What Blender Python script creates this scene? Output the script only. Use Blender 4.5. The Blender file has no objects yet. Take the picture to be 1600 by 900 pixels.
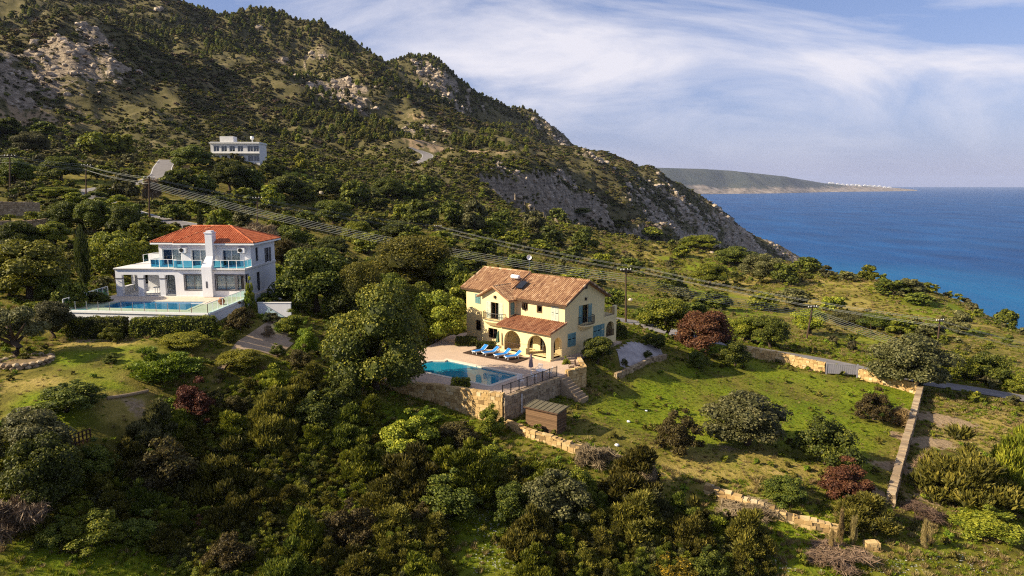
import bpy, bmesh, math, random
import numpy as np
from mathutils import Vector, Matrix

# ------------------------------------------------------------------ camera, sky, sun, exposure
scene = bpy.context.scene
COL = scene.collection
R = math.radians
CAMZ = 90.0
FPX = 1067.0                      # 24 mm lens on a 1600 px wide frame
PITCH = math.atan(162.5 / FPX)
cam = bpy.data.cameras.new('camera')
cam.lens = 24.0
cam.sensor_width = 36.0
cam.clip_start = 0.5
cam.clip_end = 90000.0
camo = bpy.data.objects.new('camera', cam)
COL.objects.link(camo)
camo.location = (0, 0, CAMZ)
camo.rotation_euler = (math.pi / 2 - PITCH, 0, 0)
scene.camera = camo

SUN_DIR = Vector((-0.965, -0.262, math.tan(R(31.0)))).normalized()     # towards the sun
SUN_ELEV = math.asin(SUN_DIR.z)
SUN_AZ = math.atan2(SUN_DIR.x, SUN_DIR.y)
sun = bpy.data.lights.new('sun', 'SUN')
sun.energy = 5.0
sun.angle = R(0.55)
sun.color = (1.0, 0.85, 0.61)
suno = bpy.data.objects.new('sun', sun)
COL.objects.link(suno)
suno.rotation_euler = (-SUN_DIR).to_track_quat('-Z', 'Y').to_euler()
suno.location = (-60, -20, 160)

world = bpy.data.worlds.new('World')
scene.world = world
world.use_nodes = True


def build_world():
    nt = world.node_tree
    n, l = nt.nodes, nt.links
    n.clear()
    out = n.new('ShaderNodeOutputWorld')
    bg = n.new('ShaderNodeBackground')
    bg.inputs['Strength'].default_value = 0.055
    sky = n.new('ShaderNodeTexSky')
    sky.sky_type = 'NISHITA'
    sky.sun_disc = False
    sky.sun_elevation = SUN_ELEV
    sky.sun_rotation = SUN_AZ
    sky.altitude = 100
    sky.air_density = 1.0
    sky.dust_density = 0.6
    sky.ozone_density = 2.5
    tc = n.new('ShaderNodeTexCoord')
    sep = n.new('ShaderNodeSeparateXYZ')
    l.new(tc.outputs['Generated'], sep.inputs[0])

    def math_(op, a, b=None, clamp=False):
        m = n.new('ShaderNodeMath')
        m.operation = op
        m.use_clamp = clamp
        for i, x in enumerate((a, b)):
            if x is None:
                continue
            if isinstance(x, (int, float)):
                m.inputs[i].default_value = x
            else:
                l.new(x, m.inputs[i])
        return m.outputs[0]
    # cloud sheet: the direction is carried onto a level layer high above
    zz = math_('MAXIMUM', sep.outputs['Z'], 0.0)
    den = math_('ADD', zz, 0.42)
    px = math_('DIVIDE', sep.outputs['X'], den)
    py = math_('DIVIDE', sep.outputs['Y'], den)
    comb = n.new('ShaderNodeCombineXYZ')
    l.new(px, comb.inputs[0])
    l.new(py, comb.inputs[1])
    mp = n.new('ShaderNodeMapping')
    mp.inputs['Rotation'].default_value = (0, 0, R(-35))
    mp.inputs['Scale'].default_value = (0.8, 1.4, 1)
    mp.inputs['Location'].default_value = (1.0, 5.5, 0)
    l.new(comb.outputs[0], mp.inputs[0])
    no = n.new('ShaderNodeTexNoise')
    no.inputs['Scale'].default_value = 2.0
    no.inputs['Detail'].default_value = 8
    no.inputs['Roughness'].default_value = 0.58
    no.inputs['Distortion'].default_value = 0.6
    l.new(mp.outputs[0], no.inputs['Vector'])
    ramp = n.new('ShaderNodeValToRGB')
    ramp.color_ramp.elements[0].position = 0.43
    ramp.color_ramp.elements[0].color = (0, 0, 0, 1)
    ramp.color_ramp.elements[1].position = 0.66
    ramp.color_ramp.elements[1].color = (1, 1, 1, 1)
    l.new(no.outputs[0], ramp.inputs[0])
    # thin haze veil that thickens towards the horizon all round
    veil = math_('SUBTRACT', 1.0, math_('MULTIPLY', zz, 2.1), True)
    veil = math_('MULTIPLY', math_('POWER', veil, 2.0), 0.8)
    hz = n.new('ShaderNodeMixRGB')
    l.new(veil, hz.inputs[0])
    tintn = n.new('ShaderNodeMixRGB')
    tintn.blend_type = 'MULTIPLY'
    tintn.inputs[0].default_value = 1.0
    tintn.inputs[2].default_value = (1.0, 1.02, 1.25, 1)
    l.new(sky.outputs[0], tintn.inputs[1])
    l.new(tintn.outputs[0], hz.inputs[1])
    hz.inputs[2].default_value = (3.55, 3.75, 6.0, 1)
    cl = n.new('ShaderNodeMixRGB')
    fade = math_('MULTIPLY', math_('MULTIPLY', zz, 7.0, True), 0.9)
    l.new(math_('MULTIPLY', ramp.outputs[0], fade), cl.inputs[0])
    l.new(hz.outputs[0], cl.inputs[1])
    cl.inputs[2].default_value = (8.6, 8.35, 9.0, 1)
    l.new(cl.outputs[0], bg.inputs['Color'])
    l.new(bg.outputs[0], out.inputs['Surface'])


build_world()
scene.view_settings.view_transform = 'Standard'
scene.view_settings.look = 'None'
scene.view_settings.gamma = 1.0
scene.view_settings.exposure = 0.95
scene.cycles.use_denoising = False
scene.cycles.filter_width = 1.15
scene.cycles.max_bounces = 6
scene.cycles.transparent_max_bounces = 12
scene.cycles.volume_bounces = 0
scene.cycles.sample_clamp_indirect = 6.0

# ------------------------------------------------------------------ helpers
CP, SP = math.cos(PITCH), math.sin(PITCH)


def ray(u, v):
    cx = (u - 800.0) / FPX
    cy = (450.0 - v) / FPX
    return np.array([cx, CP + cy * SP, -SP + cy * CP])


def at_z(u, v, z):
    d = ray(u, v)
    t = (z - CAMZ) / d[2]
    return np.array([0, 0, CAMZ]) + d * t


def at_y(u, v, y):
    d = ray(u, v)
    return np.array([0, 0, CAMZ]) + d * (y / d[1])


def project(p):
    x, y, z = p[0], p[1], p[2] - CAMZ
    dep = y * CP - z * SP
    up = y * SP + z * CP
    return 800 + FPX * x / dep, 450 - FPX * up / dep, dep


def tag(o, label=None, category=None, group=None, kind=None):
    if label:
        o['label'] = label
    if category:
        o['category'] = category
    if group:
        o['group'] = group
    if kind:
        o['kind'] = kind
    return o


def empty(name, loc=(0, 0, 0), rz=0.0):
    o = bpy.data.objects.new(name, None)
    COL.objects.link(o)
    o.location = loc
    o.rotation_euler = (0, 0, rz)
    o.empty_display_size = 0.3
    return o


def np_mesh(name, verts, faces, mat=None, smooth=False, tint=None, loops=None):
    """verts (n,3); faces (m,k) array with one k, or list of lists"""
    me = bpy.data.meshes.new(name)
    if isinstance(faces, np.ndarray):
        m, k = faces.shape
        me.vertices.add(len(verts))
        me.vertices.foreach_set('co', np.asarray(verts, dtype=np.float32).ravel())
        me.loops.add(m * k)
        me.loops.foreach_set('vertex_index', faces.astype(np.int32).ravel())
        me.polygons.add(m)
        me.polygons.foreach_set('loop_start', np.arange(0, m * k, k, dtype=np.int32))
        me.polygons.foreach_set('loop_total', np.full(m, k, dtype=np.int32))
        me.update(calc_edges=True)
    else:
        me.from_pydata([tuple(v) for v in verts], [], faces)
        me.update()
    if smooth:
        me.polygons.foreach_set('use_smooth', np.ones(len(me.polygons), dtype=bool))
    if tint is not None:
        at = me.attributes.new('tint', 'FLOAT', 'POINT')
        at.data.foreach_set('value', np.asarray(tint, dtype=np.float32))
    if mat:
        me.materials.append(mat)
    return me


def link(name, me, parent=None):
    o = bpy.data.objects.new(name, me)
    COL.objects.link(o)
    if parent is not None:
        o.parent = parent
    return o


class MB:
    """collects simple solids and links them as one mesh object"""

    def __init__(self):
        self.v, self.f, self.t = [], [], []

    def poly(self, pts, tint=0.5):
        i = len(self.v)
        self.v += [tuple(p) for p in pts]
        self.t += [tint] * len(pts)
        self.f.append(list(range(i, i + len(pts))))
        return self

    def box(self, x0, x1, y0, y1, z0, z1, tint=0.5):
        i = len(self.v)
        self.v += [(x0, y0, z0), (x1, y0, z0), (x1, y1, z0), (x0, y1, z0),
                   (x0, y0, z1), (x1, y0, z1), (x1, y1, z1), (x0, y1, z1)]
        self.t += [tint] * 8
        self.f += [[i + a for a in q] for q in ((0, 3, 2, 1), (4, 5, 6, 7), (0, 1, 5, 4), (1, 2, 6, 5), (2, 3, 7, 6), (3, 0, 4, 7))]
        return self

    def prism(self, pts, z0, z1, tint=0.5):
        """pts ccw list of (x,y); z0/z1 numbers"""
        n = len(pts)
        i = len(self.v)
        self.v += [(p[0], p[1], z0) for p in pts] + [(p[0], p[1], z1) for p in pts]
        self.t += [tint] * (2 * n)
        self.f.append([i + k for k in reversed(range(n))])
        self.f.append([i + n + k for k in range(n)])
        for k in range(n):
            k2 = (k + 1) % n
            self.f.append([i + k, i + k2, i + n + k2, i + n + k])
        return self

    def bar(self, a, b, w, h=None, tint=0.5):
        """square bar between two points"""
        return self.tube([a, b], w / 2 * 1.414, 4, h=h, tint=tint)

    def tube(self, pts, r, n=8, cap=True, h=None, tint=0.5, phase=None):
        pts = [Vector(p) for p in pts]
        rs = r if isinstance(r, (list, tuple)) else [r] * len(pts)
        base = len(self.v)
        if phase is None:
            phase = math.pi / 4 if n == 4 else 0.0
        for k, p in enumerate(pts):
            d = (pts[min(k + 1, len(pts) - 1)] - pts[max(k - 1, 0)])
            if d.length < 1e-9:
                d = Vector((0, 0, 1))
            d.normalize()
            up = Vector((0, 0, 1)) if abs(d.z) < 0.95 else Vector((0, 1, 0))
            a = d.cross(up).normalized()
            b = a.cross(d).normalized()
            for j in range(n):
                t = 2 * math.pi * j / n + phase
                self.v.append(tuple(p + a * math.cos(t) * rs[k] + b * math.sin(t) * rs[k]))
                self.t.append(tint)
        for k in range(len(pts) - 1):
            for j in range(n):
                j2 = (j + 1) % n
                self.f.append([base + k * n + j, base + k * n + j2, base + (k + 1) * n + j2, base + (k + 1) * n + j])
        if cap:
            self.f.append([base + j for j in reversed(range(n))])
            e = base + (len(pts) - 1) * n
            self.f.append([e + j for j in range(n)])
        return self

    def lathe(self, prof, c=(0, 0, 0), n=16, tint=0.5):
        """prof: list of (radius, z)"""
        base = len(self.v)
        for r, z in prof:
            for j in range(n):
                t = 2 * math.pi * j / n
                self.v.append((c[0] + r * math.cos(t), c[1] + r * math.sin(t), c[2] + z))
                self.t.append(tint)
        for k in range(len(prof) - 1):
            for j in range(n):
                j2 = (j + 1) % n
                self.f.append([base + k * n + j, base + k * n + j2, base + (k + 1) * n + j2, base + (k + 1) * n + j])
        self.f.append([base + j for j in reversed(range(n))])
        e = base + (len(prof) - 1) * n
        self.f.append([e + j for j in range(n)])
        return self

    def build(self, name, mat, parent=None, smooth=False, kind=None):
        me = np_mesh(name, self.v, self.f, mat, smooth, tint=self.t)
        o = link(name, me, parent)
        if kind:
            o['kind'] = kind
        return o


def copy_tree(o, parent=None):
    c = o.copy()
    COL.objects.link(c)
    c.parent = parent
    for ch in list(o.children):
        copy_tree(ch, c)
    return c


# numpy gradient noise ------------------------------------------------
_rs = np.random.RandomState(7)
_perm = _rs.permutation(256)
_perm = np.concatenate([_perm, _perm])
_ang = _rs.rand(256) * 2 * np.pi
_gx, _gy = np.cos(_ang), np.sin(_ang)


def perlin(x, y):
    xi = np.floor(x).astype(int)
    yi = np.floor(y).astype(int)
    xf, yf = x - xi, y - yi
    xi &= 255
    yi &= 255
    u = xf * xf * xf * (xf * (xf * 6 - 15) + 10)
    v = yf * yf * yf * (yf * (yf * 6 - 15) + 10)

    def g(ix, iy, dx, dy):
        h = _perm[_perm[ix & 255] + (iy & 255)]
        return _gx[h] * dx + _gy[h] * dy
    a = g(xi, yi, xf, yf)
    b = g(xi + 1, yi, xf - 1, yf)
    c = g(xi, yi + 1, xf, yf - 1)
    d = g(xi + 1, yi + 1, xf - 1, yf - 1)
    return ((a * (1 - u) + b * u) * (1 - v) + (c * (1 - u) + d * u) * v) * 1.5


def fbm(x, y, oct=4, ridged=False):
    s, a, t = 0, 1.0, 0
    for k in range(oct):
        n_ = perlin(x * 2 ** k + 17.3 * k, y * 2 ** k - 9.1 * k)
        s = s + a * ((1 - 2 * np.abs(n_)) if ridged else n_)
        t += a
        a *= 0.5
    return s / t


# ------------------------------------------------------------------ materials
class NT:
    def __init__(self, name):
        self.m = bpy.data.materials.new(name)
        self.m.use_nodes = True
        self.nt = self.m.node_tree
        self.n, self.l = self.nt.nodes, self.nt.links
        self.n.clear()
        self.out = self.n.new('ShaderNodeOutputMaterial')

    def set(self, sock, val):
        if val is None:
            return
        if isinstance(val, bpy.types.NodeSocket):
            self.l.new(val, sock)
        elif isinstance(val, (tuple, list)) and len(val) == 3 and sock.type == 'RGBA':
            sock.default_value = (*val, 1)
        else:
            sock.default_value = val

    def node(self, typ, out=0, **kw):
        nd = self.n.new(typ)
        for k, val in kw.items():
            if k.startswith('_'):
                setattr(nd, k[1:], val)
            else:
                key = int(k[1:]) if k[0] == 'i' and k[1:].isdigit() else k.replace('__', ' ')
                self.set(nd.inputs[key], val)
        return nd.outputs[out] if out is not None else nd

    def math(self, op, a, b=0.0, clamp=False):
        return self.node('ShaderNodeMath', _operation=op, _use_clamp=clamp, i0=a, i1=b)

    def mix(self, f, a, b, mode='MIX'):
        return self.node('ShaderNodeMixRGB', _blend_type=mode, i0=f, i1=a, i2=b)

    def noise(self, scale, detail=4, rough=0.55, vec=None, dist=0.0):
        return self.node('ShaderNodeTexNoise', Scale=scale, Detail=detail, Roughness=rough, Distortion=dist, Vector=vec)

    def ramp(self, f, stops):
        nd = self.n.new('ShaderNodeValToRGB')
        cr = nd.color_ramp
        while len(cr.elements) < len(stops):
            cr.elements.new(0.5)
        for e, (p, c) in zip(cr.elements, stops):
            e.position = p
            e.color = (*c, 1) if len(c) == 3 else c
        self.set(nd.inputs[0], f)
        return nd.outputs[0]

    def attr(self, name, out='Fac'):
        nd = self.n.new('ShaderNodeAttribute')
        nd.attribute_name = name
        return nd.outputs[out]

    def obj(self):
        return self.node('ShaderNodeTexCoord', out=3)

    def pos(self):
        return self.node('ShaderNodeNewGeometry', out=0)

    def bump(self, h, strength=0.5, dist=0.05):
        return self.node('ShaderNodeBump', Strength=strength, Distance=dist, Height=h)

    def principled(self, color, rough=0.7, spec=0.3, normal=None, metal=0.0, **kw):
        p = self.node('ShaderNodeBsdfPrincipled', out=None, Base__Color=color, Roughness=rough, Metallic=metal)
        p.inputs['Specular IOR Level'].default_value = spec
        if normal is not None:
            self.l.new(normal, p.inputs['Normal'])
        for k, val in kw.items():
            self.set(p.inputs[k.replace('__', ' ')], val)
        return p.outputs[0]

    def done(self, shader):
        self.l.new(shader, self.out.inputs['Surface'])
        return self.m


def simple(name, color, rough=0.7, spec=0.3, var=0.15, scale=3.0, bump=0.0, metal=0.0, bscale=None):
    t = NT(name)
    ob = t.obj()
    nz = t.noise(scale, 5, 0.6, ob)
    dk = tuple(c * (1 - var) for c in color)
    lt = tuple(min(1, c * (1 + var)) for c in color)
    col = t.ramp(nz, [(0.3, dk), (0.7, lt)])
    nrm = None
    if bump:
        nrm = t.bump(t.noise(bscale or scale * 6, 4, 0.6, ob), bump, 0.03)
    return t.done(t.principled(col, rough, spec, nrm, metal))


# ------------------------------------------------------------------ terrain control points
SEA = -30.0
PTS = []


def cp(u, v, y):
    PTS.append(tuple(at_y(u, v, y)))


def cz(u, v, z):
    PTS.append(tuple(at_z(u, v, z)))


def cw(x, y, z):
    PTS.append((x, y, z))


# foreground thicket and lower field
for u, v, z in ((100, 885, 68.5), (330, 885, 66.5), (560, 870, 66), (780, 850, 65.6), (960, 880, 64.6), (1250, 870, 64), (1500, 850, 63.2), (1600, 880, 62.8),
                (300, 760, 68), (560, 760, 67.3), (780, 745, 67.2), (640, 665, 69.2), (751, 653, 68.9), (520, 640, 71.0), (430, 660, 70.5),
                (100, 700, 72.0), (30, 690, 72.6), (150, 650, 73.2), (20, 620, 74.3), (150, 590, 74.6), (230, 560, 75.0), (60, 560, 75.2), (180, 530, 75.6), (330, 532, 75.4),
                (400, 545, 74.6), (455, 530, 75.0), (430, 500, 76.2), (400, 480, 77.0), (520, 545, 73.5), (600, 610, 70.6),
                (870, 682, 68.3), (912, 615, 69.0), (980, 600, 68.4), (960, 700, 67.6), (1100, 620, 67.0), (1300, 640, 65.6), (1160, 705, 66.6), (1290, 735, 65.6), (1110, 765, 65.8),
                (1380, 690, 65.0), (1440, 608, 64.8), (1392, 788, 64.2), (1313, 588, 65.6), (1180, 560, 66.8), (1040, 570, 68.6), (1530, 620, 64.0), (1500, 700, 63.8), (1600, 760, 63.0),
                (1600, 632, 63.6), (1420, 596, 65.0), (1000, 545, 70.4), (960, 560, 70.6), (1060, 525, 69.2)):
    cz(u, v, z)
for u, v, y in ((980, 505, 101), (1100, 520, 108), (1250, 512, 126), (1465, 532, 121), (1550, 510, 142), (1600, 540, 122),
                (1500, 472, 190), (1350, 442, 232), (1250, 420, 275), (1150, 402, 305), (1050, 388, 312), (1000, 402, 258), (900, 402, 220), (850, 382, 236),
                (950, 360, 320), (780, 345, 275), (700, 425, 140), (560, 410, 132), (500, 335, 206), (620, 305, 262), (700, 268, 345), (660, 245, 420), (400, 332, 168),
                (830, 425, 150), (1100, 470, 160), (1250, 470, 172), (1400, 490, 160), (600, 360, 180), (700, 340, 230), (850, 350, 290), (1180, 430, 235),
                (290, 352, 124), (234, 347, 131), (250, 262, 228), (252, 280, 196), (140, 299, 164), (40, 325, 128), (30, 372, 104), (60, 440, 78), (60, 480, 69), (140, 440, 84), (200, 400, 96),
                (460, 430, 100), (480, 480, 84), (640, 460, 106), (640, 520, 84), (700, 500, 92), (367, 250, 240), (330, 270, 222), (60, 290, 170), (420, 280, 230), (560, 275, 290),
                (100, 240, 262), (30, 195, 330), (180, 225, 300), (10, 240, 250),
                (300, 150, 480), (300, 200, 385), (450, 200, 450), (450, 120, 610), (520, 145, 600), (600, 205, 540), (700, 225, 520), (800, 250, 540), (850, 268, 480), (900, 278, 560),
                (560, 240, 400), (450, 245, 340), (200, 175, 390), (380, 90, 680), (560, 110, 690), (640, 160, 700), (700, 180, 720), (780, 220, 720),
                # spur with the rock face, left
                (0, 140, 350), (80, 86, 425), (150, 44, 485), (215, 85, 540), (0, 162, 335), (70, 142, 372), (160, 118, 412), (195, 110, 440), (20, 90, 520), (60, 40, 620), (250, 60, 640), (-80, 190, 300),
                # spurs and the shaded valley between them
                (430, 112, 730), (470, 136, 690), (505, 165, 650), (380, 112, 560), (430, 152, 515), (480, 190, 475), (560, 222, 445), (530, 118, 610), (565, 150, 575), (620, 190, 530), (455, 90, 760),
                # ridge line
                (0, -30, 760), (90, -8, 760), (220, 2, 765), (330, 24, 780), (430, 38, 800), (500, 45, 800), (545, 68, 800), (590, 82, 800), (640, 122, 805), (690, 160, 810),
                (640, 97, 1000), (690, 104, 1000), (740, 150, 1000), (780, 170, 1010), (830, 190, 1060), (870, 206, 1060), (900, 235, 1030), (940, 254, 980),
                # eroded cliff above the gully
                (760, 275, 360), (860, 279, 420), (930, 301, 480), (1000, 340, 540), (1045, 361, 580), (780, 310, 340), (860, 330, 372), (950, 350, 425), (1020, 368, 480),
                # headland
                (990, 262, 830), (1050, 289, 890), (1100, 317, 950), (1130, 334, 985), (1200, 374, 1080), (1238, 396, 1130),
                (1000, 300, 740), (1010, 330, 660), (1050, 340, 770), (1050, 365, 700), (1100, 350, 850), (1100, 385, 790), (1150, 378, 900), (1190, 392, 985), (1220, 398, 1060)):
    cp(u, v, y)
# what the frame does not show: behind the ridges, under the cliffs, beside and behind the camera
for x, y, z in ((-700, 900, 300), (-400, 1150, 230), (-150, 1300, 170), (0, 1450, 120), (150, 1350, 60), (200, 1150, 40), (330, 1350, -45), (480, 1300, -60), (560, 1150, -60),
                (470, 1000, -55), (400, 850, -50), (330, 720, -50), (260, 600, -50), (215, 500, -45), (175, 640, -30), (230, 760, -30), (290, 860, -32), (180, 430, -25), (140, 520, 8), (110, 600, 45),
                (220, 380, -35), (260, 310, -40), (250, 250, -35), (225, 205, -32), (200, 160, -15), (330, 400, -60), (400, 250, -60), (350, 120, -50), (600, 600, -70), (900, 1200, -80),
                (160, 120, 20), (120, 60, 40), (105, 105, 58), (75, 40, 56), (40, 15, 58), (0, 12, 62), (-30, 14, 66), (-60, 30, 72), (-80, 60, 79), (-110, 90, 88), (-150, 150, 105),
                (-250, 200, 150), (-400, 330, 220), (-700, 500, 330), (-900, 800, 360), (70, 560, 35), (95, 500, 52), (-160, 1050, 215), (-125, 890, 175), (-85, 880, 165), (-150, 900, 190), (-40, 880, 140), (-900, 1400, 300), (600, 1700, -80), (-100, 1700, 60)):
    cw(x, y, z)

AZ0, AZ1, NA = R(-64), R(60), 760
R0, R1, NR = 7.0, 1900.0, 520
LR0, LR1 = math.log(R0), math.log(R1)


def build_height():
    P = np.array(PTS)
    a = np.arctan2(P[:, 0], P[:, 1])
    b = np.log(np.hypot(P[:, 0], P[:, 1]))
    z = P[:, 2]
    # fit the view slope (z - camera) / r: this scales errors with distance
    w = np.hypot(P[:, 0], P[:, 1])
    t = (z - CAMZ) / w
    n = len(P)

    def ker(d2):
        return 0.5 * d2 * np.log(d2 + 1e-12)
    d2 = (a[:, None] - a[None]) ** 2 + (b[:, None] - b[None]) ** 2
    K = ker(d2) + np.eye(n) * 2e-4
    Q = np.stack([np.ones(n), a, b], 1)
    A = np.zeros((n + 3, n + 3))
    A[:n, :n] = K
    A[:n, n:] = Q
    A[n:, :n] = Q.T
    sol = np.linalg.solve(A, np.concatenate([t, np.zeros(3)]))
    ga = np.linspace(AZ0, AZ1, NA)
    gb = np.linspace(LR0, LR1, NR)
    Z = np.zeros((NR, NA))
    for i in range(NR):
        d2 = (ga[:, None] - a[None]) ** 2 + (gb[i] - b[None]) ** 2
        Z[i] = ker(d2) @ sol[:n] + sol[n] + sol[n + 1] * ga + sol[n + 2] * gb[i]
    rr = np.exp(gb)[:, None]
    Z = CAMZ + Z * rr
    X = rr * np.sin(ga)[None]
    Y = rr * np.cos(ga)[None]
    return X, Y, Z


GX, GY, GZ = build_height()
GR = np.hypot(GX, GY)


def sstep(e0, e1, x):
    t = np.clip((x - e0) / (e1 - e0), 0, 1)
    return t * t * (3 - 2 * t)


# relief: small undulation close by, gullies and crags on the hill
far = sstep(160, 420, GR)
GZ = GZ + 0.25 * fbm(GX / 9, GY / 9, 4) * (1 - far)
land = sstep(SEA + 4, SEA + 40, GZ)
GZ = GZ + far * land * (fbm(GX / 95 + 3, GY / 95, 5, True) - 0.45) * np.clip(GR * 0.022, 0, 17)
GZ = GZ + far * land * fbm(GX / 22, GY / 22, 4) * np.clip(GR * 0.006, 0, 4)


# separate humps and saddles along the ridge
for _u, _v, _y, _sg, _dz in ((655, 97, 1000, 48, 15), (622, 106, 800, 34, -13), (690, 150, 850, 60, -12), (845, 190, 1060, 50, 10), (790, 180, 1010, 34, -9), (905, 236, 1030, 40, -8), (430, 38, 800, 60, 8), (350, 28, 780, 40, -7), (950, 256, 960, 34, 6), (1010, 275, 850, 30, -7), (250, 8, 770, 40, 8)):
    _c = at_y(_u, _v, _y)
    GZ = GZ + _dz * np.exp(-((GX - _c[0]) ** 2 + (GY - _c[1]) ** 2) / _sg ** 2)
# gullies running down the mountainside
_p, _q = (GX * 0.78 + GY * 0.62), (GX * 0.62 - GY * 0.78)
_w = 22 * fbm(GX / 120, GY / 120, 3)
GZ = GZ + sstep(270, 380, GR) * (1 - sstep(690, 860, GR)) * land * (1 - sstep(0, 120, GX)) * 14.0 * (fbm((_p + _w) / 105, _q / 420, 3, True) - 0.4)
CLIFF = [at_y(u, v, y) for u, v, y in ((740, 277, 352), (765, 276, 362), (860, 281, 420), (930, 303, 480), (1000, 341, 540), (1050, 364, 585))]
cliff_face = np.zeros_like(GX)
for _a, _b in zip(CLIFF[:-1], CLIFF[1:]):
    _d = (_b - _a)[:2]
    _L = np.hypot(*_d)
    _d = _d / _L
    _wob = 5.0 * fbm(GX / 18, GY / 18, 3) + 9.0 * fbm(GX / 60 + 7, GY / 60, 2)
    _s = (GX - _a[0]) * _d[0] + (GY - _a[1]) * _d[1]
    _o = (GX - _a[0]) * _d[1] - (GY - _a[1]) * _d[0] + _wob
    _in = (_s >= -0.5) & (_s < _L + 0.5)
    cliff_face = np.where(_in, np.maximum(cliff_face, sstep(-2, 9, _o) * (1 - sstep(22, 85, _o))), cliff_face)
    cliff_edge = None
_cs = np.clip((GX - CLIFF[0][0]) / (CLIFF[-1][0] - CLIFF[0][0]), 0, 1)
GZ = GZ - cliff_face * 19.0 * np.sin(np.clip(_cs * 1.0 + 0.12, 0, 1) * math.pi) ** 0.6


def gsample(A, x, y):
    x = np.asarray(x, float)
    y = np.asarray(y, float)
    fa = (np.arctan2(x, y) - AZ0) / (AZ1 - AZ0) * (NA - 1)
    fb = (np.log(np.maximum(np.hypot(x, y), R0)) - LR0) / (LR1 - LR0) * (NR - 1)
    fa = np.clip(fa, 0, NA - 1.001)
    fb = np.clip(fb, 0, NR - 1.001)
    i, j = fb.astype(int), fa.astype(int)
    p, q = fb - i, fa - j
    return (A[i, j] * (1 - p) * (1 - q) + A[i + 1, j] * p * (1 - q) + A[i, j + 1] * (1 - p) * q + A[i + 1, j + 1] * p * q)


def H(x, y):
    r = gsample(GZ, x, y)
    return float(r) if np.ndim(x) == 0 else r


def hit(u, v):
    """ground point seen at a pixel of the photograph"""
    d = ray(u, v)
    ys = np.exp(np.linspace(math.log(15), math.log(1500), 2400))
    t = ys / d[1]
    x, z = d[0] * t, CAMZ + d[2] * t
    h = gsample(GZ, x, ys)
    k = np.argmax(z < h)
    if z[k] >= h[k]:
        k = len(ys) - 1
    return np.array([x[k], ys[k], h[k]])


def poly_mask(X, Y, poly):
    inside = np.zeros(X.shape, bool)
    n = len(poly)
    for i in range(n):
        x0, y0 = poly[i][:2]
        x1, y1 = poly[(i + 1) % n][:2]
        c = ((y0 > Y) != (y1 > Y)) & (X < (x1 - x0) * (Y - y0) / ((y1 - y0) if y1 != y0 else 1e-9) + x0)
        inside ^= c
    return inside


def seg_dist(X, Y, pts):
    """distance to a polyline and the height of its nearest point"""
    best = np.full(X.shape, 1e9)
    zz = np.zeros(X.shape)
    for a, b in zip(pts[:-1], pts[1:]):
        dx, dy = b[0] - a[0], b[1] - a[1]
        t = np.clip(((X - a[0]) * dx + (Y - a[1]) * dy) / (dx * dx + dy * dy), 0, 1)
        d = np.hypot(X - a[0] - t * dx, Y - a[1] - t * dy)
        m = d < best
        best = np.where(m, d, best)
        zz = np.where(m, a[2] + t * (b[2] - a[2]), zz)
    return best, zz


def smooth_line(pts, n=6):
    """Catmull-Rom through 3d points"""
    P = [np.array(p, float) for p in pts]
    P = [2 * P[0] - P[1]] + P + [2 * P[-1] - P[-2]]
    out = []
    for i in range(1, len(P) - 2):
        for k in range(n):
            t = k / n
            p0, p1, p2, p3 = P[i - 1], P[i], P[i + 1], P[i + 2]
            out.append(0.5 * (2 * p1 + (p2 - p0) * t + (2 * p0 - 5 * p1 + 4 * p2 - p3) * t * t + (3 * p1 - p0 - 3 * p2 + p3) * t ** 3))
    out.append(P[-2])
    return out


# roads: levelled strips -------------------------------------------------
def road_line(pix):
    pts = []
    for u, v in pix:
        pts.append(hit(u, v))
    return smooth_line(pts, 8)


ROADS = [
    ('lane', road_line([(950, 497), (1000, 507), (1070, 524), (1170, 545), (1290, 566), (1400, 590), (1470, 602), (1540, 613), (1640, 630)]), 1.75),
    ('hill_road', road_line([(400, 372), (330, 359), (270, 348), (222, 338), (165, 318), (132, 303), (160, 294), (215, 287), (248, 276), (254, 262), (262, 250)]), 2.9),
    ('coast_road', road_line([(648, 258), (664, 250), (668, 243), (655, 236), (640, 231)]), 3.2),
]
for nm, ln, hw in ROADS:
    d, zz = seg_dist(GX, GY, ln)
    k = 1 - sstep(hw + 0.6, hw + 5.0, d)
    GZ = GZ * (1 - k) + (zz - 0.02) * k

# ------------------------------------------------------------------ house frames and level pads
YANG = math.atan2(-0.67, 0.74)
YO = np.array([5.8, 73.6, 71.2])                    # yellow house: corner of front wall and gable
YX = np.array([math.cos(YANG), math.sin(YANG)])
YY = np.array([-math.sin(YANG), math.cos(YANG)])


def yw(x, y):
    p = YO[:2] + YX * x + YY * y
    return (p[0], p[1])


WO = np.array([-29.9, 75.8, 77.5])                  # white house: right front corner of the ground floor
WANG = R(-2.0)


def ww(x, y):
    c, s = math.cos(WANG), math.sin(WANG)
    return (WO[0] + c * x - s * y, WO[1] + s * x + c * y)


DZ = 71.05
YDECK = [tuple(at_z(u, v, DZ)[:2]) for u, v in ((598, 596), (680, 605), (764, 618), (784, 621), (870, 589), (888, 583.5), (912, 577))] + \
        [yw(1.3, 1.5), yw(0.6, 10.6), yw(-16.2, 10.6), yw(-17.5, -1.0), tuple(at_z(640, 556, DZ)[:2])]
WDZ = 77.45
WDECK = [ww(-14.6, -9.3), ww(0.75, -10.5), ww(0.6, 0.0), ww(0.4, 9.5), ww(-16.2, 9.5), ww(-15.6, -0.2)]


def poly_dist(X, Y, poly):
    d, _ = seg_dist(X, Y, [(p[0], p[1], 0) for p in poly + [poly[0]]])
    ins = poly_mask(X, Y, poly)
    return np.where(ins, -d, d)


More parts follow.
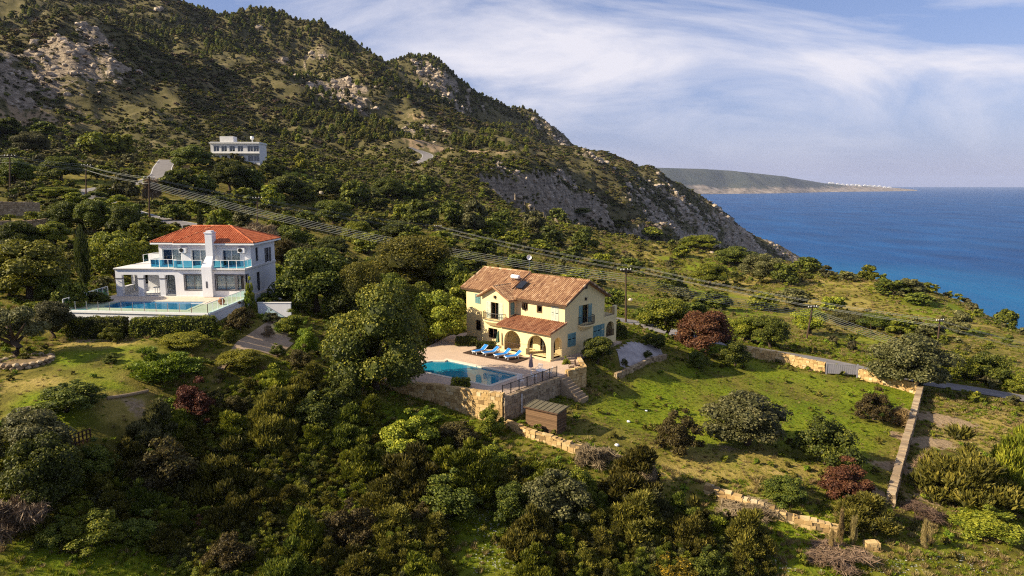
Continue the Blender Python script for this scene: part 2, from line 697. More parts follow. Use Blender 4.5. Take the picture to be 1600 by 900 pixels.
for poly, dz in ((YDECK, DZ), (WDECK, WDZ)):
    near_ = GR < 130
    d = np.where(near_, poly_dist(GX, GY, poly), 99)
    lim = dz - 0.12 + np.clip(d - 1.5, 0, 50) * 0.35
    GZ = np.where(near_ & (d >= 0), np.minimum(GZ, lim), GZ)
    GZ = np.where(near_ & (d < 0.0), np.minimum(GZ, dz - 0.9), GZ)

# ------------------------------------------------------------------ ground cover, vertex by vertex
def region(pix):
    return [tuple(hit(u, v)[:2]) for u, v in pix]


def soft(poly, w=2.0):
    d = poly_dist(GX, GY, poly)
    return 1 - sstep(-w, w, d)


def blob(u, v, rad, stretch=1.0):
    p = hit(u, v)
    return np.exp(-(((GX - p[0]) / (rad * stretch)) ** 2 + ((GY - p[1]) / (rad / stretch ** 0.5)) ** 2))


FIELD = region([(905, 640), (985, 590), (1060, 565), (1170, 562), (1290, 585), (1430, 612), (1405, 700), (1385, 770), (1250, 745), (1110, 755), (985, 715), (900, 680)])
LAWN = region([(0, 600), (100, 535), (330, 540), (240, 620), (210, 680), (120, 690), (0, 690)])
n1 = fbm(GX / 14, GY / 14, 4)
n2 = fbm(GX / 40 + 5, GY / 40, 4)
n3 = fbm(GX / 3.5 + 5, GY / 3.5, 3)
lush = 0.95 * soft(FIELD, 2.5) * (0.74 + 0.9 * n1 + 0.3 * n3)
lawn_ = soft(LAWN, 2.0)
lush = np.maximum(lush, lawn_ * (0.35 + 1.3 * n1 + 0.5 * n3))
for u, v, rad, amt in ((770, 830, 7, .8), (120, 880, 7, .8), (1250, 840, 9, .6), (1480, 850, 6, .5), (640, 660, 6, .7), (500, 285, 14, .9), (690, 305, 16, .9), (800, 330, 12, .8),
                       (700, 372, 9, .8), (570, 335, 12, .6), (1010, 440, 14, .7), (1420, 470, 14, .7), (1560, 500, 12, .9), (1330, 530, 9, .8), (1060, 475, 12, .9), (150, 330, 9, .8),
                       (300, 335, 8, .6), (140, 285, 8, .6), (960, 480, 7, .8), (900, 370, 14, .6), (470, 345, 9, .8), (1130, 545, 8, .9)):
    lush = np.maximum(lush, amt * blob(u, v, rad, 1.6) * (0.9 + n1))
worn = np.zeros_like(GX)
for u, v, rad, amt in ((1180, 728, 5, .9), (1100, 735, 4.5, .9), (1255, 735, 4, .8), (1010, 690, 4, .7), (930, 668, 3, .6), (215, 655, 3, .9), (150, 535, 3.5, .8), (60, 600, 3, .7), (230, 600, 3, .5), (1380, 660, 2.5, .6), (1150, 640, 3, .45), (1260, 620, 3, .4)):
    worn = np.maximum(worn, amt * blob(u, v, rad, 1.7) * (0.9 + 0.9 * n3 + 0.6 * n1))
worn = np.clip(worn, 0, 1)
lush = lush * (1 - 0.85 * worn)
plateau = sstep(110, 170, GR) * (1 - sstep(330, 460, GR)) * sstep(-30, 60, GX)
dry = np.clip(0.6 + 1.0 * n2 + 0.8 * n1, 0, 1) * plateau
lush = np.maximum(lush, plateau * np.clip(0.15 - 1.4 * n2 + 0.9 * n1, 0, 0.8))
for u, v, rad, amt in ((175, 255, 22, .9), (200, 275, 14, .8), (30, 195, 22, .6), (1520, 680, 7, .9), (1560, 660, 7, .9), (1440, 740, 4, .7), (600, 330, 14, .7), (480, 375, 9, .8), (1000, 420, 22, .5), (1330, 445, 25, .6), (400, 375, 7, .6),
                       (1180, 710, 6, .5), (1030, 690, 5, .5), (1350, 840, 6, .5), (870, 395, 14, .6)):
    dry = np.maximum(dry, amt * blob(u, v, rad, 1.5) * (0.85 + 1.2 * n3))
dry = np.maximum(dry, worn)
soil = np.zeros_like(GX)
for u, v, rad, amt in ((25, 190, 20, 1.), (60, 205, 10, .8), (700, 236, 26, 1.), (735, 240, 14, .9), (690, 205, 14, .7), (125, 175, 12, .6), (15, 580, 2.5, .6), (150, 532, 3, .5), (222, 645, 2.0, .55), (1130, 700, 2.0, .55), (1590, 462, 6, .9), (1440, 690, 2.4, 1.3), (1430, 735, 2.4, 1.3), (1455, 655, 2.6, 1.2), (1416, 775, 2.2, 1.2), (1480, 660, 2.6, .9), (650, 180, 16, .5)):
    soil = np.maximum(soil, amt * blob(u, v, rad, 1.8) * (0.8 + 1.0 * n3 + .6 * n1))
dzr = np.gradient(GZ, axis=0) / np.gradient(GR, axis=0)
dza = np.gradient(GZ, axis=1) / (GR * (AZ1 - AZ0) / (NA - 1))
slope = np.hypot(dzr, dza)
rock = 0.8 * sstep(1.15, 1.7, slope + 0.5 * n1) * sstep(140, 260, GR)
for u, v, rad, amt in ((90, 105, 24, 1.), (130, 82, 24, 1.), (45, 130, 20, 1.), (150, 60, 13, 1.), (8, 150, 16, 1.), (160, 100, 16, .9), (525, 140, 26, .95), (540, 155, 20, .8), (670, 115, 22, .9), (690, 130, 24, .8), (500, 85, 14, .7), (660, 200, 16, .6), (640, 205, 14, .6), (870, 215, 30, .7), (930, 250, 20, .7), (840, 195, 25, .5),
                       (1030, 345, 30, .9), (1100, 360, 60, .8), (1180, 385, 60, .9), (1225, 392, 40, 1.), (930, 320, 40, .45), (820, 300, 25, .5), (240, 10, 20, .3), (350, 40, 14, .3)):
    rock = np.maximum(rock, amt * blob(u, v, rad, 1.2) * (1.0 + 1.3 * n1 + 0.8 * n3))
rock = np.maximum(rock, 0.62 * sstep(0.05, 0.3, cliff_face) * (1 - sstep(0.9, 1.0, cliff_face)) + 0.25 * sstep(0.3, 0.8, cliff_face))
rock = np.clip(rock, 0, 1)
# crags stand proud where the rock is bare
GZ = GZ + rock * sstep(140, 260, GR) * fbm(GX / 9, GY / 9, 4, True) * np.clip(GR * 0.006, 0, 4.5)
hill = sstep(230, 330, GR) * (1 - plateau)


def make_ground(t):
    ob = t.pos()
    cov = t.node('ShaderNodeAttribute', out=None, _attribute_name='cover')
    sep = t.node('ShaderNodeSeparateColor', out=None)
    t.l.new(cov.outputs['Color'], sep.inputs[0])
    rk, lu, dr = sep.outputs[0], sep.outputs[1], sep.outputs[2]
    so = t.attr('soil')
    hl = t.attr('hill')
    big = t.noise(0.06, 5, 0.6, ob)
    mid = t.noise(0.5, 5, 0.65, ob)
    fine = t.noise(3.0, 5, 0.7, ob)
    base = t.ramp(mid, [(0.3, (0.075, 0.070, 0.013)), (0.55, (0.160, 0.138, 0.026)), (0.75, (0.27, 0.20, 0.06))])
    hillc = t.ramp(t.noise(0.11, 7, 0.7, ob), [(0.3, (0.050, 0.047, 0.018)), (0.5, (0.100, 0.088, 0.036)), (0.64, (0.150, 0.124, 0.060)), (0.80, (0.26, 0.21, 0.13))])
    base = t.mix(hl, base, hillc)
    lushc = t.ramp(t.math('ADD', t.math('MULTIPLY', fine, 0.55), t.math('MULTIPLY', big, 0.45)),
                   [(0.33, (0.056, 0.088, 0.005)), (0.46, (0.128, 0.172, 0.008)), (0.57, (0.200, 0.212, 0.016)), (0.68, (0.330, 0.245, 0.050))])
    dryc = t.ramp(t.math('ADD', t.math('MULTIPLY', fine, 0.4), t.math('MULTIPLY', mid, 0.6)),
                  [(0.32, (0.150, 0.130, 0.022)), (0.5, (0.28, 0.22, 0.055)), (0.7, (0.42, 0.31, 0.12))])
    soilc = t.ramp(fine, [(0.3, (0.20, 0.135, 0.07)), (0.7, (0.42, 0.31, 0.19))])
    vor = t.node('ShaderNodeTexVoronoi', Scale=0.16, Vector=t.mix(0.12, ob, t.noise(0.25, 3, 0.6, ob), 'ADD'))
    rockn = t.noise(0.22, 9, 0.72, ob, 1.2)
    crk = t.node('ShaderNodeTexVoronoi', Scale=0.22, Vector=t.mix(0.5, ob, t.noise(0.12, 5, 0.7, ob), 'LINEAR_LIGHT'))
    crk.node.feature = 'DISTANCE_TO_EDGE'
    strata = t.node('ShaderNodeTexWave', Scale=0.16, Distortion=9.0, Detail=5.0, Vector=ob)
    strata.node.bands_direction = 'Z'
    rockn = t.math('ADD', t.math('MULTIPLY', rockn, 0.8), t.math('MULTIPLY', t.math('SUBTRACT', strata, 0.5), 0.07))
    rockn = t.math('ADD', rockn, t.math('MULTIPLY', t.math('MINIMUM', t.math('MULTIPLY', crk, 1.6), 1.0), 0.16))
    rockc = t.ramp(rockn, [(0.28, (0.10, 0.085, 0.07)), (0.42, (0.27, 0.215, 0.155)), (0.56, (0.44, 0.36, 0.265)), (0.75, (0.57, 0.48, 0.365))])

    def edge(f, amt=0.55, lo=0.45, hi=0.62):
        # break the cover's outline up
        s = t.math('ADD', f, t.math('MULTIPLY', t.math('SUBTRACT', t.math('ADD', t.math('MULTIPLY', mid, 0.6), t.math('MULTIPLY', fine, 0.4)), 0.5), amt * 2))
        m = t.node('ShaderNodeMapRange', Value=s)
        m.node.interpolation_type = 'SMOOTHSTEP'
        t.set(m.node.inputs[1], lo)
        t.set(m.node.inputs[2], hi)
        return m
    c = t.mix(edge(dr, 0.5, 0.30, 0.8), base, dryc)
    c = t.mix(edge(lu, 0.5, 0.25, 0.7), c, lushc)
    c = t.mix(edge(so, 0.5, 0.4, 0.6), c, soilc)
    c = t.mix(edge(rk, 0.9, 0.42, 0.62), c, rockc)
    h = t.math('ADD', t.math('MULTIPLY', fine, 0.25), t.math('MULTIPLY', rockn, t.math('MULTIPLY', rk, 8.0)))
    h = t.math('ADD', h, t.math('MULTIPLY', mid, 0.5))
    return t.done(t.principled(c, 0.95, 0.1, t.bump(h, 0.9, 0.55)))


M = {}
M['ground'] = make_ground(NT('ground'))


def terrain():
    V = np.stack([GX, GY, GZ], -1).reshape(-1, 3)
    i = np.arange(NR - 1)[:, None] * NA + np.arange(NA - 1)[None]
    F = np.stack([i, i + 1, i + NA + 1, i + NA], -1).reshape(-1, 4)
    me = np_mesh('terrain', V, F[:, ::-1].copy(), M['ground'], True)
    # faces must look up
    c = me.attributes.new('cover', 'FLOAT_COLOR', 'POINT')
    arr = np.stack([rock, np.clip(lush, 0, 1), np.clip(dry, 0, 1), np.ones_like(rock)], -1).astype(np.float32)
    c.data.foreach_set('color', arr.ravel())
    for nm, A in (('soil', soil), ('hill', hill)):
        a = me.attributes.new(nm, 'FLOAT', 'POINT')
        a.data.foreach_set('value', np.clip(A, 0, 1).astype(np.float32).ravel())
    if me.polygons[NA * 50].normal.z < 0:
        me.flip_normals()
    return tag(link('terrain', me), 'hillside of scrub, rock and grassy plots running down to the coast', None, None, 'structure')


terrain()

# ------------------------------------------------------------------ sea
def make_sea():
    t = NT('sea')
    ob = t.pos()
    mp = t.node('ShaderNodeMapping', Vector=ob)
    t.set(mp.node.inputs['Scale'], (1.0, 0.35, 1.0))
    w1 = t.noise(0.09, 6, 0.65, mp)
    w2 = t.noise(0.012, 5, 0.6, mp)
    w3 = t.noise(0.0018, 4, 0.55, ob)
    deep = t.ramp(w2, [(0.3, (0.001, 0.032, 0.130)), (0.55, (0.0015, 0.052, 0.190)), (0.75, (0.003, 0.080, 0.26))])
    # shallow sandy bottom near the shore shows turquoise
    sep = t.node('ShaderNodeSeparateXYZ', out=None)
    t.l.new(ob, sep.inputs[0])
    dx = t.math('MULTIPLY', t.math('SUBTRACT', sep.outputs[0], 470.0), 1 / 190.0)
    dy = t.math('MULTIPLY', t.math('SUBTRACT', sep.outputs[1], 760.0), 1 / 380.0)
    d = t.math('SQRT', t.math('ADD', t.math('MULTIPLY', dx, dx), t.math('MULTIPLY', dy, dy)))
    d = t.math('ADD', d, t.math('MULTIPLY', t.math('SUBTRACT', w3, 0.5), 1.1))
    sh = t.node('ShaderNodeMapRange', Value=d)
    sh.node.interpolation_type = 'SMOOTHSTEP'
    t.set(sh.node.inputs[1], 1.15)
    t.set(sh.node.inputs[2], 0.25)
    shal = t.ramp(w2, [(0.3, (0.002, 0.075, 0.22)), (0.7, (0.004, 0.110, 0.27))])
    col = t.mix(sh, deep, shal)
    mp2 = t.node('ShaderNodeMapping', Vector=ob)
    t.set(mp2.node.inputs['Scale'], (0.22, 1.0, 1.0))
    t.set(mp2.node.inputs['Rotation'], (0, 0, 0.35))
    streak = t.ramp(t.noise(0.006, 6, 0.62, mp2), [(0.35, (0, 0, 0)), (0.7, (1, 1, 1))])
    col = t.mix(t.math('MULTIPLY', streak, 0.35), col, t.mix(0.5, col, (0.02, 0.14, 0.32)))
    foam = t.ramp(t.noise(0.35, 4, 0.7, mp), [(0.72, (0, 0, 0)), (0.80, (1, 1, 1))])
    col = t.mix(t.math('MULTIPLY', foam, 0.10), col, (0.35, 0.45, 0.55))
    h = t.math('ADD', t.math('MULTIPLY', w1, 1.0), t.math('MULTIPLY', w2, 3.0))
    return t.done(t.principled(col, 0.45, 0.06, t.bump(h, 0.8, 1.6)))


M['sea'] = make_sea()


def sea():
    rr = np.concatenate([np.geomspace(40, 34000, 58)])
    na = 128
    aa = np.linspace(0, 2 * np.pi, na, endpoint=False)
    V = [(0, 0, SEA)]
    for r_ in rr:
        for a_ in aa:
            V.append((r_ * math.sin(a_), r_ * math.cos(a_), SEA))
    F = [[0, 1 + (k + 1) % na, 1 + k] for k in range(na)]
    for i in range(len(rr) - 1):
        for k in range(na):
            k2 = (k + 1) % na
            F.append([1 + i * na + k, 1 + i * na + k2, 1 + (i + 1) * na + k2, 1 + (i + 1) * na + k])
    me = np_mesh('sea', V, F, M['sea'])
    if me.polygons[0].normal.z < 0:
        me.flip_normals()
    tag(link('sea', me), 'deep blue sea turning turquoise under the headland', None, None, 'structure')


sea()

# ------------------------------------------------------------------ far peninsula
def make_far():
    t = NT('far_land')
    ob = t.pos()
    sep = t.node('ShaderNodeSeparateXYZ', out=None)
    t.l.new(ob, sep.inputs[0])
    nz = t.noise(0.004, 6, 0.65, ob)
    wood = t.ramp(nz, [(0.35, (0.030, 0.042, 0.036)), (0.7, (0.075, 0.080, 0.055))])  # woodland green with a little blue haze mixed into the colour
    stone = t.ramp(t.noise(0.012, 6, 0.7, ob), [(0.35, (0.07, 0.065, 0.045)), (0.5, (0.24, 0.19, 0.14)), (0.75, (0.50, 0.43, 0.35))])
    hgt = t.math('ADD', sep.outputs[2], t.math('MULTIPLY', t.math('SUBTRACT', nz, 0.5), 230.0))
    k = t.node('ShaderNodeMapRange', Value=hgt)
    t.set(k.node.inputs[1], 62.0)
    t.set(k.node.inputs[2], 25.0)
    return t.done(t.principled(t.mix(k, wood, stone), 0.95, 0.05))


M['far_land'] = make_far()
FAR = []


def peninsula():
    us = [940, 985, 1030, 1080, 1120, 1170, 1220, 1260, 1290, 1330, 1370, 1405, 1428, 1440]
    vt = [259, 260.5, 262, 263.5, 265, 269.5, 275, 281.5, 286.5, 289.5, 291.5, 294, 296.3, 298.5]
    vb = [305, 304.5, 304, 303.5, 303, 302.5, 302, 301, 300.2, 299.6, 299.2, 298.8, 298.6, 298.5]
    rows = []
    N = 130
    for k in range(N + 1):
        u = 940 + 500 * k / N
        a, b = np.interp(u, us, vt), np.interp(u, us, vb)
        shore = at_z(u, b, SEA)
        crest = at_y(u, a, shore[1] * 1.12)
        rows.append((shore, crest))
    V, NP = [], 22
    for k, (s, c) in enumerate(rows):
        for j in range(NP):
            t_ = j / (NP - 1)
            if t_ < 0.62:
                q = t_ / 0.62
                p = s * (1 - q) + c * q
                hgt = c[2] - SEA
                prof = 0.10 * sstep(0.0, 0.03, q) + 0.14 * sstep(0.03, 0.3, q) + 0.76 * sstep(0.15, 1.0, q)
                z = SEA - 3 + (hgt + 3) * prof
                z += perlin(np.array([p[0] / 420]), np.array([p[1] / 300]))[0] * 0.24 * hgt * math.sin(q * math.pi)
            else:
                q = (t_ - 0.62) / 0.38
                p = c + (c - s) * q * 0.9
                z = SEA - 3 + (c[2] - SEA + 3) * (1 - q * q)
            V.append((p[0], p[1], z))
    F = []
    for k in range(N):
        for j in range(NP - 1):
            i = k * NP + j
            F.append([i, i + NP, i + NP + 1, i + 1])
    me = np_mesh('peninsula', V, F, M['far_land'], True)
    if sum(p.normal.z for p in me.polygons) < 0:
        me.flip_normals()
    tag(link('peninsula', me), 'long low peninsula on the horizon fading into the haze', None, None, 'structure')
    Vn = np.array(V).reshape(N + 1, NP, 3)
    return Vn


PEN = peninsula()

# ------------------------------------------------------------------ roads
def make_asphalt(name, a, b):
    t = NT(name)
    ob = t.pos()
    c = t.ramp(t.noise(0.7, 6, 0.7, ob), [(0.35, a), (0.65, b)])
    return t.done(t.principled(c, 0.9, 0.2, t.bump(t.noise(9, 4, 0.6, ob), 0.4, 0.03)))


M['asphalt'] = make_asphalt('asphalt', (0.15, 0.14, 0.14), (0.23, 0.215, 0.21))
M['road_paint'] = simple('road_paint', (0.62, 0.62, 0.60), 0.8, 0.2, 0.2, 0.8)


def ribbon(name, line, off0, off1, mat, lift, parent=None, step=1):
    L = [np.array(p) for p in line]
    V, F = [], []
    for i, p in enumerate(L):
        d = L[min(i + 1, len(L) - 1)] - L[max(i - 1, 0)]
        d = d[:2] / max(np.hypot(*d[:2]), 1e-6)
        nn = np.array([d[1], -d[0]])
        for o_ in (off0, off1):
            q = p[:2] + nn * o_
            V.append((q[0], q[1], p[2] + lift))
    for i in range(len(L) - 1):
        F.append([2 * i, 2 * i + 1, 2 * i + 3, 2 * i + 2])
    me = np_mesh(name, V, F, mat)
    if sum(p.normal.z for p in me.polygons) < 0:
        me.flip_normals()
    return link(name, me, parent)


ROAD_LABEL = {'lane': 'narrow grey lane passing behind the stone field wall and gate',
              'hill_road': 'grey asphalt road winding up the slope behind the white house',
              'coast_road': 'short bend of coastal road far up the hillside'}
for nm, ln, hw in ROADS:
    o = ribbon('road', ln, -hw, hw, M['asphalt'], 0.06)
    tag(o, ROAD_LABEL[nm], None, None, 'structure')
    if nm != 'lane':
        for s in (-1, 1):
            ribbon('edge_line', ln, s * (hw - 0.32), s * (hw - 0.16), M['road_paint'], 0.066, o)

# ------------------------------------------------------------------ building materials
def stucco(name, col, stain=0.12):
    t = NT(name)
    ob = t.obj()
    a = t.noise(0.5, 6, 0.65, ob)
    mp = t.node('ShaderNodeMapping', Vector=ob)
    t.set(mp.node.inputs['Scale'], (2.2, 2.2, 0.35))
    b = t.noise(1.2, 5, 0.65, mp)
    dk = tuple(c * (1 - stain) for c in col)
    c = t.mix(t.math('MULTIPLY', t.ramp(b, [(0.45, (0, 0, 0)), (0.8, (1, 1, 1))]), 0.5), t.ramp(a, [(0.3, dk), (0.7, col)]), tuple(c * (1 - 2.4 * stain) for c in col))
    return t.done(t.principled(c, 0.88, 0.2, t.bump(t.noise(14, 4, 0.6, ob), 0.25, 0.02)))


def tilemat(name, stops):
    t = NT(name)
    tn = t.attr('tint')
    nz = t.noise(2.5, 5, 0.7, t.obj())
    f = t.math('ADD', t.math('MULTIPLY', tn, 0.7), t.math('MULTIPLY', nz, 0.3))
    return t.done(t.principled(t.ramp(f, stops), 0.8, 0.2, t.bump(nz, 0.3, 0.02)))


def stonemat(name, stops):
    t = NT(name)
    tn = t.attr('tint')
    nz = t.noise(3.5, 6, 0.7, t.pos())
    f = t.math('ADD', t.math('MULTIPLY', tn, 0.65), t.math('MULTIPLY', nz, 0.35))
    return t.done(t.principled(t.ramp(f, stops), 0.92, 0.15, t.bump(t.noise(7, 5, 0.7, t.pos()), 0.6, 0.05)))


def glassmat(name, tint, refl=0.12):
    t = NT(name)
    tr = t.node('ShaderNodeBsdfTransparent', Color=tint)
    gl = t.node('ShaderNodeBsdfGlossy', Roughness=0.03, Color=(0.9, 0.95, 1.0))
    lw = t.node('ShaderNodeLayerWeight', out=0, Blend=0.35)
    f = t.math('ADD', t.math('MULTIPLY', lw, 0.6), refl, True)
    m = t.node('ShaderNodeMixShader', i0=f)
    t.l.new(tr, m.node.inputs[1])
    t.l.new(gl, m.node.inputs[2])
    return t.done(m)


def watermat(name, tint, body):
    """clear water over mosaic with a little light scattered back by the water itself"""
    t = NT(name)
    ob = t.obj()
    h = t.noise(1.6, 3, 0.5, ob, 0.6)
    nrm = t.bump(h, 0.12, 0.05)
    tr = t.node('ShaderNodeBsdfTransparent', Color=tint)
    df = t.node('ShaderNodeBsdfDiffuse', Color=t.mix(t.noise(0.25, 3, 0.5, ob), tuple(c * 0.7 for c in body), tuple(min(1, c * 1.3) for c in body)))
    gl = t.node('ShaderNodeBsdfGlossy', Roughness=0.03, Normal=nrm)
    fr = t.node('ShaderNodeFresnel', IOR=1.33, Normal=nrm)
    m0 = t.node('ShaderNodeMixShader', i0=0.62)
    t.l.new(tr, m0.node.inputs[1])
    t.l.new(df, m0.node.inputs[2])
    m = t.node('ShaderNodeMixShader', i0=t.math('MULTIPLY', fr, 0.75, True))
    t.l.new(m0, m.node.inputs[1])
    t.l.new(gl, m.node.inputs[2])
    return t.done(m)


def mosaicmat(name, a, b):
    t = NT(name)
    c = t.ramp(t.noise(0.35, 4, 0.6, t.obj()), [(0.35, a), (0.65, b)])
    br = t.node('ShaderNodeTexBrick', Vector=t.obj(), Color1=c, Color2=t.mix(0.25, c, (0.02, 0.10, 0.25)), Mortar=t.mix(0.3, c, (0.6, 0.8, 0.85)), Scale=3.0)
    br.node.inputs['Mortar Size'].default_value = 0.02
    return t.done(t.principled(br, 0.4, 0.4))


def woodmat(name, a, b):
    t = NT(name)
    mp = t.node('ShaderNodeMapping', Vector=t.obj())
    t.set(mp.node.inputs['Scale'], (1.2, 1.2, 9))
    nz = t.noise(2.2, 6, 0.7, mp)
    f = t.math('ADD', t.math('MULTIPLY', nz, 0.6), t.math('MULTIPLY', t.attr('tint'), 0.4))
    return t.done(t.principled(t.ramp(f, [(0.3, a), (0.7, b)]), 0.85, 0.2, t.bump(nz, 0.3, 0.02)))


def pavemat(name, col, sx=0.5):
    t = NT(name)
    br = t.node('ShaderNodeTexBrick', Vector=t.pos(), Color1=tuple(c * 0.93 for c in col), Color2=col, Mortar=tuple(c * 0.66 for c in col), Scale=1.0)
    for k, val in (('Mortar Size', 0.012), ('Brick Width', sx), ('Row Height', sx)):
        br.node.inputs[k].default_value = val
    c = t.mix(t.math('MULTIPLY', t.ramp(t.noise(0.8, 6, 0.7, t.pos()), [(0.4, (0, 0, 0)), (0.75, (1, 1, 1))]), 0.45), br, tuple(c * 0.6 for c in col))
    return t.done(t.principled(c, 0.8, 0.25))


LMX = stonemat('limestone', [(0.15, (0.16, 0.125, 0.095)), (0.45, (0.35, 0.285, 0.215)), (0.7, (0.48, 0.40, 0.305)), (0.9, (0.56, 0.49, 0.39))])
M['yellow'] = stucco('yellow_render', (0.78, 0.635, 0.34), 0.10)
M['white'] = stucco('white_render', (0.70, 0.71, 0.74), 0.10)
M['offwhite'] = stucco('off_white_render', (0.70, 0.69, 0.66), 0.10)
M['pan'] = tilemat('weathered_roof_tile', [(0.18, (0.085, 0.042, 0.025)), (0.42, (0.27, 0.140, 0.075)), (0.60, (0.41, 0.245, 0.130)), (0.80, (0.55, 0.40, 0.26))])
M['pan_dark'] = tilemat('red_roof_tile', [(0.16, (0.09, 0.036, 0.022)), (0.42, (0.23, 0.092, 0.048)), (0.62, (0.33, 0.160, 0.085)), (0.85, (0.46, 0.29, 0.18))])
M['orange'] = tilemat('orange_roof_tile', [(0.18, (0.20, 0.050, 0.022)), (0.45, (0.36, 0.092, 0.036)), (0.6, (0.44, 0.130, 0.055)), (0.85, (0.52, 0.22, 0.11))])
M['stone'] = stonemat('ochre_stone', [(0.15, (0.20, 0.125, 0.055)), (0.4, (0.42, 0.275, 0.115)), (0.65, (0.56, 0.40, 0.19)), (0.9, (0.62, 0.50, 0.32))])
M['greystone'] = stonemat('grey_brown_stone', [(0.15, (0.15, 0.11, 0.07)), (0.45, (0.30, 0.22, 0.14)), (0.7, (0.40, 0.31, 0.20)), (0.9, (0.48, 0.40, 0.28))])
M['mortar'] = simple('mortar', (0.20, 0.145, 0.08), 0.95, 0.1, 0.3, 2.0, 0.5)
M['coping'] = simple('pale_coping', (0.62, 0.55, 0.44), 0.8, 0.2, 0.1)
M['pave'] = pavemat('terrace_paving', (0.56, 0.42, 0.31))
M['pave_w'] = pavemat('cream_paving', (0.66, 0.56, 0.44), 0.6)
M['glass'] = glassmat('window_glass', (0.86, 0.90, 0.91), 0.07)
M['bluegl'] = glassmat('blue_railing_glass', (0.10, 0.42, 0.62), 0.08)
M['greengl'] = glassmat('clear_fence_glass', (0.58, 0.83, 0.78), 0.10)
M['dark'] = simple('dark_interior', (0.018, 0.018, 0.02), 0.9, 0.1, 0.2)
M['iron'] = simple('black_iron', (0.025, 0.024, 0.026), 0.5, 0.4, 0.2)
M['greyframe'] = simple('dark_grey_frame', (0.07, 0.07, 0.08), 0.5, 0.4, 0.15)
M['whiteframe'] = simple('white_frame', (0.75, 0.76, 0.76), 0.45, 0.4, 0.05)
M['curtain'] = simple('net_curtain', (0.62, 0.63, 0.58), 0.9, 0.1, 0.1)
M['shutterblue'] = simple('blue_green_shutter', (0.13, 0.27, 0.28), 0.6, 0.3, 0.15)
M['shutterwhite'] = simple('pale_green_shutter', (0.52, 0.57, 0.47), 0.6, 0.3, 0.12)
M['woodframe'] = simple('brown_wood_trim', (0.075, 0.040, 0.022), 0.7, 0.3, 0.25)
M['shedwood'] = woodmat('shed_boards', (0.060, 0.035, 0.020), (0.19, 0.115, 0.062))
M['deckwood'] = woodmat('dark_decking', (0.030, 0.018, 0.013), (0.075, 0.045, 0.032))
M['polewood'] = woodmat('pole_wood', (0.035, 0.022, 0.016), (0.10, 0.065, 0.045))
M['water'] = watermat('pool_water', (0.62, 0.94, 0.95), (0.012, 0.27, 0.42))
M['water_w'] = watermat('pool_water_deep', (0.60, 0.84, 0.96), (0.02, 0.26, 0.58))
M['basin'] = mosaicmat('pool_mosaic', (0.05, 0.50, 0.60), (0.12, 0.68, 0.72))
M['basin_w'] = mosaicmat('blue_pool_mosaic', (0.03, 0.26, 0.66), (0.06, 0.36, 0.75))
M['gravel'] = make_asphalt('pale_gravel', (0.30, 0.27, 0.26), (0.46, 0.42, 0.40))
M['path'] = make_asphalt('beige_path', (0.30, 0.215, 0.14), (0.42, 0.315, 0.215))
M['bluefab'] = simple('blue_sling_fabric', (0.015, 0.17, 0.52), 0.75, 0.2, 0.15)
M['whiteplastic'] = simple('white_plastic', (0.74, 0.75, 0.76), 0.4, 0.4, 0.05)
M['greyfab'] = simple('mauve_parasol_cloth', (0.30, 0.22, 0.22), 0.9, 0.1, 0.15)
M['greenfab'] = simple('green_parasol_cloth', (0.10, 0.17, 0.11), 0.9, 0.1, 0.2)
M['terracotta'] = simple('terracotta', (0.35, 0.11, 0.045), 0.8, 0.2, 0.2)
M['galv'] = simple('galvanised_gate', (0.30, 0.29, 0.33), 0.5, 0.4, 0.1, metal=0.3)
M['steel'] = simple('stainless_rail', (0.5, 0.5, 0.5), 0.3, 0.5, 0.05, metal=0.9)
M['insul'] = simple('insulator', (0.6, 0.6, 0.6), 0.4, 0.4, 0.05)
M['cable'] = simple('power_cable', (0.22, 0.23, 0.22), 0.45, 0.5, 0.1)
M['rooftop'] = simple('dark_roof_panel', (0.012, 0.014, 0.02), 0.2, 0.5, 0.2)

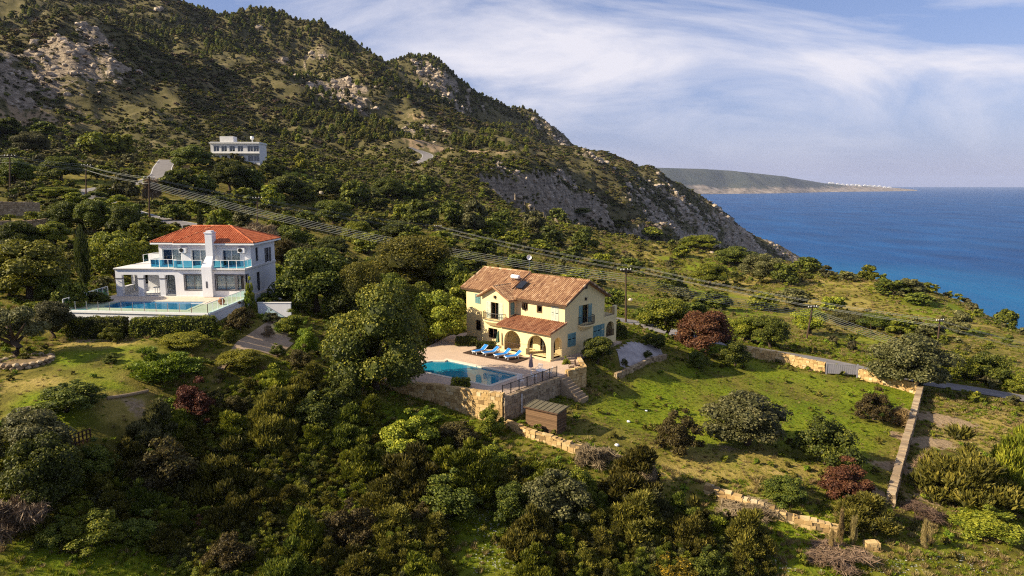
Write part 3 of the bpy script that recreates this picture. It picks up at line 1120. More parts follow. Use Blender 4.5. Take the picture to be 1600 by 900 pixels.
# ------------------------------------------------------------------ wall, window and roof builders
class Wall:
    """a face of a building seen from outside, p0 to p1 with the outside on the right hand"""

    def __init__(self, p0, p1, z0, z1):
        self.p0 = np.array(p0, float)
        d = np.array(p1, float) - self.p0
        self.L = float(np.hypot(*d))
        self.d = d / self.L
        self.n = np.array([self.d[1], -self.d[0]])
        self.z0, self.z1 = z0, z1
        self.holes = []

    def P(self, s, z, off=0.0):
        q = self.p0 + self.d * s + self.n * off
        return (q[0], q[1], z)

    def hole(self, s0, s1, za, zb, arch=False, open_=False):
        self.holes.append((s0, s1, za, zb, arch))
        return self

    def mesh(self, mb, depth=0.22):
        S = sorted({0.0, self.L, *[h[0] for h in self.holes], *[h[1] for h in self.holes]})
        Z = sorted({self.z0, self.z1, *[h[2] for h in self.holes], *[h[3] for h in self.holes]})
        for a, b in zip(S[:-1], S[1:]):
            for c, e in zip(Z[:-1], Z[1:]):
                m, k = (a + b) / 2, (c + e) / 2
                if any(h[0] < m < h[1] and h[2] < k < h[3] for h in self.holes):
                    continue
                mb.poly([self.P(a, c), self.P(b, c), self.P(b, e), self.P(a, e)])
        for s0, s1, za, zb, arch in self.holes:
            if arch:
                r = (s1 - s0) / 2
                sp = zb - r
                arc = [(s0 + r - r * math.cos(t), sp + r * math.sin(t)) for t in np.linspace(0, math.pi, 17)]
                for i in range(8):
                    mb.poly([self.P(s0, zb), self.P(*arc[i + 1]), self.P(*arc[i])][::-1])
                for i in range(8, 16):
                    mb.poly([self.P(s1, zb), self.P(*arc[i + 1]), self.P(*arc[i])][::-1])
                path = [(s0, za)] + arc + [(s1, za)]
            else:
                path = [(s0, za), (s0, zb), (s1, zb), (s1, za)]
            for (a, b), (c, e) in zip(path[:-1], path[1:]):
                mb.poly([self.P(a, b), self.P(c, e), self.P(c, e, -depth), self.P(a, b, -depth)])
            mb.poly([self.P(s1, za), self.P(s0, za), self.P(s0, za, -depth), self.P(s1, za, -depth)])
        return self

    def bar(self, mb, s0, s1, z0, z1, o0, o1, tint=0.5):
        a, b = self.P(s0, z0, o0), self.P(s1, z0, o0)
        c, e = self.P(s1, z0, o1), self.P(s0, z0, o1)
        i = len(mb.v)
        for q in (a, b, c, e):
            mb.v.append((q[0], q[1], z0))
        for q in (a, b, c, e):
            mb.v.append((q[0], q[1], z1))
        mb.t += [tint] * 8
        mb.f += [[i + k for k in q] for q in ((0, 1, 2, 3), (7, 6, 5, 4), (4, 5, 1, 0), (5, 6, 2, 1), (6, 7, 3, 2), (7, 4, 0, 3))]

    def window(self, parent, s0, s1, za, zb, frame, name='window', fw=0.07, nmul=1, curtain=True, shutters=None, rec=0.12, surround=None, closed=False):
        mb = MB()
        self.bar(mb, s0, s1, za, za + fw, -rec - 0.06, -rec + 0.02)
        self.bar(mb, s0, s1, zb - fw, zb, -rec - 0.06, -rec + 0.02)
        self.bar(mb, s0, s0 + fw, za + fw, zb - fw, -rec - 0.06, -rec + 0.02)
        self.bar(mb, s1 - fw, s1, za + fw, zb - fw, -rec - 0.06, -rec + 0.02)
        for k in range(nmul):
            m = s0 + (s1 - s0) * (k + 1) / (nmul + 1)
            self.bar(mb, m - fw * .45, m + fw * .45, za + fw, zb - fw, -rec - 0.06, -rec + 0.02)
        if surround:
            w = surround
            self.bar(mb, s0 - w, s1 + w, za - w, za, -0.02, 0.03)
            self.bar(mb, s0 - w, s1 + w, zb, zb + w, -0.02, 0.03)
            self.bar(mb, s0 - w, s0, za, zb, -0.02, 0.03)
            self.bar(mb, s1, s1 + w, za, zb, -0.02, 0.03)
        o = mb.build(name, frame, parent)
        edges = [s0 + (s1 - s0) * k / (nmul + 1) for k in range(nmul + 2)]
        for a, b in zip(edges[:-1], edges[1:]):
            p = MB()
            p.poly([self.P(a, za, -rec - 0.03), self.P(b, za, -rec - 0.03), self.P(b, zb, -rec - 0.03), self.P(a, zb, -rec - 0.03)])
            p.build('pane', M['glass'], o)
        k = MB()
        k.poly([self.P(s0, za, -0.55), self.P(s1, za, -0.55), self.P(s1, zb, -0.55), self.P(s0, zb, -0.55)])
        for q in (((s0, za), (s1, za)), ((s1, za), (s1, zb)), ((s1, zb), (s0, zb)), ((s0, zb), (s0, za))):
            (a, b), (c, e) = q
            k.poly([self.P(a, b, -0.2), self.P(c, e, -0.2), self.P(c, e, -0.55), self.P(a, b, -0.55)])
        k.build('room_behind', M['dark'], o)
        if curtain:
            lo, hi = (s0, s1) if curtain is True else curtain
            c = MB()
            n = max(8, int((hi - lo) / 0.07))
            pts = [(lo + (hi - lo) * i / n, -0.34 + 0.035 * math.sin(i * 1.9) + 0.015 * math.sin(i * 0.7)) for i in range(n + 1)]
            for (a, o1), (b, o2) in zip(pts[:-1], pts[1:]):
                c.poly([self.P(a, za, o1), self.P(b, za, o2), self.P(b, zb, o2), self.P(a, zb, o1)])
            c.build('curtain', M['curtain'], o)
        if shutters:
            w = (s1 - s0) / 2
            for side in (0, 1):
                sm = MB()
                if closed:
                    a, b = (s0, s0 + w - 0.01) if side == 0 else (s0 + w + 0.01, s1)
                    self._shutter(sm, a, b, za, zb, 0.0, 0.05)
                else:
                    a, b = (s0 - w, s0) if side == 0 else (s1, s1 + w)
                    self._shutter(sm, a, b, za, zb, 0.015, 0.065)
                sm.build('shutter', shutters, o)
        return o

    def _shutter(self, mb, a, b, za, zb, o0, o1):
        f = 0.07
        self.bar(mb, a, b, za, za + f, o0, o1)
        self.bar(mb, a, b, zb - f, zb, o0, o1)
        self.bar(mb, a, a + f, za + f, zb - f, o0, o1)
        self.bar(mb, b - f, b, za + f, zb - f, o0, o1)
        mid = (za + zb) / 2
        self.bar(mb, a + f, b - f, mid - f / 2, mid + f / 2, o0, o1)
        z = za + f + 0.01
        while z < zb - f - 0.06:
            if abs(z - mid) > 0.08:
                self.bar(mb, a + f, b - f, z, z + 0.075, o0 + 0.002, o1 - 0.018)
            z += 0.105


def tiles(polys, mat, parent, name='roof_tiles', w=0.27, l=0.42, seed=1, lift=0.02):
    """barrel tiles on sloping polygons (first edge is the eave)"""
    rnd = random.Random(seed)
    V, F, T = [], [], []
    for poly in polys:
        P = [Vector(p) for p in poly]
        a = (P[1] - P[0]).normalized()
        n = (P[1] - P[0]).cross(P[2] - P[0]).normalized()
        if n.z < 0:
            n = -n
        b = n.cross(a).normalized()
        if b.z < 0:
            b = -b
        st = [((p - P[0]).dot(a), (p - P[0]).dot(b)) for p in P]
        smin, smax = min(s for s, _ in st), max(s for s, _ in st)
        tmax = max(t for _, t in st)

        def inside(s, t):
            c = False
            m = len(st)
            for i in range(m):
                (x0, y0), (x1, y1) = st[i], st[(i + 1) % m]
                if (y0 > t) != (y1 > t) and s < (x1 - x0) * (t - y0) / (y1 - y0) + x0:
                    c = not c
            return c
        nc = int((smax - smin) / w)
        for i in range(nc + 1):
            s = smin + (i + 0.5) * (smax - smin) / (nc + 1)
            colr = rnd.random()
            nr = int(tmax / l) + 1
            for j in range(nr):
                t0 = j * l - 0.04
                if not inside(s, max(0.02, t0 + l * 0.5)):
                    continue
                tint = min(1, max(0, rnd.gauss(0.5, 0.13) * 0.8 + colr * 0.2))
                base = len(V)
                js = rnd.uniform(-0.012, 0.012)
                for tt, hh, ww_ in ((t0, 0.055, 0.5), (t0 + l + 0.05, 0.02, 0.42)):
                    for q in range(5):
                        th = math.pi * q / 4
                        off = -math.cos(th) * w * ww_
                        p = P[0] + a * (s + js + off) + b * tt + n * (lift + hh * 0.4 + math.sin(th) * w * 0.36)
                        V.append(tuple(p))
                        T.append(tint)
                for q in range(4):
                    F.append([base + q, base + q + 1, base + 5 + q + 1, base + 5 + q])
                F.append([base + q for q in range(5)])
    me = np_mesh(name, V, F, mat, tint=T)
    o = link(name, me, parent)
    o['kind'] = 'stuff'
    return o


def ridge_caps(lines, mat, parent, r=0.13, seed=3, name='ridge_tiles'):
    rnd = random.Random(seed)
    mb = MB()
    for a, b in lines:
        a, b = Vector(a), Vector(b)
        n = max(1, int((b - a).length / 0.42))
        for k in range(n):
            p, q = a.lerp(b, k / n), a.lerp(b, (k + 1.12) / n)
            mb.tube([p, q], [r * 1.06, r * 0.92], 8, tint=min(1, max(0, rnd.gauss(0.6, 0.2))))
    return mb.build(name, mat, parent, kind='stuff')


def slab(mb, quad, th, tint=0.4):
    top = [Vector(p) for p in quad]
    bot = [p - Vector((0, 0, th)) for p in top]
    mb.poly(top, tint)
    mb.poly(bot[::-1], tint)
    for i in range(len(top)):
        j = (i + 1) % len(top)
        mb.poly([top[j], top[i], bot[i], bot[j]], tint)


def railing(parent, pts, h, gap=0.12, r=0.019, mat=None, name='railing', post=0.032):
    """upright bars between two rails along a polyline of 3d points"""
    mb = MB()
    P = [Vector(p) for p in pts]
    up = Vector((0, 0, h))
    mb.tube([p + up for p in P], post, 6)
    mb.tube([p + Vector((0, 0, 0.08)) for p in P], post * 0.8, 6)
    for a, b in zip(P[:-1], P[1:]):
        n = max(1, int((b - a).length / gap))
        for k in range(n + 1):
            q = a.lerp(b, k / n)
            mb.tube([q + Vector((0, 0, 0.02)), q + up], r, 4)
    return mb.build(name, mat or M['iron'], parent)


def fill_holes(outer, holes, z):
    """flat faces of a polygon with holes"""
    from mathutils.geometry import tessellate_polygon
    loops = [[Vector((p[0], p[1], 0)) for p in outer]] + [[Vector((p[0], p[1], 0)) for p in h] for h in holes]
    flat = [p for lp in loops for p in lp]
    F = tessellate_polygon(loops)
    return [(p.x, p.y, z) for p in flat], [list(f) for f in F]


def paved(name, outer, pool, z, zb, mat, parent, side=None):
    V, F = fill_holes(outer, [pool] if pool else [], z)
    F2 = []
    for f in F:
        a, b, c = (Vector(V[i]) for i in f)
        F2.append(f if (b - a).cross(c - a).z > 0 else f[::-1])
    mb = MB()
    mb.v, mb.f, mb.t = list(V), F2, [0.5] * len(V)
    for i in range(len(outer)):
        a, b = outer[i], outer[(i + 1) % len(outer)]
        mb.poly([(a[0], a[1], zb), (b[0], b[1], zb), (b[0], b[1], z), (a[0], a[1], z)])
    return mb.build(name, mat, parent)


def pool_parts(root, pool, z, depth, basin, water, copw=0.4, name=('basin', 'water', 'coping')):
    mb = MB()
    n = len(pool)
    mb.poly([(p[0], p[1], z - depth) for p in pool])
    for i in range(n):
        a, b = pool[i], pool[(i + 1) % n]
        mb.poly([(b[0], b[1], z - depth), (a[0], a[1], z - depth), (a[0], a[1], z), (b[0], b[1], z)])
    mb.build(name[0], basin, root)
    wb = MB()
    wb.poly([(p[0], p[1], z - 0.10) for p in pool])
    wb.build(name[1], water, root)
    c = np.mean(np.array(pool), axis=0)
    cb = MB()
    # coping ring: offset each edge outwards
    def offs(d):
        out = []
        for i in range(n):
            p0, p1, p2 = (np.array(pool[(i + k) % n]) for k in (-1, 0, 1))
            d1 = (p1 - p0) / np.hypot(*(p1 - p0))
            d2 = (p2 - p1) / np.hypot(*(p2 - p1))
            n1, n2 = np.array([d1[1], -d1[0]]), np.array([d2[1], -d2[0]])
            m = n1 + n2
            m = m / np.hypot(*m)
            out.append(p1 + m * d / max(0.5, float(np.dot(m, n1))))
        return out
    o1, o2 = offs(-0.03), offs(copw)
    for i in range(n):
        j = (i + 1) % n
        cb.poly([(*o1[i], z + 0.03), (*o2[i], z + 0.03), (*o2[j], z + 0.03), (*o1[j], z + 0.03)][::1])
        cb.poly([(*o2[i], z - 0.01), (*o2[j], z - 0.01), (*o2[j], z + 0.03), (*o2[i], z + 0.03)])
        cb.poly([(*o1[j], z - 0.12), (*o1[i], z - 0.12), (*o1[i], z + 0.03), (*o1[j], z + 0.03)])
    cb.build(name[2], M['coping'], root)


def ccw(poly):
    a = sum(poly[i][0] * poly[(i + 1) % len(poly)][1] - poly[(i + 1) % len(poly)][0] * poly[i][1] for i in range(len(poly)))
    return poly if a > 0 else poly[::-1]


def stone_wall(name, line, top, foot, thick, mat, label, cat='wall', group=None, seed=1, both=True, size=0.36, ragged=0.0, cap=True):
    """line: plan points; top/foot: heights at each point; blocks laid in courses on a core"""
    rnd = random.Random(seed)
    root = empty(name, (line[0][0], line[0][1], foot[0]))
    tag(root, label, cat, group, 'thing')
    o0 = np.array([line[0][0], line[0][1], foot[0]])
    core, st = MB(), MB()
    for k in range(len(line) - 1):
        a, b = np.array(line[k][:2]), np.array(line[k + 1][:2])
        L = np.hypot(*(b - a))
        if L < 0.05:
            continue
        d = (b - a) / L
        nn = np.array([d[1], -d[0]])
        ht = thick / 2
        za, zb, fa, fb = top[k], top[k + 1], foot[k] - 0.5, foot[k + 1] - 0.5
        q = []
        for s, zt, zf, p in ((-1, za, fa, a), (1, za, fa, a), (1, zb, fb, b), (-1, zb, fb, b)):
            q.append((p + nn * s * ht * 0.8, zt, zf))
        top_ = [(*p, zt - 0.04) for p, zt, zf in q]
        bot_ = [(*p, zf) for p, zt, zf in q]
        core.poly([np.array(t_) - o0 for t_ in top_])
        for i in range(4):
            j = (i + 1) % 4
            core.poly([np.array(v_) - o0 for v_ in (bot_[i], bot_[j], top_[j], top_[i])])

        def block(s0, s1, z0, z1, off0, off1):
            tint = min(1, max(0, rnd.gauss(0.52, 0.2)))
            i = len(st.v)
            jit = lambda m: rnd.uniform(-m, m)
            pts = []
            for zz in (z0, z1):
                for s, o_ in ((s0, off0), (s1, off0), (s1, off1), (s0, off1)):
                    p = a + d * (s + jit(0.04)) + nn * (o_ + jit(0.025))
                    pts.append((p[0] - o0[0], p[1] - o0[1], zz + jit(0.035) - o0[2]))
            st.v += pts
            st.t += [tint] * 8
            st.f += [[i + m for m in f] for f in ((0, 3, 2, 1), (4, 5, 6, 7), (0, 1, 5, 4), (1, 2, 6, 5), (2, 3, 7, 6), (3, 0, 4, 7))]
        s = 0.0
        # courses
        zmin, zmax = min(fa, fb), max(za, zb)
        z = zmin
        while z < zmax - 0.05:
            ch = size * rnd.uniform(0.7, 1.1)
            s = -rnd.random() * size
            while s < L:
                w = size * rnd.uniform(0.8, 1.7)
                m = min(max((s + w / 2) / L, 0), 1)
                zt, zf = za + (zb - za) * m, fa + (fb - fa) * m
                z1 = min(z + ch, zt)
                if z1 - z > 0.08 and z1 > zf + 0.3 and rnd.random() > ragged * max(0, (z1 - zf) / max(0.1, zt - zf) - 0.5):
                    x0, x1 = max(s, -0.05), min(s + w - 0.025, L + 0.05)
                    if x1 - x0 > 0.08:
                        block(x0, x1, z, z1 - 0.02, ht * 0.5, ht + rnd.uniform(0, 0.05))
                        if both:
                            block(x0, x1, z, z1 - 0.02, -ht - rnd.uniform(0, 0.05), -ht * 0.5)
                s += w
            z += ch
        if cap:
            s = 0.0
            while s < L:
                w = size * rnd.uniform(0.9, 1.8)
                m = min((s + w / 2) / L, 1)
                zt = za + (zb - za) * m
                if rnd.random() > ragged:
                    block(s, min(s + w - 0.02, L + 0.03), zt - 0.12, zt + rnd.uniform(0.0, 0.06), -ht * 1.02, ht * 1.02)
                s += w
    core.build('core', M['mortar'], root)
    st.build('stones', mat, root, kind='stuff')
    return root


# ------------------------------------------------------------------ yellow house
def yellow_house():
    r = empty('villa', tuple(YO), YANG)
    tag(r, 'cream yellow two-storey villa with arched porch and weathered tile roof', 'house')
    W_ = M['yellow']
    body = MB()
    f = Wall((-15.5, 0), (0, 0), 0, 6.0)
    f.hole(14.05 - 0.45, 15.1 - 0.45, 3.75, 5.35)                      # white shuttered window
    f.hole(11.55, 12.2, 4.45, 5.15).hole(9.35, 10.05, 4.5, 5.2)        # two small ones
    f.hole(1.6, 2.5, 4.3, 5.5).hole(1.6, 2.5, 0.9, 2.2)                # left wing
    f.hole(8.9, 10.9, 0.05, 2.25).hole(12.0, 14.2, 0.05, 2.25)         # doors under the porch
    f.mesh(body)
    g = Wall((0, 0), (0, 7.6), 0, 6.0)
    g.hole(3.15, 4.35, 3.15, 5.25).hole(0.55, 2.0, 0.85, 2.35).hole(5.4, 6.9, 1.0, 2.5)
    g.mesh(body)
    body.poly([(0, 0, 6.0), (0, 7.6, 6.0), (0, 3.8, 7.9)])
    Wall((0, 7.6), (-15.5, 7.6), 0, 6.0).mesh(body)
    Wall((-15.5, 7.6), (-15.5, 0), 0, 6.0).mesh(body)
    body.poly([(-15.5, 7.6, 6.0), (-15.5, 0, 6.0), (-15.5, 3.8, 7.9)])
    body.box(-15.6, 0.05, -0.05, 7.65, -1.2, 0.02)
    body.build('wall', W_, r)
    # bay
    bay = MB()
    bf = Wall((-11.5, -1.25), (-7.2, -1.25), 0, 5.8)
    bf.hole(1.45, 2.75, 3.05, 5.05).hole(1.0, 2.5, 0.7, 1.9)
    bf.mesh(bay)
    bay.poly([(-11.5, -1.25, 5.8), (-7.2, -1.25, 5.8), (-9.35, -1.25, 6.95)])
    br = Wall((-7.2, -1.25), (-7.2, 0), 0, 5.8)
    br.hole(0.3, 0.95, 3.8, 5.2)
    br.mesh(bay)
    Wall((-11.5, 0), (-11.5, -1.25), 0, 5.8).mesh(bay)
    bay.build('bay_wall', W_, r)
    # porch
    po = MB()
    pf = Wall((-7.3, -2.4), (0, -2.4), 0, 2.95)
    pf.hole(0.45, 2.95, 0.05, 2.4, True).hole(3.95, 6.65, 0.05, 2.4, True)
    pf.mesh(po, 0.38)
    ps = Wall((0, -2.4), (0, 0), 0, 2.95)
    ps.hole(0.5, 1.9, 0.05, 2.25, True)
    ps.mesh(po, 0.38)
    po.poly([(0, -2.4, 2.95), (0, 0, 2.95), (0, 0, 3.6)])
    pl = Wall((-7.3, 0), (-7.3, -2.4), 0, 2.95)
    pl.mesh(po, 0.38)
    po.poly([(-7.3, 0, 2.95), (-7.3, -2.4, 2.95), (-7.3, 0, 3.6)])
    # inner faces of the porch
    po.poly([(-7.0, -2.02, 2.95), (-0.38, -2.02, 2.95), (-0.38, -0.01, 2.95), (-7.0, -0.01, 2.95)][::-1])
    for a, b in ((0.38, 0.45), (2.95, 3.95), (6.65, 6.92)):
        po.poly([pf.P(b, 0.05, -0.38), pf.P(a, 0.05, -0.38), pf.P(a, 2.95, -0.38), pf.P(b, 2.95, -0.38)])
    po.box(-7.5, 0.1, -2.6, 0, -1.2, 0.05)
    po.build('porch_wall', W_, r)
    pi = MB()
    for s in (0.0, 3.05, 3.95 - 0.1):
        pass
    for x0, x1 in ((-4.4, -3.3),):
        pi.box(x0, x1, -2.46, -2.4, 1.14, 1.24)
        pi.box(x0 + 0.1, x1 - 0.1, -2.62, -2.40, 0.05, 0.75)
    pi.build('pier_plinth', W_, r)
    # rear terrace over an arch, flush with the gable
    te = MB()
    tw = Wall((0, 7.6), (0, 10.2), 0, 3.25)
    tw.hole(0.45, 2.15, 0.75, 2.55, True)
    tw.mesh(te, 0.35)
    Wall((0, 10.2), (-5.5, 10.2), 0, 3.25).mesh(te)
    Wall((-5.5, 10.2), (-5.5, 7.6), 0, 3.25).mesh(te)
    te.box(-5.5, 0.04, 7.6, 10.24, 3.0, 3.27)
    te.box(-0.35, 0.03, 9.75, 10.23, 3.27, 4.35)
    te.box(-5.5, 0.0, 7.6, 10.2, -1.2, 0.03)
    te.build('rear_terrace_wall', W_, r)
    tr = railing(r, [(-0.05, 7.65, 3.27), (-0.05, 9.75, 3.27)], 0.95, 0.14, name='terrace_railing')
    railing(r, [(-0.03, 8.05, 0.78), (-0.03, 9.75, 0.78)], 0.7, 0.14, name='arch_railing', mat=M['woodframe'])
    # roofs
    rf = MB()
    sl = 1.95 / 3.8

    def zroof(y, off=0.0):
        return 6.02 + sl * (y if y < 3.8 else 7.6 - y) + off
    A = [(-8.3, -0.5), (0.55, -0.5)]
    ridge = zroof(3.8)
    f1 = [(-8.3, -0.5, zroof(-0.5)), (0.55, -0.5, zroof(-0.5)), (0.55, 3.8, ridge), (-8.3, 3.8, ridge)]
    b1 = [(0.55, 8.1, zroof(8.1)), (-8.3, 8.1, zroof(8.1)), (-8.3, 3.8, ridge), (0.55, 3.8, ridge)]
    up = 0.22
    f2 = [(-16.1, -0.35, zroof(-0.35) + up), (-8.3, -0.35, zroof(-0.35) + up), (-8.3, 3.9, ridge + up), (-16.1, 3.9, ridge + up)]
    b2 = [(-8.3, 8.1, zroof(8.1) + up), (-16.1, 8.1, zroof(8.1) + up), (-16.1, 3.9, ridge + up), (-8.3, 3.9, ridge + up)]
    for q in (f1, b1, f2, b2):
        slab(rf, q, 0.14)
    ro = rf.build('roof', M['pan'], r)
    tiles([f1, b1, f2, b2], M['pan'], ro, seed=4)
    ridge_caps([((-16.1, 3.9, ridge + up + 0.06), (-8.3, 3.9, ridge + up + 0.06)), ((-8.3, 3.8, ridge + 0.06), (0.55, 3.8, ridge + 0.06)),
                ((0.5, -0.5, zroof(-0.5) + 0.05), (0.5, 3.8, ridge + 0.06)), ((0.5, 8.1, zroof(8.1) + 0.05), (0.5, 3.8, ridge + 0.06)),
                ((-16.05, -0.35, zroof(-0.35) + up + 0.05), (-16.05, 3.9, ridge + up + 0.06))], M['pan'], ro)
    tb = MB()
    for a, b in ((f1[0], f1[1]), (f2[0], f2[1])):
        tb.box(a[0], b[0], a[1] - 0.03, a[1] + 0.02, a[2] - 0.2, a[2] - 0.02)
    for y0, y1 in ((-0.5, 3.8), (8.1, 3.8)):
        tb.bar((0.57, y0, zroof(y0) - 0.1), (0.57, y1, ridge - 0.1), 0.10)
    tb.build('eaves_board', M['woodframe'], ro)
    # bay roof
    bz = lambda x: 6.98 - abs(x + 9.35) * 0.54
    bl = [(-9.35, -1.75, bz(-9.35)), (-11.95, -1.75, bz(-11.95)), (-11.95, 0.3, bz(-11.95)), (-9.35, 2.1, bz(-9.35))]
    bl = [(-11.95, 0.2, bz(-11.95)), (-11.95, -1.75, bz(-11.95)), (-9.35, -1.75, bz(-9.35)), (-9.35, 2.0, bz(-9.35))]
    brr = [(-6.75, -1.75, bz(-6.75)), (-6.75, -0.2, bz(-6.75)), (-9.35, 2.0, bz(-9.35)), (-9.35, -1.75, bz(-9.35))]
    bm = MB()
    slab(bm, bl, 0.12)
    slab(bm, brr, 0.12)
    bo = bm.build('bay_roof', M['pan'], r)
    tiles([bl, brr], M['pan'], bo, seed=9)
    ridge_caps([((-9.35, -1.75, bz(-9.35) + 0.05), (-9.35, 2.0, bz(-9.35) + 0.05)), ((-11.95, -1.72, bz(-11.95) + 0.04), (-9.35, -1.72, bz(-9.35) + 0.05)),
                ((-6.75, -1.72, bz(-6.75) + 0.04), (-9.35, -1.72, bz(-9.35) + 0.05))], M['pan'], bo, 0.10)
    # porch roof
    pq = [(-7.55, -2.95, 2.93), (0.3, -2.95, 2.93), (0.3, 0.0, 3.72), (-7.55, 0.0, 3.72)]
    pm = MB()
    slab(pm, pq, 0.13)
    pr = pm.build('porch_roof', M['pan_dark'], r)
    tiles([pq], M['pan_dark'], pr, seed=12)
    ridge_caps([((0.27, -2.95, 2.97), (0.27, 0, 3.76)), ((-7.52, -2.95, 2.97), (-7.52, 0, 3.76))], M['pan_dark'], pr, 0.10)
    # windows
    f.window(r, 13.6, 14.65, 3.75, 5.35, M['whiteframe'], curtain=False, shutters=M['shutterwhite'], closed=True)
    f.window(r, 11.55, 12.2, 4.45, 5.15, M['woodframe'], nmul=0, curtain=False, surround=0.08)
    f.window(r, 9.35, 10.05, 4.5, 5.2, M['woodframe'], nmul=1, curtain=False, surround=0.08)
    f.window(r, 1.6, 2.5, 4.3, 5.5, M['woodframe'], curtain=False, shutters=M['shutterblue'], closed=True)
    f.window(r, 1.6, 2.5, 0.9, 2.2, M['woodframe'], curtain=False)
    f.window(r, 8.9, 10.9, 0.05, 2.25, M['woodframe'], name='porch_door', nmul=3, curtain=False)
    f.window(r, 12.0, 14.2, 0.05, 2.25, M['woodframe'], name='porch_door', nmul=3, curtain=(12.0, 12.5))
    bf.window(r, 1.45, 2.75, 3.05, 5.05, M['woodframe'], name='balcony_door', curtain=False, shutters=M['shutterwhite'])
    bf.window(r, 1.0, 2.5, 0.7, 1.9, M['woodframe'], curtain=False)
    br.window(r, 0.3, 0.95, 3.8, 5.2, M['shutterblue'], nmul=0, curtain=False, shutters=M['shutterblue'], closed=True)
    g.window(r, 3.15, 4.35, 3.15, 5.25, M['woodframe'], name='balcony_door', curtain=False, shutters=M['shutterblue'], closed=False)
    g.window(r, 0.55, 2.0, 0.85, 2.35, M['woodframe'], curtain=False, shutters=M['shutterblue'], closed=True)
    g.window(r, 5.4, 6.9, 1.0, 2.5, M['woodframe'], curtain=False, shutters=M['shutterblue'], closed=True)
    ow = MB()
    g._shutter(ow, 6.95, 7.6, 1.0, 2.5, 0.02, 0.07)
    ow.build('shutter', M['shutterblue'], r)

    def balcony(wall, sc, half, z, dep):
        b = MB()
        pts = []
        for t in np.linspace(0, math.pi, 15):
            p = wall.P(sc - half * math.cos(t), z, dep * math.sin(t) ** 0.6 if math.sin(t) > 0 else 0)
            pts.append(p)
        if True:
            n = len(pts)
            b.poly([(p[0], p[1], z) for p in pts])
            b.poly([(p[0], p[1], z - 0.16) for p in pts][::-1])
            for i in range(n - 1):
                b.poly([(pts[i][0], pts[i][1], z - 0.16), (pts[i + 1][0], pts[i + 1][1], z - 0.16), (pts[i + 1][0], pts[i + 1][1], z), (pts[i][0], pts[i][1], z)])
            cen = wall.P(sc, z - 0.16)
            low = [wall.P(sc - (half * 0.7) * math.cos(t), z - 0.62, dep * 0.45 * max(0, math.sin(t)) ** 0.6) for t in np.linspace(0, math.pi, 15)]
            for i in range(n - 1):
                b.poly([low[i], low[i + 1], (pts[i + 1][0], pts[i + 1][1], z - 0.16), (pts[i][0], pts[i][1], z - 0.16)])
            b.poly(low[::-1])
        bo_ = b.build('balcony', W_, r)
        railing(bo_, [(p[0] * 1.0, p[1] * 1.0, z) for p in pts], 0.92, 0.13, name='railing')
    balcony(g, 3.75, 1.25, 3.05, 0.85)
    balcony(bf, 2.1, 1.65, 2.95, 0.8)
    for wl, s, z in ((g, 3.75, 5.75), (bf, 2.15, 5.55), (g, 3.8, 7.1)):
        lm = MB()
        wl.bar(lm, s - 0.09, s + 0.09, z, z + 0.28, 0.02, 0.2)
        wl.bar(lm, s - 0.14, s + 0.14, z + 0.28, z + 0.33, 0.0, 0.24)
        lm.build('wall_lamp', M['iron'], r)
    # porch fittings: low balustrades inside the arches
    for s0, s1 in ((0.45, 2.95),):
        railing(r, [pf.P(s0, 0.05, -0.2), pf.P(s1, 0.05, -0.2)], 0.85, 0.12, name='porch_railing', mat=M['woodframe'], r=0.02)
    railing(r, [ps.P(0.5, 0.05, -0.2), ps.P(1.9, 0.05, -0.2)], 0.85, 0.12, name='porch_railing', mat=M['woodframe'], r=0.02)
    return r, f, g, pf


yh, yfront, ygable, yporch = yellow_house()


def ylocal(x, y, z):
    p = yw(x, y)
    return (p[0], p[1], YO[2] + z)


# solar water heater and masts on the roof
def heater():
    zr = 6.02 + 1.95 / 3.8 * 1.6
    o = empty('roof_water_heater', ylocal(-8.9, 1.3, zr), YANG)
    tag(o, 'solar water heater with white tank and dark panel on the yellow villa roof', 'water heater')
    m = MB()
    m.lathe([(0.0, -0.62), (0.22, -0.6), (0.25, -0.5), (0.25, 0.5), (0.22, 0.6), (0.0, 0.62)], n=14)
    m.v = [(v[2], v[1] + 0.5, v[0] + 1.0) for v in m.v]
    m.build('tank', M['whiteplastic'], o, True)
    p = MB()
    p.poly([(1.0, -0.6, -0.05), (2.0, -0.6, -0.05), (2.0, 0.45, 0.62), (1.0, 0.45, 0.62)])
    p.poly([(1.0, -0.6, -0.12), (2.0, -0.6, -0.12), (2.0, 0.45, 0.55), (1.0, 0.45, 0.55)][::-1])
    p.build('panel', M['rooftop'], o)  # plain near-black tilted sheet beside the tank
    fr = MB()
    for x in (0.95, 2.05):
        fr.bar((x, -0.65, -0.3), (x, 0.6, 0.65), 0.07)
        fr.bar((x, 0.6, -0.2), (x, 0.6, 0.7), 0.07)
    fr.bar((0.95, 0.6, 0.3), (2.05, 0.6, 0.3), 0.06)
    fr.build('panel_stand', M['iron'], o)
    ts = MB()
    for x in (-0.4, 0.4):
        ts.bar((x, 0.5, -0.4), (x, 0.5, 0.8), 0.06)
    ts.bar((-0.4, 0.5, 0.2), (0.4, 0.5, 0.2), 0.06)
    ts.build('tank_stand', M['iron'], o)


heater()


def mast(label, base, h, dish):
    o = empty('roof_mast', base)
    tag(o, label, 'mast')
    m = MB()
    m.tube([(0, 0, -0.5), (0, 0, h)], 0.03, 6)
    m.build('pole', M['steel'], o)
    d = MB()
    d.lathe([(0.02, 0.0), (0.18, 0.03), (0.3, 0.1), (0.34, 0.16), (0.32, 0.16), (0.28, 0.11), (0.02, 0.02)], n=16)
    k = dish
    d.v = [(v[0] * k, -v[2] * k - 0.05, v[1] * k + h) for v in d.v]
    d.build('dish', M['whiteplastic'], o, True)


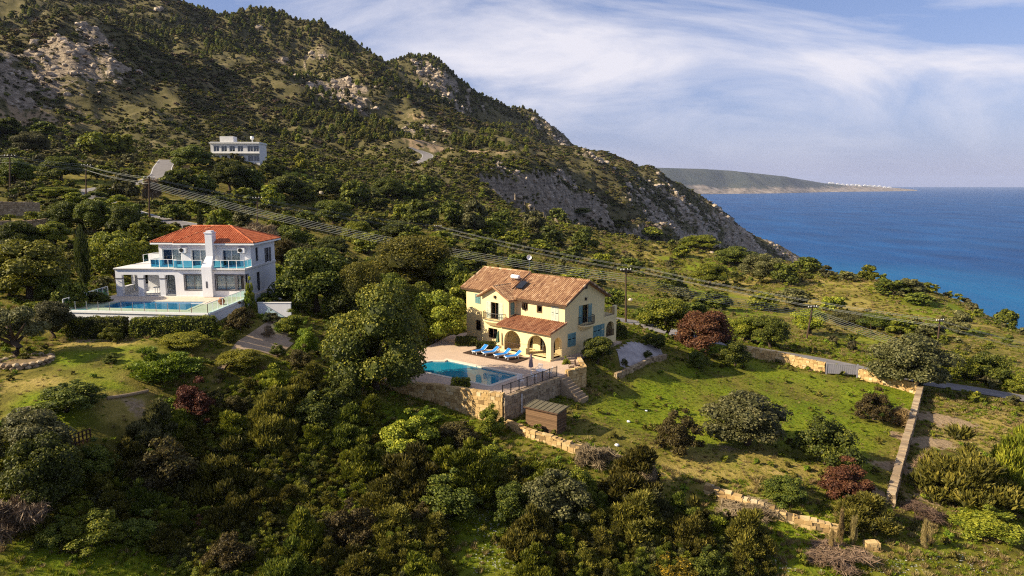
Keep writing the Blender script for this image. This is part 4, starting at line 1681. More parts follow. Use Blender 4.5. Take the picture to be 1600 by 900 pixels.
mast('thin mast with small white dish rising from the yellow villa roof', ylocal(-8.2, 3.5, 7.7), 2.4, 0.9)

# ------------------------------------------------------------------ terrace, pool and walls of the yellow villa
YPOOL = ccw([tuple(at_z(u, v, DZ)[:2]) for u, v in ((811, 586), (764.7, 602), (657, 579.5), (652, 573), (655.5, 567.5), (675, 564), (695, 564.3), (699, 562.5))])
pool1 = empty('swimming_pool', (*np.mean(np.array(YPOOL), axis=0), DZ))
tag(pool1, 'turquoise swimming pool with rounded end in front of the yellow villa', 'pool')


def rel(poly, root):
    return [(p[0] - root.location.x, p[1] - root.location.y) for p in poly]


pool_parts(pool1, rel(YPOOL, pool1), 0.0, 1.15, M['basin'], M['water'])
o = paved('terrace', ccw(YDECK), YPOOL, DZ, DZ - 3.2, M['pave'], None)
tag(o, 'beige paved pool terrace of the yellow villa', 'terrace', None, 'structure')

P_ = lambda u, v: tuple(at_z(u, v, DZ)[:2])
wl = [P_(596, 596.5), P_(680, 605), P_(764, 619), P_(786, 622)]
stone_wall('retaining_wall', wl, [DZ + .12, DZ + .3, DZ + .42, DZ + .42], [H(*p) for p in wl], 0.45, M['stone'], 'sunlit ochre stone retaining wall under the pool terrace', 'wall', None, 2)
wl = [P_(786, 622.3), P_(832, 605), P_(872, 590)]
stone_wall('retaining_wall', wl, [DZ + .06] * 3, [H(*p) - 0.3 for p in wl], 0.4, M['greystone'], 'shaded stone retaining wall below the iron pool fence', 'wall', None, 3)
wl = [P_(886, 584), P_(913, 577.5), yw(1.7, 0.4)]
stone_wall('retaining_wall', wl, [DZ + .35, DZ + .35, DZ + .2], [H(*p) - 0.2 for p in wl], 0.4, M['stone'], 'short stone wall block holding the planted corner beside the steps', 'wall', None, 5)


def iron_fence():
    a, b = P_(785, 620), P_(870, 588.6)
    r = empty('pool_fence', (a[0], a[1], DZ))
    tag(r, 'black iron fence with mesh panels along the edge of the pool terrace', 'fence')
    d = np.array(b) - np.array(a)
    L = np.hypot(*d)
    d = d / L
    n = 7
    for k in range(n + 1):
        p = d * L * k / n
        MB().box(p[0] - .04, p[0] + .04, p[1] - .04, p[1] + .04, -0.05, 1.12).build('post', M['iron'], r)
    for k in range(n):
        p, q = d * (L * k / n), d * (L * (k + 1) / n)
        m = MB()
        for z in (0.1, 1.02):
            m.bar((*p, z), (*q, z), 0.045)
        nb = 16
        for j in range(1, nb):
            c = p + (q - p) * j / nb
            m.bar((*c, 0.1), (*c, 1.02), 0.014)
        m.build('panel', M['iron'], r)


iron_fence()


def ladder(loc, rz):
    r = empty('pool_ladder', loc, rz)
    m = MB()
    for x in (-0.25, 0.25):
        m.tube([(x, -0.35, 0), (x, -0.35, 0.55), (x, -0.25, 0.72), (x, 0.0, 0.72), (x, 0.12, 0.55), (x, 0.12, -0.5)], 0.022, 6)
    m.build('handrail', M['steel'], r)
    s = MB()
    for z in (-0.15, -0.4):
        s.box(-0.25, 0.25, 0.09, 0.15, z, z + 0.03)
    s.build('step', M['steel'], r)
    return r


# ------------------------------------------------------------------ white house
def white_house():
    r = empty('villa', tuple(WO), WANG)
    tag(r, 'white two-storey villa with orange hipped roof and blue glass balconies', 'house')
    W_ = M['white']
    b = MB()
    f = Wall((-8.0, 0), (0, 0), 0, 3.1)
    f.hole(1.1, 3.15, 0.75, 2.4).hole(4.65, 6.8, 0.75, 2.4).hole(7.05, 7.88, 0.75, 2.4)
    f.mesh(b)
    s = Wall((0, 0), (0, 9), 0, 3.1)
    s.hole(0.12, 0.8, 0.75, 2.4).hole(3.2, 4.2, 0.1, 2.3)
    s.mesh(b)
    Wall((0, 9), (-14.8, 9), 0, 3.1).mesh(b)
    Wall((-14.8, 9), (-14.8, 3.4), 0, 3.1).mesh(b)
    pb = Wall((-14.8, 3.4), (-8.0, 3.4), 0, 3.1)
    pb.hole(3.1, 4.9, 0.1, 2.3).hole(5.2, 6.6, 0.1, 2.3).hole(0.9, 1.7, 0.9, 2.2)
    pb.mesh(b)
    Wall((-8.0, 3.4), (-8.0, 0), 0, 3.1).mesh(b)
    b.box(-14.9, 0.05, -0.06, 9.05, -1.6, 0.04)
    b.build('ground_floor_wall', W_, r)
    # porch
    p = MB()
    pf = Wall((-14.85, 0), (-8.0, 0), 0.04, 2.98)
    for a, c in ((0.72, 2.55), (3.2, 5.05), (5.65, 6.85)):
        pf.hole(a, c, 0.04, 2.4)
    pf.mesh(p, 0.4)
    # rounded upper corners of the openings
    for a, c in ((0.72, 2.55), (3.2, 5.05), (5.65, 6.85)):
        for sx, dr in ((a, 1), (c, -1)):
            arc = [(sx + dr * 0.35 * (1 - math.sin(t)), 2.4 - 0.35 * (1 - math.cos(t))) for t in np.linspace(0, math.pi / 2, 6)]
            for q0, q1 in zip(arc[:-1], arc[1:]):
                tri = [pf.P(sx, 2.4, -0.002), pf.P(*q0, -0.002), pf.P(*q1, -0.002)]
                p.poly(tri)
                p.poly(tri[::-1])
    pl = Wall((-14.85, 3.4), (-14.85, 0), 0.04, 2.98)
    pl.hole(0.4, 2.6, 0.9, 2.4)
    pl.mesh(p, 0.4)
    for a, c in ((0.4, 0.72), (2.55, 3.2), (5.05, 5.65)):
        p.poly([pf.P(c, 0.04, -0.4), pf.P(a, 0.04, -0.4), pf.P(a, 2.98, -0.4), pf.P(c, 2.98, -0.4)])
    p.poly([(-14.45, 0.4, 2.42), (-8, 0.4, 2.42), (-8, 3.4, 2.42), (-14.45, 3.4, 2.42)][::-1])
    p.build('porch_wall', W_, r)
    for a in (0.0, 2.55, 5.05):
        tr = MB()
        pf.bar(tr, a - 0.03, a + (0.75 if a == 0 else 0.68), 1.93, 2.02, -0.42, 0.05)
        tr.build('column_band', M['greyframe'], r)
    ro = MB()
    ro.box(-14.95, -8.0, -0.12, 9.0, 2.98, 3.16)
    ro.box(-8.0, 0.12, -0.25, 9.0, 2.95, 3.16)
    ro.build('terrace_slab', M['offwhite'], r)
    tm = MB()
    tm.box(-14.97, -8.0, -0.15, -0.11, 3.0, 3.05)
    tm.box(-8.0, 0.15, -0.28, -0.24, 2.97, 3.02)
    tm.build('slab_shade_strip', M['greyframe'], r)  # thin dark strips standing in for the shade under the fascia
    # upper floor
    u = MB()
    ua = Wall((-11.1, 2.6), (-8.1, 2.6), 3.16, 5.85)
    ua.hole(0.4, 2.6, 3.2, 5.05)
    ua.mesh(u)
    Wall((-8.1, 2.6), (-8.1, 1.9), 3.16, 5.85).mesh(u)
    ub = Wall((-8.1, 1.9), (0, 1.9), 3.16, 5.85)
    ub.hole(1.15, 3.15, 3.2, 5.05).hole(4.75, 6.85, 3.2, 5.05)
    ub.mesh(u)
    us = Wall((0, 1.9), (0, 9), 3.16, 5.85)
    us.hole(1.3, 2.1, 3.6, 5.2).hole(4.4, 5.3, 2.6 + 0.6, 4.9)
    us.mesh(u)
    Wall((0, 9), (-11.1, 9), 3.16, 5.85).mesh(u)
    Wall((-11.1, 9), (-11.1, 2.6), 3.16, 5.85).mesh(u)
    u.build('upper_floor_wall', W_, r)
    # chimney
    c = MB()
    c.box(-4.7, -3.55, -0.5, 0.02, 0, 3.35)
    lo = [(-4.7, -0.5, 3.35), (-3.55, -0.5, 3.35), (-3.55, 0.3, 3.35), (-4.7, 0.3, 3.35)]
    hi = [(-4.75, 0.9, 4.4), (-3.95, 0.9, 4.4), (-3.95, 1.6, 4.4), (-4.75, 1.6, 4.4)]
    for i in range(4):
        j = (i + 1) % 4
        c.poly([lo[i], lo[j], hi[j], hi[i]])
    c.box(-4.75, -3.95, 0.9, 1.88, 4.4, 7.0)
    c.box(-4.82, -3.88, 0.83, 1.95, 7.0, 7.12)
    c.box(-4.65, -4.05, 1.0, 1.78, 7.12, 7.3)
    co = c.build('chimney', W_, r)
    v = MB()
    v.box(-4.28, -4.08, -0.52, -0.49, 1.0, 1.75)
    v.build('vent_slot', M['greyframe'], co)
    # windows
    for a, e in ((1.1, 3.15), (4.65, 6.8)):
        f.window(r, a, e, 0.75, 2.4, M['greyframe'], surround=0.12, nmul=1)
    f.window(r, 7.05, 7.88, 0.75, 2.4, M['greyframe'], surround=0.10, nmul=0)
    s.window(r, 0.12, 0.8, 0.75, 2.4, M['greyframe'], surround=0.09, nmul=0)
    s.window(r, 3.2, 4.2, 0.1, 2.3, M['greyframe'], name='side_door', curtain=False)
    pb.window(r, 3.1, 4.9, 0.1, 2.3, M['whiteframe'], name='patio_door', curtain=(4.0, 4.9))
    pb.window(r, 5.2, 6.6, 0.1, 2.3, M['whiteframe'], name='patio_door', curtain=False, nmul=2)
    pb.window(r, 0.9, 1.7, 0.9, 2.2, M['woodframe'], curtain=False)
    ua.window(r, 0.4, 2.6, 3.2, 5.05, M['whiteframe'], name='balcony_door', surround=0.13, curtain=(1.5, 2.6))
    ub.window(r, 1.15, 3.15, 3.2, 5.05, M['whiteframe'], name='balcony_door', surround=0.13, curtain=(1.3, 3.15))
    ub.window(r, 4.75, 6.85, 3.2, 5.05, M['whiteframe'], name='balcony_door', surround=0.13, curtain=(5.0, 6.7))
    us.window(r, 1.3, 2.1, 3.6, 5.2, M['greyframe'], curtain=False, nmul=0)
    us.window(r, 4.4, 5.3, 3.2, 4.9, M['greyframe'], curtain=False, shutters=M['greyframe'])
    # hipped roof
    ez, rz_ = 5.85, 7.5
    m1 = [(-8.7, 1.35), (0.6, 1.35), (0.6, 9.55), (-8.7, 9.55)]
    rA, rB = (-5.6, 5.45, rz_), (-3.7, 5.45, rz_)
    E = [(x, y, ez) for x, y in m1]
    main = [[E[0], E[1], rB, rA], [E[1], E[2], rB], [E[2], E[3], rA, rB], [E[3], E[0], rA]]
    m2 = [(-11.7, 2.05), (-6.0, 2.05), (-6.0, 9.5), (-11.7, 9.5)]
    G_ = [(x, y, ez) for x, y in m2]
    r0, r1 = (-8.5, 5.75, rz_ - 0.02), (-5.8, 5.75, rz_ - 0.02)
    left = [[G_[0], G_[1], r1, r0], [G_[2], G_[3], r0, r1], [G_[3], G_[0], r0]]
    rm = MB()
    for q in main + left:
        slab(rm, q, 0.1)
    rm.box(-8.72, 0.62, 1.33, 9.57, ez - 0.16, ez - 0.08)
    rm.box(-11.72, -8.72, 2.03, 9.52, ez - 0.16, ez - 0.08)
    ro_ = rm.build('roof', M['orange'], r)
    tiles(main + left, M['orange'], ro_, w=0.25, l=0.40, seed=21)
    L3 = lambda p: (p[0], p[1], p[2] + 0.07)
    ridge_caps([(L3(E[0]), L3(rA)), (L3(E[1]), L3(rB)), (L3(E[2]), L3(rB)), (L3(rA), L3(rB)), (L3(G_[0]), L3(r0)), (L3(G_[3]), L3(r0)), (L3(r0), L3(rA))], M['orange'], ro_, 0.12)
    ft = MB()
    ft.box(-8.74, 0.64, 1.30, 1.345, ez - 0.2, ez - 0.02)
    ft.box(0.605, 0.65, 1.35, 9.55, ez - 0.2, ez - 0.02)
    ft.box(-11.74, -8.74, 2.0, 2.045, ez - 0.2, ez - 0.02)
    ft.build('gutter', M['whiteframe'], ro_)

    # glass balustrades on the first-floor terrace
    def balustrade(pts, z, n_each, glass, h=0.92, name='balustrade', parent=r):
        fr = MB()
        P = [Vector((x, y, z)) for x, y in pts]
        for a, c_ in zip(P[:-1], P[1:]):
            fr.bar(a + Vector((0, 0, h)), c_ + Vector((0, 0, h)), 0.05)
        fo = None
        panes = []
        for (a, c_), n in zip(zip(P[:-1], P[1:]), n_each):
            for k in range(n + 1):
                q = a.lerp(c_, k / n)
                fr.bar(q, q + Vector((0, 0, h)), 0.05)
            for k in range(n):
                q0, q1 = a.lerp(c_, (k + 0.04) / n), a.lerp(c_, (k + 0.96) / n)
                panes.append((q0, q1))
        fo = fr.build(name, M['whiteframe'], parent)
        for q0, q1 in panes:
            d = (q1 - q0).normalized()
            nn = Vector((d.y, -d.x, 0)) * 0.006
            pm = MB()
            lo_, hi_ = Vector((0, 0, 0.06)), Vector((0, 0, h - 0.06))
            pm.poly([q0 + lo_ + nn, q1 + lo_ + nn, q1 + hi_ + nn, q0 + hi_ + nn])
            pm.build('glass_panel', glass, fo)
        return fo
    balustrade([(-11.0, 2.5), (-11.0, 0.6), (-8.0, 0.6), (-8.0, -0.1), (-4.75, -0.1)], 3.16, [2, 3, 1, 3], M['bluegl'])
    balustrade([(-3.5, -0.1), (0.02, -0.1), (0.02, 1.85)], 3.16, [4, 2], M['bluegl'])
    balustrade([(-14.7, 5.5), (-14.7, 8.0), (-11.2, 8.0)], 3.16 + 0.0, [2, 4], M['bluegl'])
    # parapet at the back of the left terrace
    pz = MB()
    pz.box(-13.9, -11.1, 5.2, 5.4, 3.16, 4.25)
    pz.build('parapet', W_, r)
    # air conditioners
    for x, y in ((-7.75, 1.9), (-0.95, 1.9)):
        a = MB()
        a.box(x - 0.4, x + 0.4, y - 0.42, y - 0.08, 4.75, 5.35)
        ao = a.build('air_conditioner', M['whiteplastic'], r)
        fan = MB()
        fan.lathe([(0.0, 0.0), (0.23, 0.0), (0.23, 0.03), (0.0, 0.03)], n=18)
        fan.v = [(v_[0] + x - 0.1, y - 0.43 - v_[2], v_[1] + 5.05) for v_ in fan.v]
        fan.build('fan_grille', M['dark'], ao)
        br_ = MB()
        for dx in (-0.3, 0.3):
            br_.bar((x + dx, y, 4.7), (x + dx, y - 0.42, 4.7), 0.04)
        br_.build('bracket', M['iron'], ao)
    return r


wh = white_house()


def wl3(x, y, z=0.0):
    p = ww(x, y)
    return (p[0], p[1], WO[2] + z)


# terrace and pool of the white villa
WPOOL = ccw([ww(-12.6, -3.1), ww(-3.0, -3.1), ww(-2.6, -8.3), ww(-12.4, -7.3)])
pool2 = empty('swimming_pool', (*np.mean(np.array(WPOOL), axis=0), WDZ))
tag(pool2, 'blue rectangular swimming pool on the white villa terrace', 'pool')
pool_parts(pool2, rel(WPOOL, pool2), 0.0, 1.15, M['basin_w'], M['water_w'], 0.35)
WD = ccw(WDECK)
tw_ = empty('pool_terrace', (*WDECK[1], WDZ))
tag(tw_, 'raised white-walled pool terrace in front of the white villa', 'terrace')


def wterrace():
    V, F = fill_holes(WD, [WPOOL], 0)
    mb = MB()
    for fc in F:
        a, b_, c = (Vector(V[i]) for i in fc)
        q = [V[i] for i in fc]
        if (b_ - a).cross(c - a).z < 0:
            q = q[::-1]
        mb.poly([(p[0] - tw_.location.x, p[1] - tw_.location.y, 0) for p in q])
    mb.build('paving', M['pave_w'], tw_)
    wb = MB()
    pts = rel(WD, tw_)
    for i in range(len(pts)):
        a, b_ = pts[i], pts[(i + 1) % len(pts)]
        wb.poly([(*a, -3.4), (*b_, -3.4), (*b_, -0.004), (*a, -0.004)])
    wb.build('terrace_wall', M['white'], tw_)
    ed = MB()
    q = [rel([ww(*p)], tw_)[0] for p in ((-14.6, -9.3), (0.75, -10.5), (0.6, -0.3))]
    for a, b_ in zip(q[:-1], q[1:]):
        ed.bar((*a, 0.03), (*b_, 0.03), 0.22)
    ed.build('edge_kerb', M['whiteframe'], tw_)


wterrace()


def glass_fence(label, pts, n_each, glass, frame, h=1.0, top_rail=True, mid=False):
    r = empty('glass_fence', (*pts[0], WDZ))
    tag(r, label, 'fence')
    q = [Vector((p[0] - pts[0][0], p[1] - pts[0][1], 0)) for p in pts]
    for (a, b_), n in zip(zip(q[:-1], q[1:]), n_each):
        for k in range(n + 1):
            p = a.lerp(b_, k / n)
            MB().bar(p + Vector((0, 0, 0.02)), p + Vector((0, 0, h + 0.03)), 0.05).build('post', frame, r)
        d = (b_ - a).normalized()
        for k in range(n):
            p0, p1 = a.lerp(b_, k / n) + d * 0.06, a.lerp(b_, (k + 1) / n) - d * 0.06
            m = MB()
            m.poly([p0 + Vector((0, 0, 0.1)), p1 + Vector((0, 0, 0.1)), p1 + Vector((0, 0, h)), p0 + Vector((0, 0, h))])
            m.build('glass_panel', glass, r)
        if top_rail:
            MB().bar(a + Vector((0, 0, h + 0.04)), b_ + Vector((0, 0, h + 0.04)), 0.05).build('rail', frame, r)
        if mid:
            MB().bar(a + Vector((0, 0, 0.08)), b_ + Vector((0, 0, 0.08)), 0.05).build('rail', frame, r)


glass_fence('clear glass fence along the front of the white villa pool terrace', [ww(-14.5, -9.25), ww(-1.0, -10.35)], [11], M['greengl'], M['steel'], 1.0, False)
glass_fence('clear glass fence climbing the right side of the pool terrace', [ww(-1.0, -10.35), ww(0.65, -10.45), ww(0.5, -0.4)], [1, 9], M['greengl'], M['whiteframe'], 1.0)
glass_fence('white-framed blue glass fence on the left side of the pool terrace', [ww(-14.6, -9.2), ww(-15.6, -0.4)], [8], M['bluegl'], M['whiteframe'], 1.15, True, True)
lad = ladder(wl3(-10.4, -2.7), math.pi)
tag(lad, 'steel ladder rails at the back edge of the white villa pool', 'pool ladder')
lp = MB()
lp.lathe([(0.16, 0), (0.3, 0.18), (0.36, 0.36), (0.27, 0.55), (0.2, 0.62), (0.24, 0.7), (0.18, 0.7)], n=16)
pot = lp.build('clay_pot', M['terracotta'], None, True)
pot.location = wl3(-0.5, -5.0, -0.04)
tag(pot, 'terracotta pot standing inside the glass fence by the blue pool', 'pot')
tb = empty('patio_table', wl3(-10.9, 1.6, 0.04))
tag(tb, 'white patio table under the porch of the white villa', 'table')
MB().lathe([(0.55, 0.70), (0.57, 0.74), (0.0, 0.75)], n=18).build('top', M['whiteplastic'], tb)
for k in range(4):
    a = math.pi / 4 + k * math.pi / 2
    MB().bar((0.4 * math.cos(a), 0.4 * math.sin(a), 0), (0.35 * math.cos(a), 0.35 * math.sin(a), 0.7), 0.04).build('leg', M['whiteplastic'], tb)
# low white garden wall on the right of the villa
gw = empty('garden_wall', wl3(2.2, -2.2, -1.6))
tag(gw, 'low plain white garden wall beside the white villa', 'wall', None, 'thing')
MB().box(0, 3.6, -0.12, 0.12, -0.3, 1.25).build('wall_panel', M['white'], gw)
MB().box(-0.05, 3.65, -0.17, 0.17, 1.25, 1.33).build('coping', M['offwhite'], gw)

# ------------------------------------------------------------------ white block far up the road
def far_block():
    b = at_y(330, 250, 240.0)
    x1 = at_y(404, 250, 240.0)[0]
    r = empty('white_building', (b[0], 240.0, b[2] - 2.0), R(4))
    tag(r, 'flat-roofed pale building with rows of windows up on the hillside', 'building')
    Wd = x1 - b[0]
    w = MB()
    f = Wall((0, 0), (Wd, 0), 0, 8.2)
    xs = [1.0, 3.6, 6.3, 9.1, 12.4, 14.4]
    for x in xs:
        f.hole(x, x + 1.9, 4.9, 6.9)
        f.hole(x, x + 1.9, 1.6, 3.6)
    f.mesh(w)
    Wall((Wd, 0), (Wd, 9), 0, 8.2).mesh(w)
    Wall((Wd, 9), (0, 9), 0, 8.2).mesh(w)
    Wall((0, 9), (0, 0), 0, 8.2).mesh(w)
    w.box(-0.3, Wd + 0.3, -0.5, 9.2, 7.6, 8.0)
    w.box(0, Wd, 0, 9, 7.9, 8.1)
    w.box(2.6, 7.2, 2, 6, 8.0, 10.2)
    w.build('wall', M['offwhite'], r)
    for x in xs:
        for z in (4.9, 1.6):
            f.window(r, x, x + 1.9, z, z + 2.0, M['whiteframe'], curtain=False, nmul=1)
    sl_ = MB()
    sl_.box(-0.4, Wd + 0.4, -1.0, 0.0, 4.2, 4.4)
    sl_.build('floor_slab', M['offwhite'], r)
    t = MB()
    t.lathe([(0.0, 0), (0.5, 0.05), (0.7, 0.6), (0.5, 1.15), (0.0, 1.2)], (13.0, 4, 9.2), 12)
    t.tube([(13, 4, 8), (13, 4, 9.3)], 0.12, 6)
    t.build('roof_tank', M['whiteplastic'], r)


far_block()

# ------------------------------------------------------------------ foliage
def leafmat(name, dark, mid, light, trans=0.25, flower=None):
    t = NT(name)
    tn = t.attr('tint')
    rnd = t.node('ShaderNodeObjectInfo', out=5)
    f = t.math('ADD', t.math('MULTIPLY', tn, 0.75), t.math('MULTIPLY', rnd, 0.25))
    stops = [(0.05, dark), (0.5, mid), (0.92, light)]
    c = t.ramp(f, stops)
    if flower:
        c = t.mix(t.ramp(tn, [(0.80, (0, 0, 0)), (0.84, (1, 1, 1))]), c, flower)
    hsv = t.node('ShaderNodeHueSaturation', Color=c)
    t.set(hsv.node.inputs['Hue'], t.math('ADD', 0.485, t.math('MULTIPLY', rnd, 0.03)))
    t.set(hsv.node.inputs['Value'], t.math('ADD', 0.78, t.math('MULTIPLY', t.math('FRACT', t.math('MULTIPLY', rnd, 7.31)), 0.44)))
    d = t.principled(hsv, 0.6, 0.25)
    tl = t.node('ShaderNodeBsdfTranslucent', Color=hsv)
    m = t.node('ShaderNodeMixShader', i0=trans)
    t.l.new(d, m.node.inputs[1])
    t.l.new(tl, m.node.inputs[2])
    return t.done(m)


LM = {
    'dark': leafmat('leaf_dark_green', (0.0152, 0.022, 0.0032), (0.0759, 0.0987, 0.0111), (0.2414, 0.2447, 0.0287)),
    'green': leafmat('leaf_mid_green', (0.0228, 0.034, 0.0032), (0.1327, 0.157, 0.0126), (0.391, 0.3625, 0.0334)),
    'bright': leafmat('leaf_bright_green', (0.0279, 0.05, 0.0032), (0.1423, 0.2093, 0.0126), (0.368, 0.4169, 0.0334)),
    'olive': leafmat('leaf_grey_olive', (0.024, 0.028, 0.009), (0.100, 0.102, 0.032), (0.280, 0.255, 0.100)),
    'yellow': leafmat('leaf_yellow_green', (0.040, 0.045, 0.004), (0.190, 0.190, 0.012), (0.400, 0.350, 0.026)),
    'acacia': leafmat('leaf_acacia', (0.025, 0.028, 0.004), (0.115, 0.112, 0.012), (0.290, 0.245, 0.022)),
    'heath': leafmat('leaf_heath', (0.018, 0.020, 0.004), (0.095, 0.090, 0.013), (0.285, 0.235, 0.036)),
    'red': leafmat('leaf_red', (0.026, 0.012, 0.007), (0.120, 0.044, 0.022), (0.235, 0.115, 0.045)),
    'rust': leafmat('leaf_rusty_green', (0.022, 0.018, 0.006), (0.085, 0.064, 0.018), (0.175, 0.150, 0.034)),
    'poolside': leafmat('leaf_poolside_tree', (0.018, 0.026, 0.005), (0.080, 0.096, 0.012), (0.290, 0.260, 0.028)),
    'bare': leafmat('twigs_grey_brown', (0.045, 0.030, 0.018), (0.170, 0.115, 0.068), (0.310, 0.225, 0.140), 0.05),
    'cypress': leafmat('leaf_cypress', (0.0101, 0.014, 0.0032), (0.0455, 0.0568, 0.0095), (0.1264, 0.1359, 0.021)),
    'flower': leafmat('leaf_yellow_flower', (0.0254, 0.026, 0.0027), (0.1518, 0.1271, 0.0095), (0.391, 0.2719, 0.0191), 0.2, (0.50, 0.33, 0.015)),
    'straw': leafmat('dry_grass', (0.110, 0.085, 0.030), (0.280, 0.205, 0.080), (0.430, 0.330, 0.150), 0.3),
    'grass': leafmat('green_grass', (0.0381, 0.055, 0.0032), (0.1518, 0.1943, 0.0095), (0.368, 0.3444, 0.0287), 0.3),
    'pine': leafmat('leaf_pine', (0.0152, 0.02, 0.0042), (0.0911, 0.0927, 0.0158), (0.276, 0.2265, 0.0334)),
    'scrub': leafmat('leaf_hill_scrub', (0.026, 0.026, 0.011), (0.105, 0.098, 0.036), (0.230, 0.195, 0.080)),
}
LM['limestone'] = LMX
M['bark'] = simple('bark', (0.085, 0.062, 0.045), 0.95, 0.1, 0.4, 5.0, 0.6)


def quad_leaves(C, A, B, L, Wd):
    """rhombic leaves: centre, long axis, cross axis, length, width"""
    n = len(C)
    a, b = A * (L / 2)[:, None], B * (Wd / 2)[:, None]
    V = np.stack([C - a, C + b - a * 0.1, C + a, C - b - a * 0.1], 1).reshape(-1, 3)
    F = np.arange(4 * n).reshape(n, 4)
    return V, F


def unit(v):
    return v / np.maximum(np.linalg.norm(v, axis=1, keepdims=True), 1e-9)


def ico(c, r, rs, sub=1):
    bm = bmesh.new()
    bmesh.ops.create_icosphere(bm, subdivisions=sub, radius=1.0)
    V = np.array([v.co[:] for v in bm.verts])
    F = [[v.index for v in f.verts] for f in bm.faces]
    bm.free()
    V = V * (0.85 + 0.3 * rs.rand(len(V), 1)) * np.asarray(r) + np.asarray(c)
    return V, F


def crown_mesh(name, blobs, n, L, rs, mode='leaf', core=0.72, zs=0.9, mat=None, spread=0.26):
    """blobs (k,4) centres and radii"""
    blobs = np.asarray(blobs, float)
    w = blobs[:, 3] ** 2
    idx = rs.choice(len(blobs), n, p=w / w.sum())
    bt = rs.rand(len(blobs))
    d = unit(rs.randn(n, 3))
    d[:, 2] = np.where(d[:, 2] < -0.35, -d[:, 2], d[:, 2])
    rad = blobs[idx, 3] * (1.04 - spread * rs.rand(n) ** 1.6)
    C = blobs[idx, :3] + d * rad[:, None] * np.array([1, 1, zs])
    if mode == 'leaf':
        nor = unit(d + 0.75 * rs.randn(n, 3))
        A = unit(np.cross(nor, rs.randn(n, 3)))
        B = unit(np.cross(nor, A))
        ln = L * (0.6 + 0.8 * rs.rand(n))
        V, F = quad_leaves(C, A, B, ln, ln * 0.6)
    elif mode == 'spray':
        A = unit(d * 0.55 + np.array([0, 0, 0.9]) + 0.35 * rs.randn(n, 3))
        B = unit(np.cross(A, rs.randn(n, 3)))
        ln = L * (0.7 + 1.1 * rs.rand(n))
        V, F = quad_leaves(C + A * (ln * 0.25)[:, None], A, B, ln, ln * 0.24)
    else:  # twigs
        A = unit(d * 1.0 + 0.6 * rs.randn(n, 3) + np.array([0, 0, 0.25]))
        B = unit(np.cross(A, rs.randn(n, 3)))
        ln = L * (0.5 + 1.2 * rs.rand(n))
        V, F = quad_leaves(C - A * (ln * 0.2)[:, None], A, B, ln, np.maximum(ln * 0.07, 0.006))
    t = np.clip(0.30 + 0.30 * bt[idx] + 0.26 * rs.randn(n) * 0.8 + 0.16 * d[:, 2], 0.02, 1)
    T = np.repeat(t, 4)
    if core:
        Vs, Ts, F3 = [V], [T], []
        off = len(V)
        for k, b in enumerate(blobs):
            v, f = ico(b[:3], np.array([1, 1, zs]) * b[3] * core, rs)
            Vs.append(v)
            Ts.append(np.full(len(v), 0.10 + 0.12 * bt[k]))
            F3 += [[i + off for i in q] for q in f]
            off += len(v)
        V, T = np.concatenate(Vs), np.concatenate(Ts)
        Fl = F.tolist() + F3
        me = bpy.data.meshes.new(name)
        me.from_pydata(V.tolist(), [], Fl)
        at = me.attributes.new('tint', 'FLOAT', 'POINT')
        at.data.foreach_set('value', T.astype(np.float32))
        me.update()
    else:
        me = np_mesh(name, V, F, None, tint=T)
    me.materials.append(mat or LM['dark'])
    return me


def norm_blobs(B, zlo, zhi, wid=1.0):
    """fit blobs into width 1 and heights zlo..zhi"""
    B = np.array(B, float)
    lo = (B[:, :3] - B[:, 3:4]).min(0)
    hi = (B[:, :3] + B[:, 3:4]).max(0)
    s = wid / max(hi[0] - lo[0], hi[1] - lo[1])
    c = (lo + hi) / 2
    out = B.copy()
    out[:, 0] = (B[:, 0] - c[0]) * s
    out[:, 1] = (B[:, 1] - c[1]) * s
    out[:, 3] = B[:, 3] * s
    zz = (B[:, 2] - lo[2]) / (hi[2] - lo[2])
    r = out[:, 3]
    out[:, 2] = np.clip(zlo + zz * (zhi - zlo), zlo + r * 0.75, zhi - r * 0.85)
    return out


def round_blobs(rs, k=22, flat=1.0, inner=3):
    B = []
    while len(B) < k:
        d = unit(rs.randn(1, 3))[0]
        if d[2] < -0.45:
            continue
        r = 0.55 + 0.2 * rs.rand()
        s = 0.20 + 0.16 * rs.rand()
        B.append([d[0] * r, d[1] * r, d[2] * r * flat, s])
    for _ in range(inner):
        B.append([*(rs.randn(3) * 0.16), 0.42])
    return np.array(B)


def mound_blobs(rs, k=40):
    B = []
    lop = rs.rand() * 6.28
    for i in range(k):
        a, r = rs.rand() * 6.28, 0.5 * math.sqrt(rs.rand())
        top = (1 - (r / 0.56) ** 2) * (0.62 + 0.38 * rs.rand()) * (0.85 + 0.25 * math.cos(a - lop))
        z = top * (1 if rs.rand() < 0.65 else rs.rand())
        B.append([math.cos(a) * r * 1.15, math.sin(a) * r * 0.95, z, 0.085 + 0.085 * rs.rand()])
    for i in range(5):
        B.append([rs.randn() * 0.12, rs.randn() * 0.12, 0.25, 0.24])
    return np.array(B)


def column_blobs(rs, k=26):
    B = []
    for i in range(k):
        z = i / (k - 1)
        w = 0.5 * (math.sin(min(1, z * 1.15 + 0.12) * math.pi * 0.98) ** 0.7) if z < 0.86 else 0.5 * (1 - z) / 0.14 * 0.6
        a = rs.rand() * 6.28
        B.append([math.cos(a) * w * 0.35, math.sin(a) * w * 0.35, z, max(0.1, w * 0.75)])
    return np.array(B)


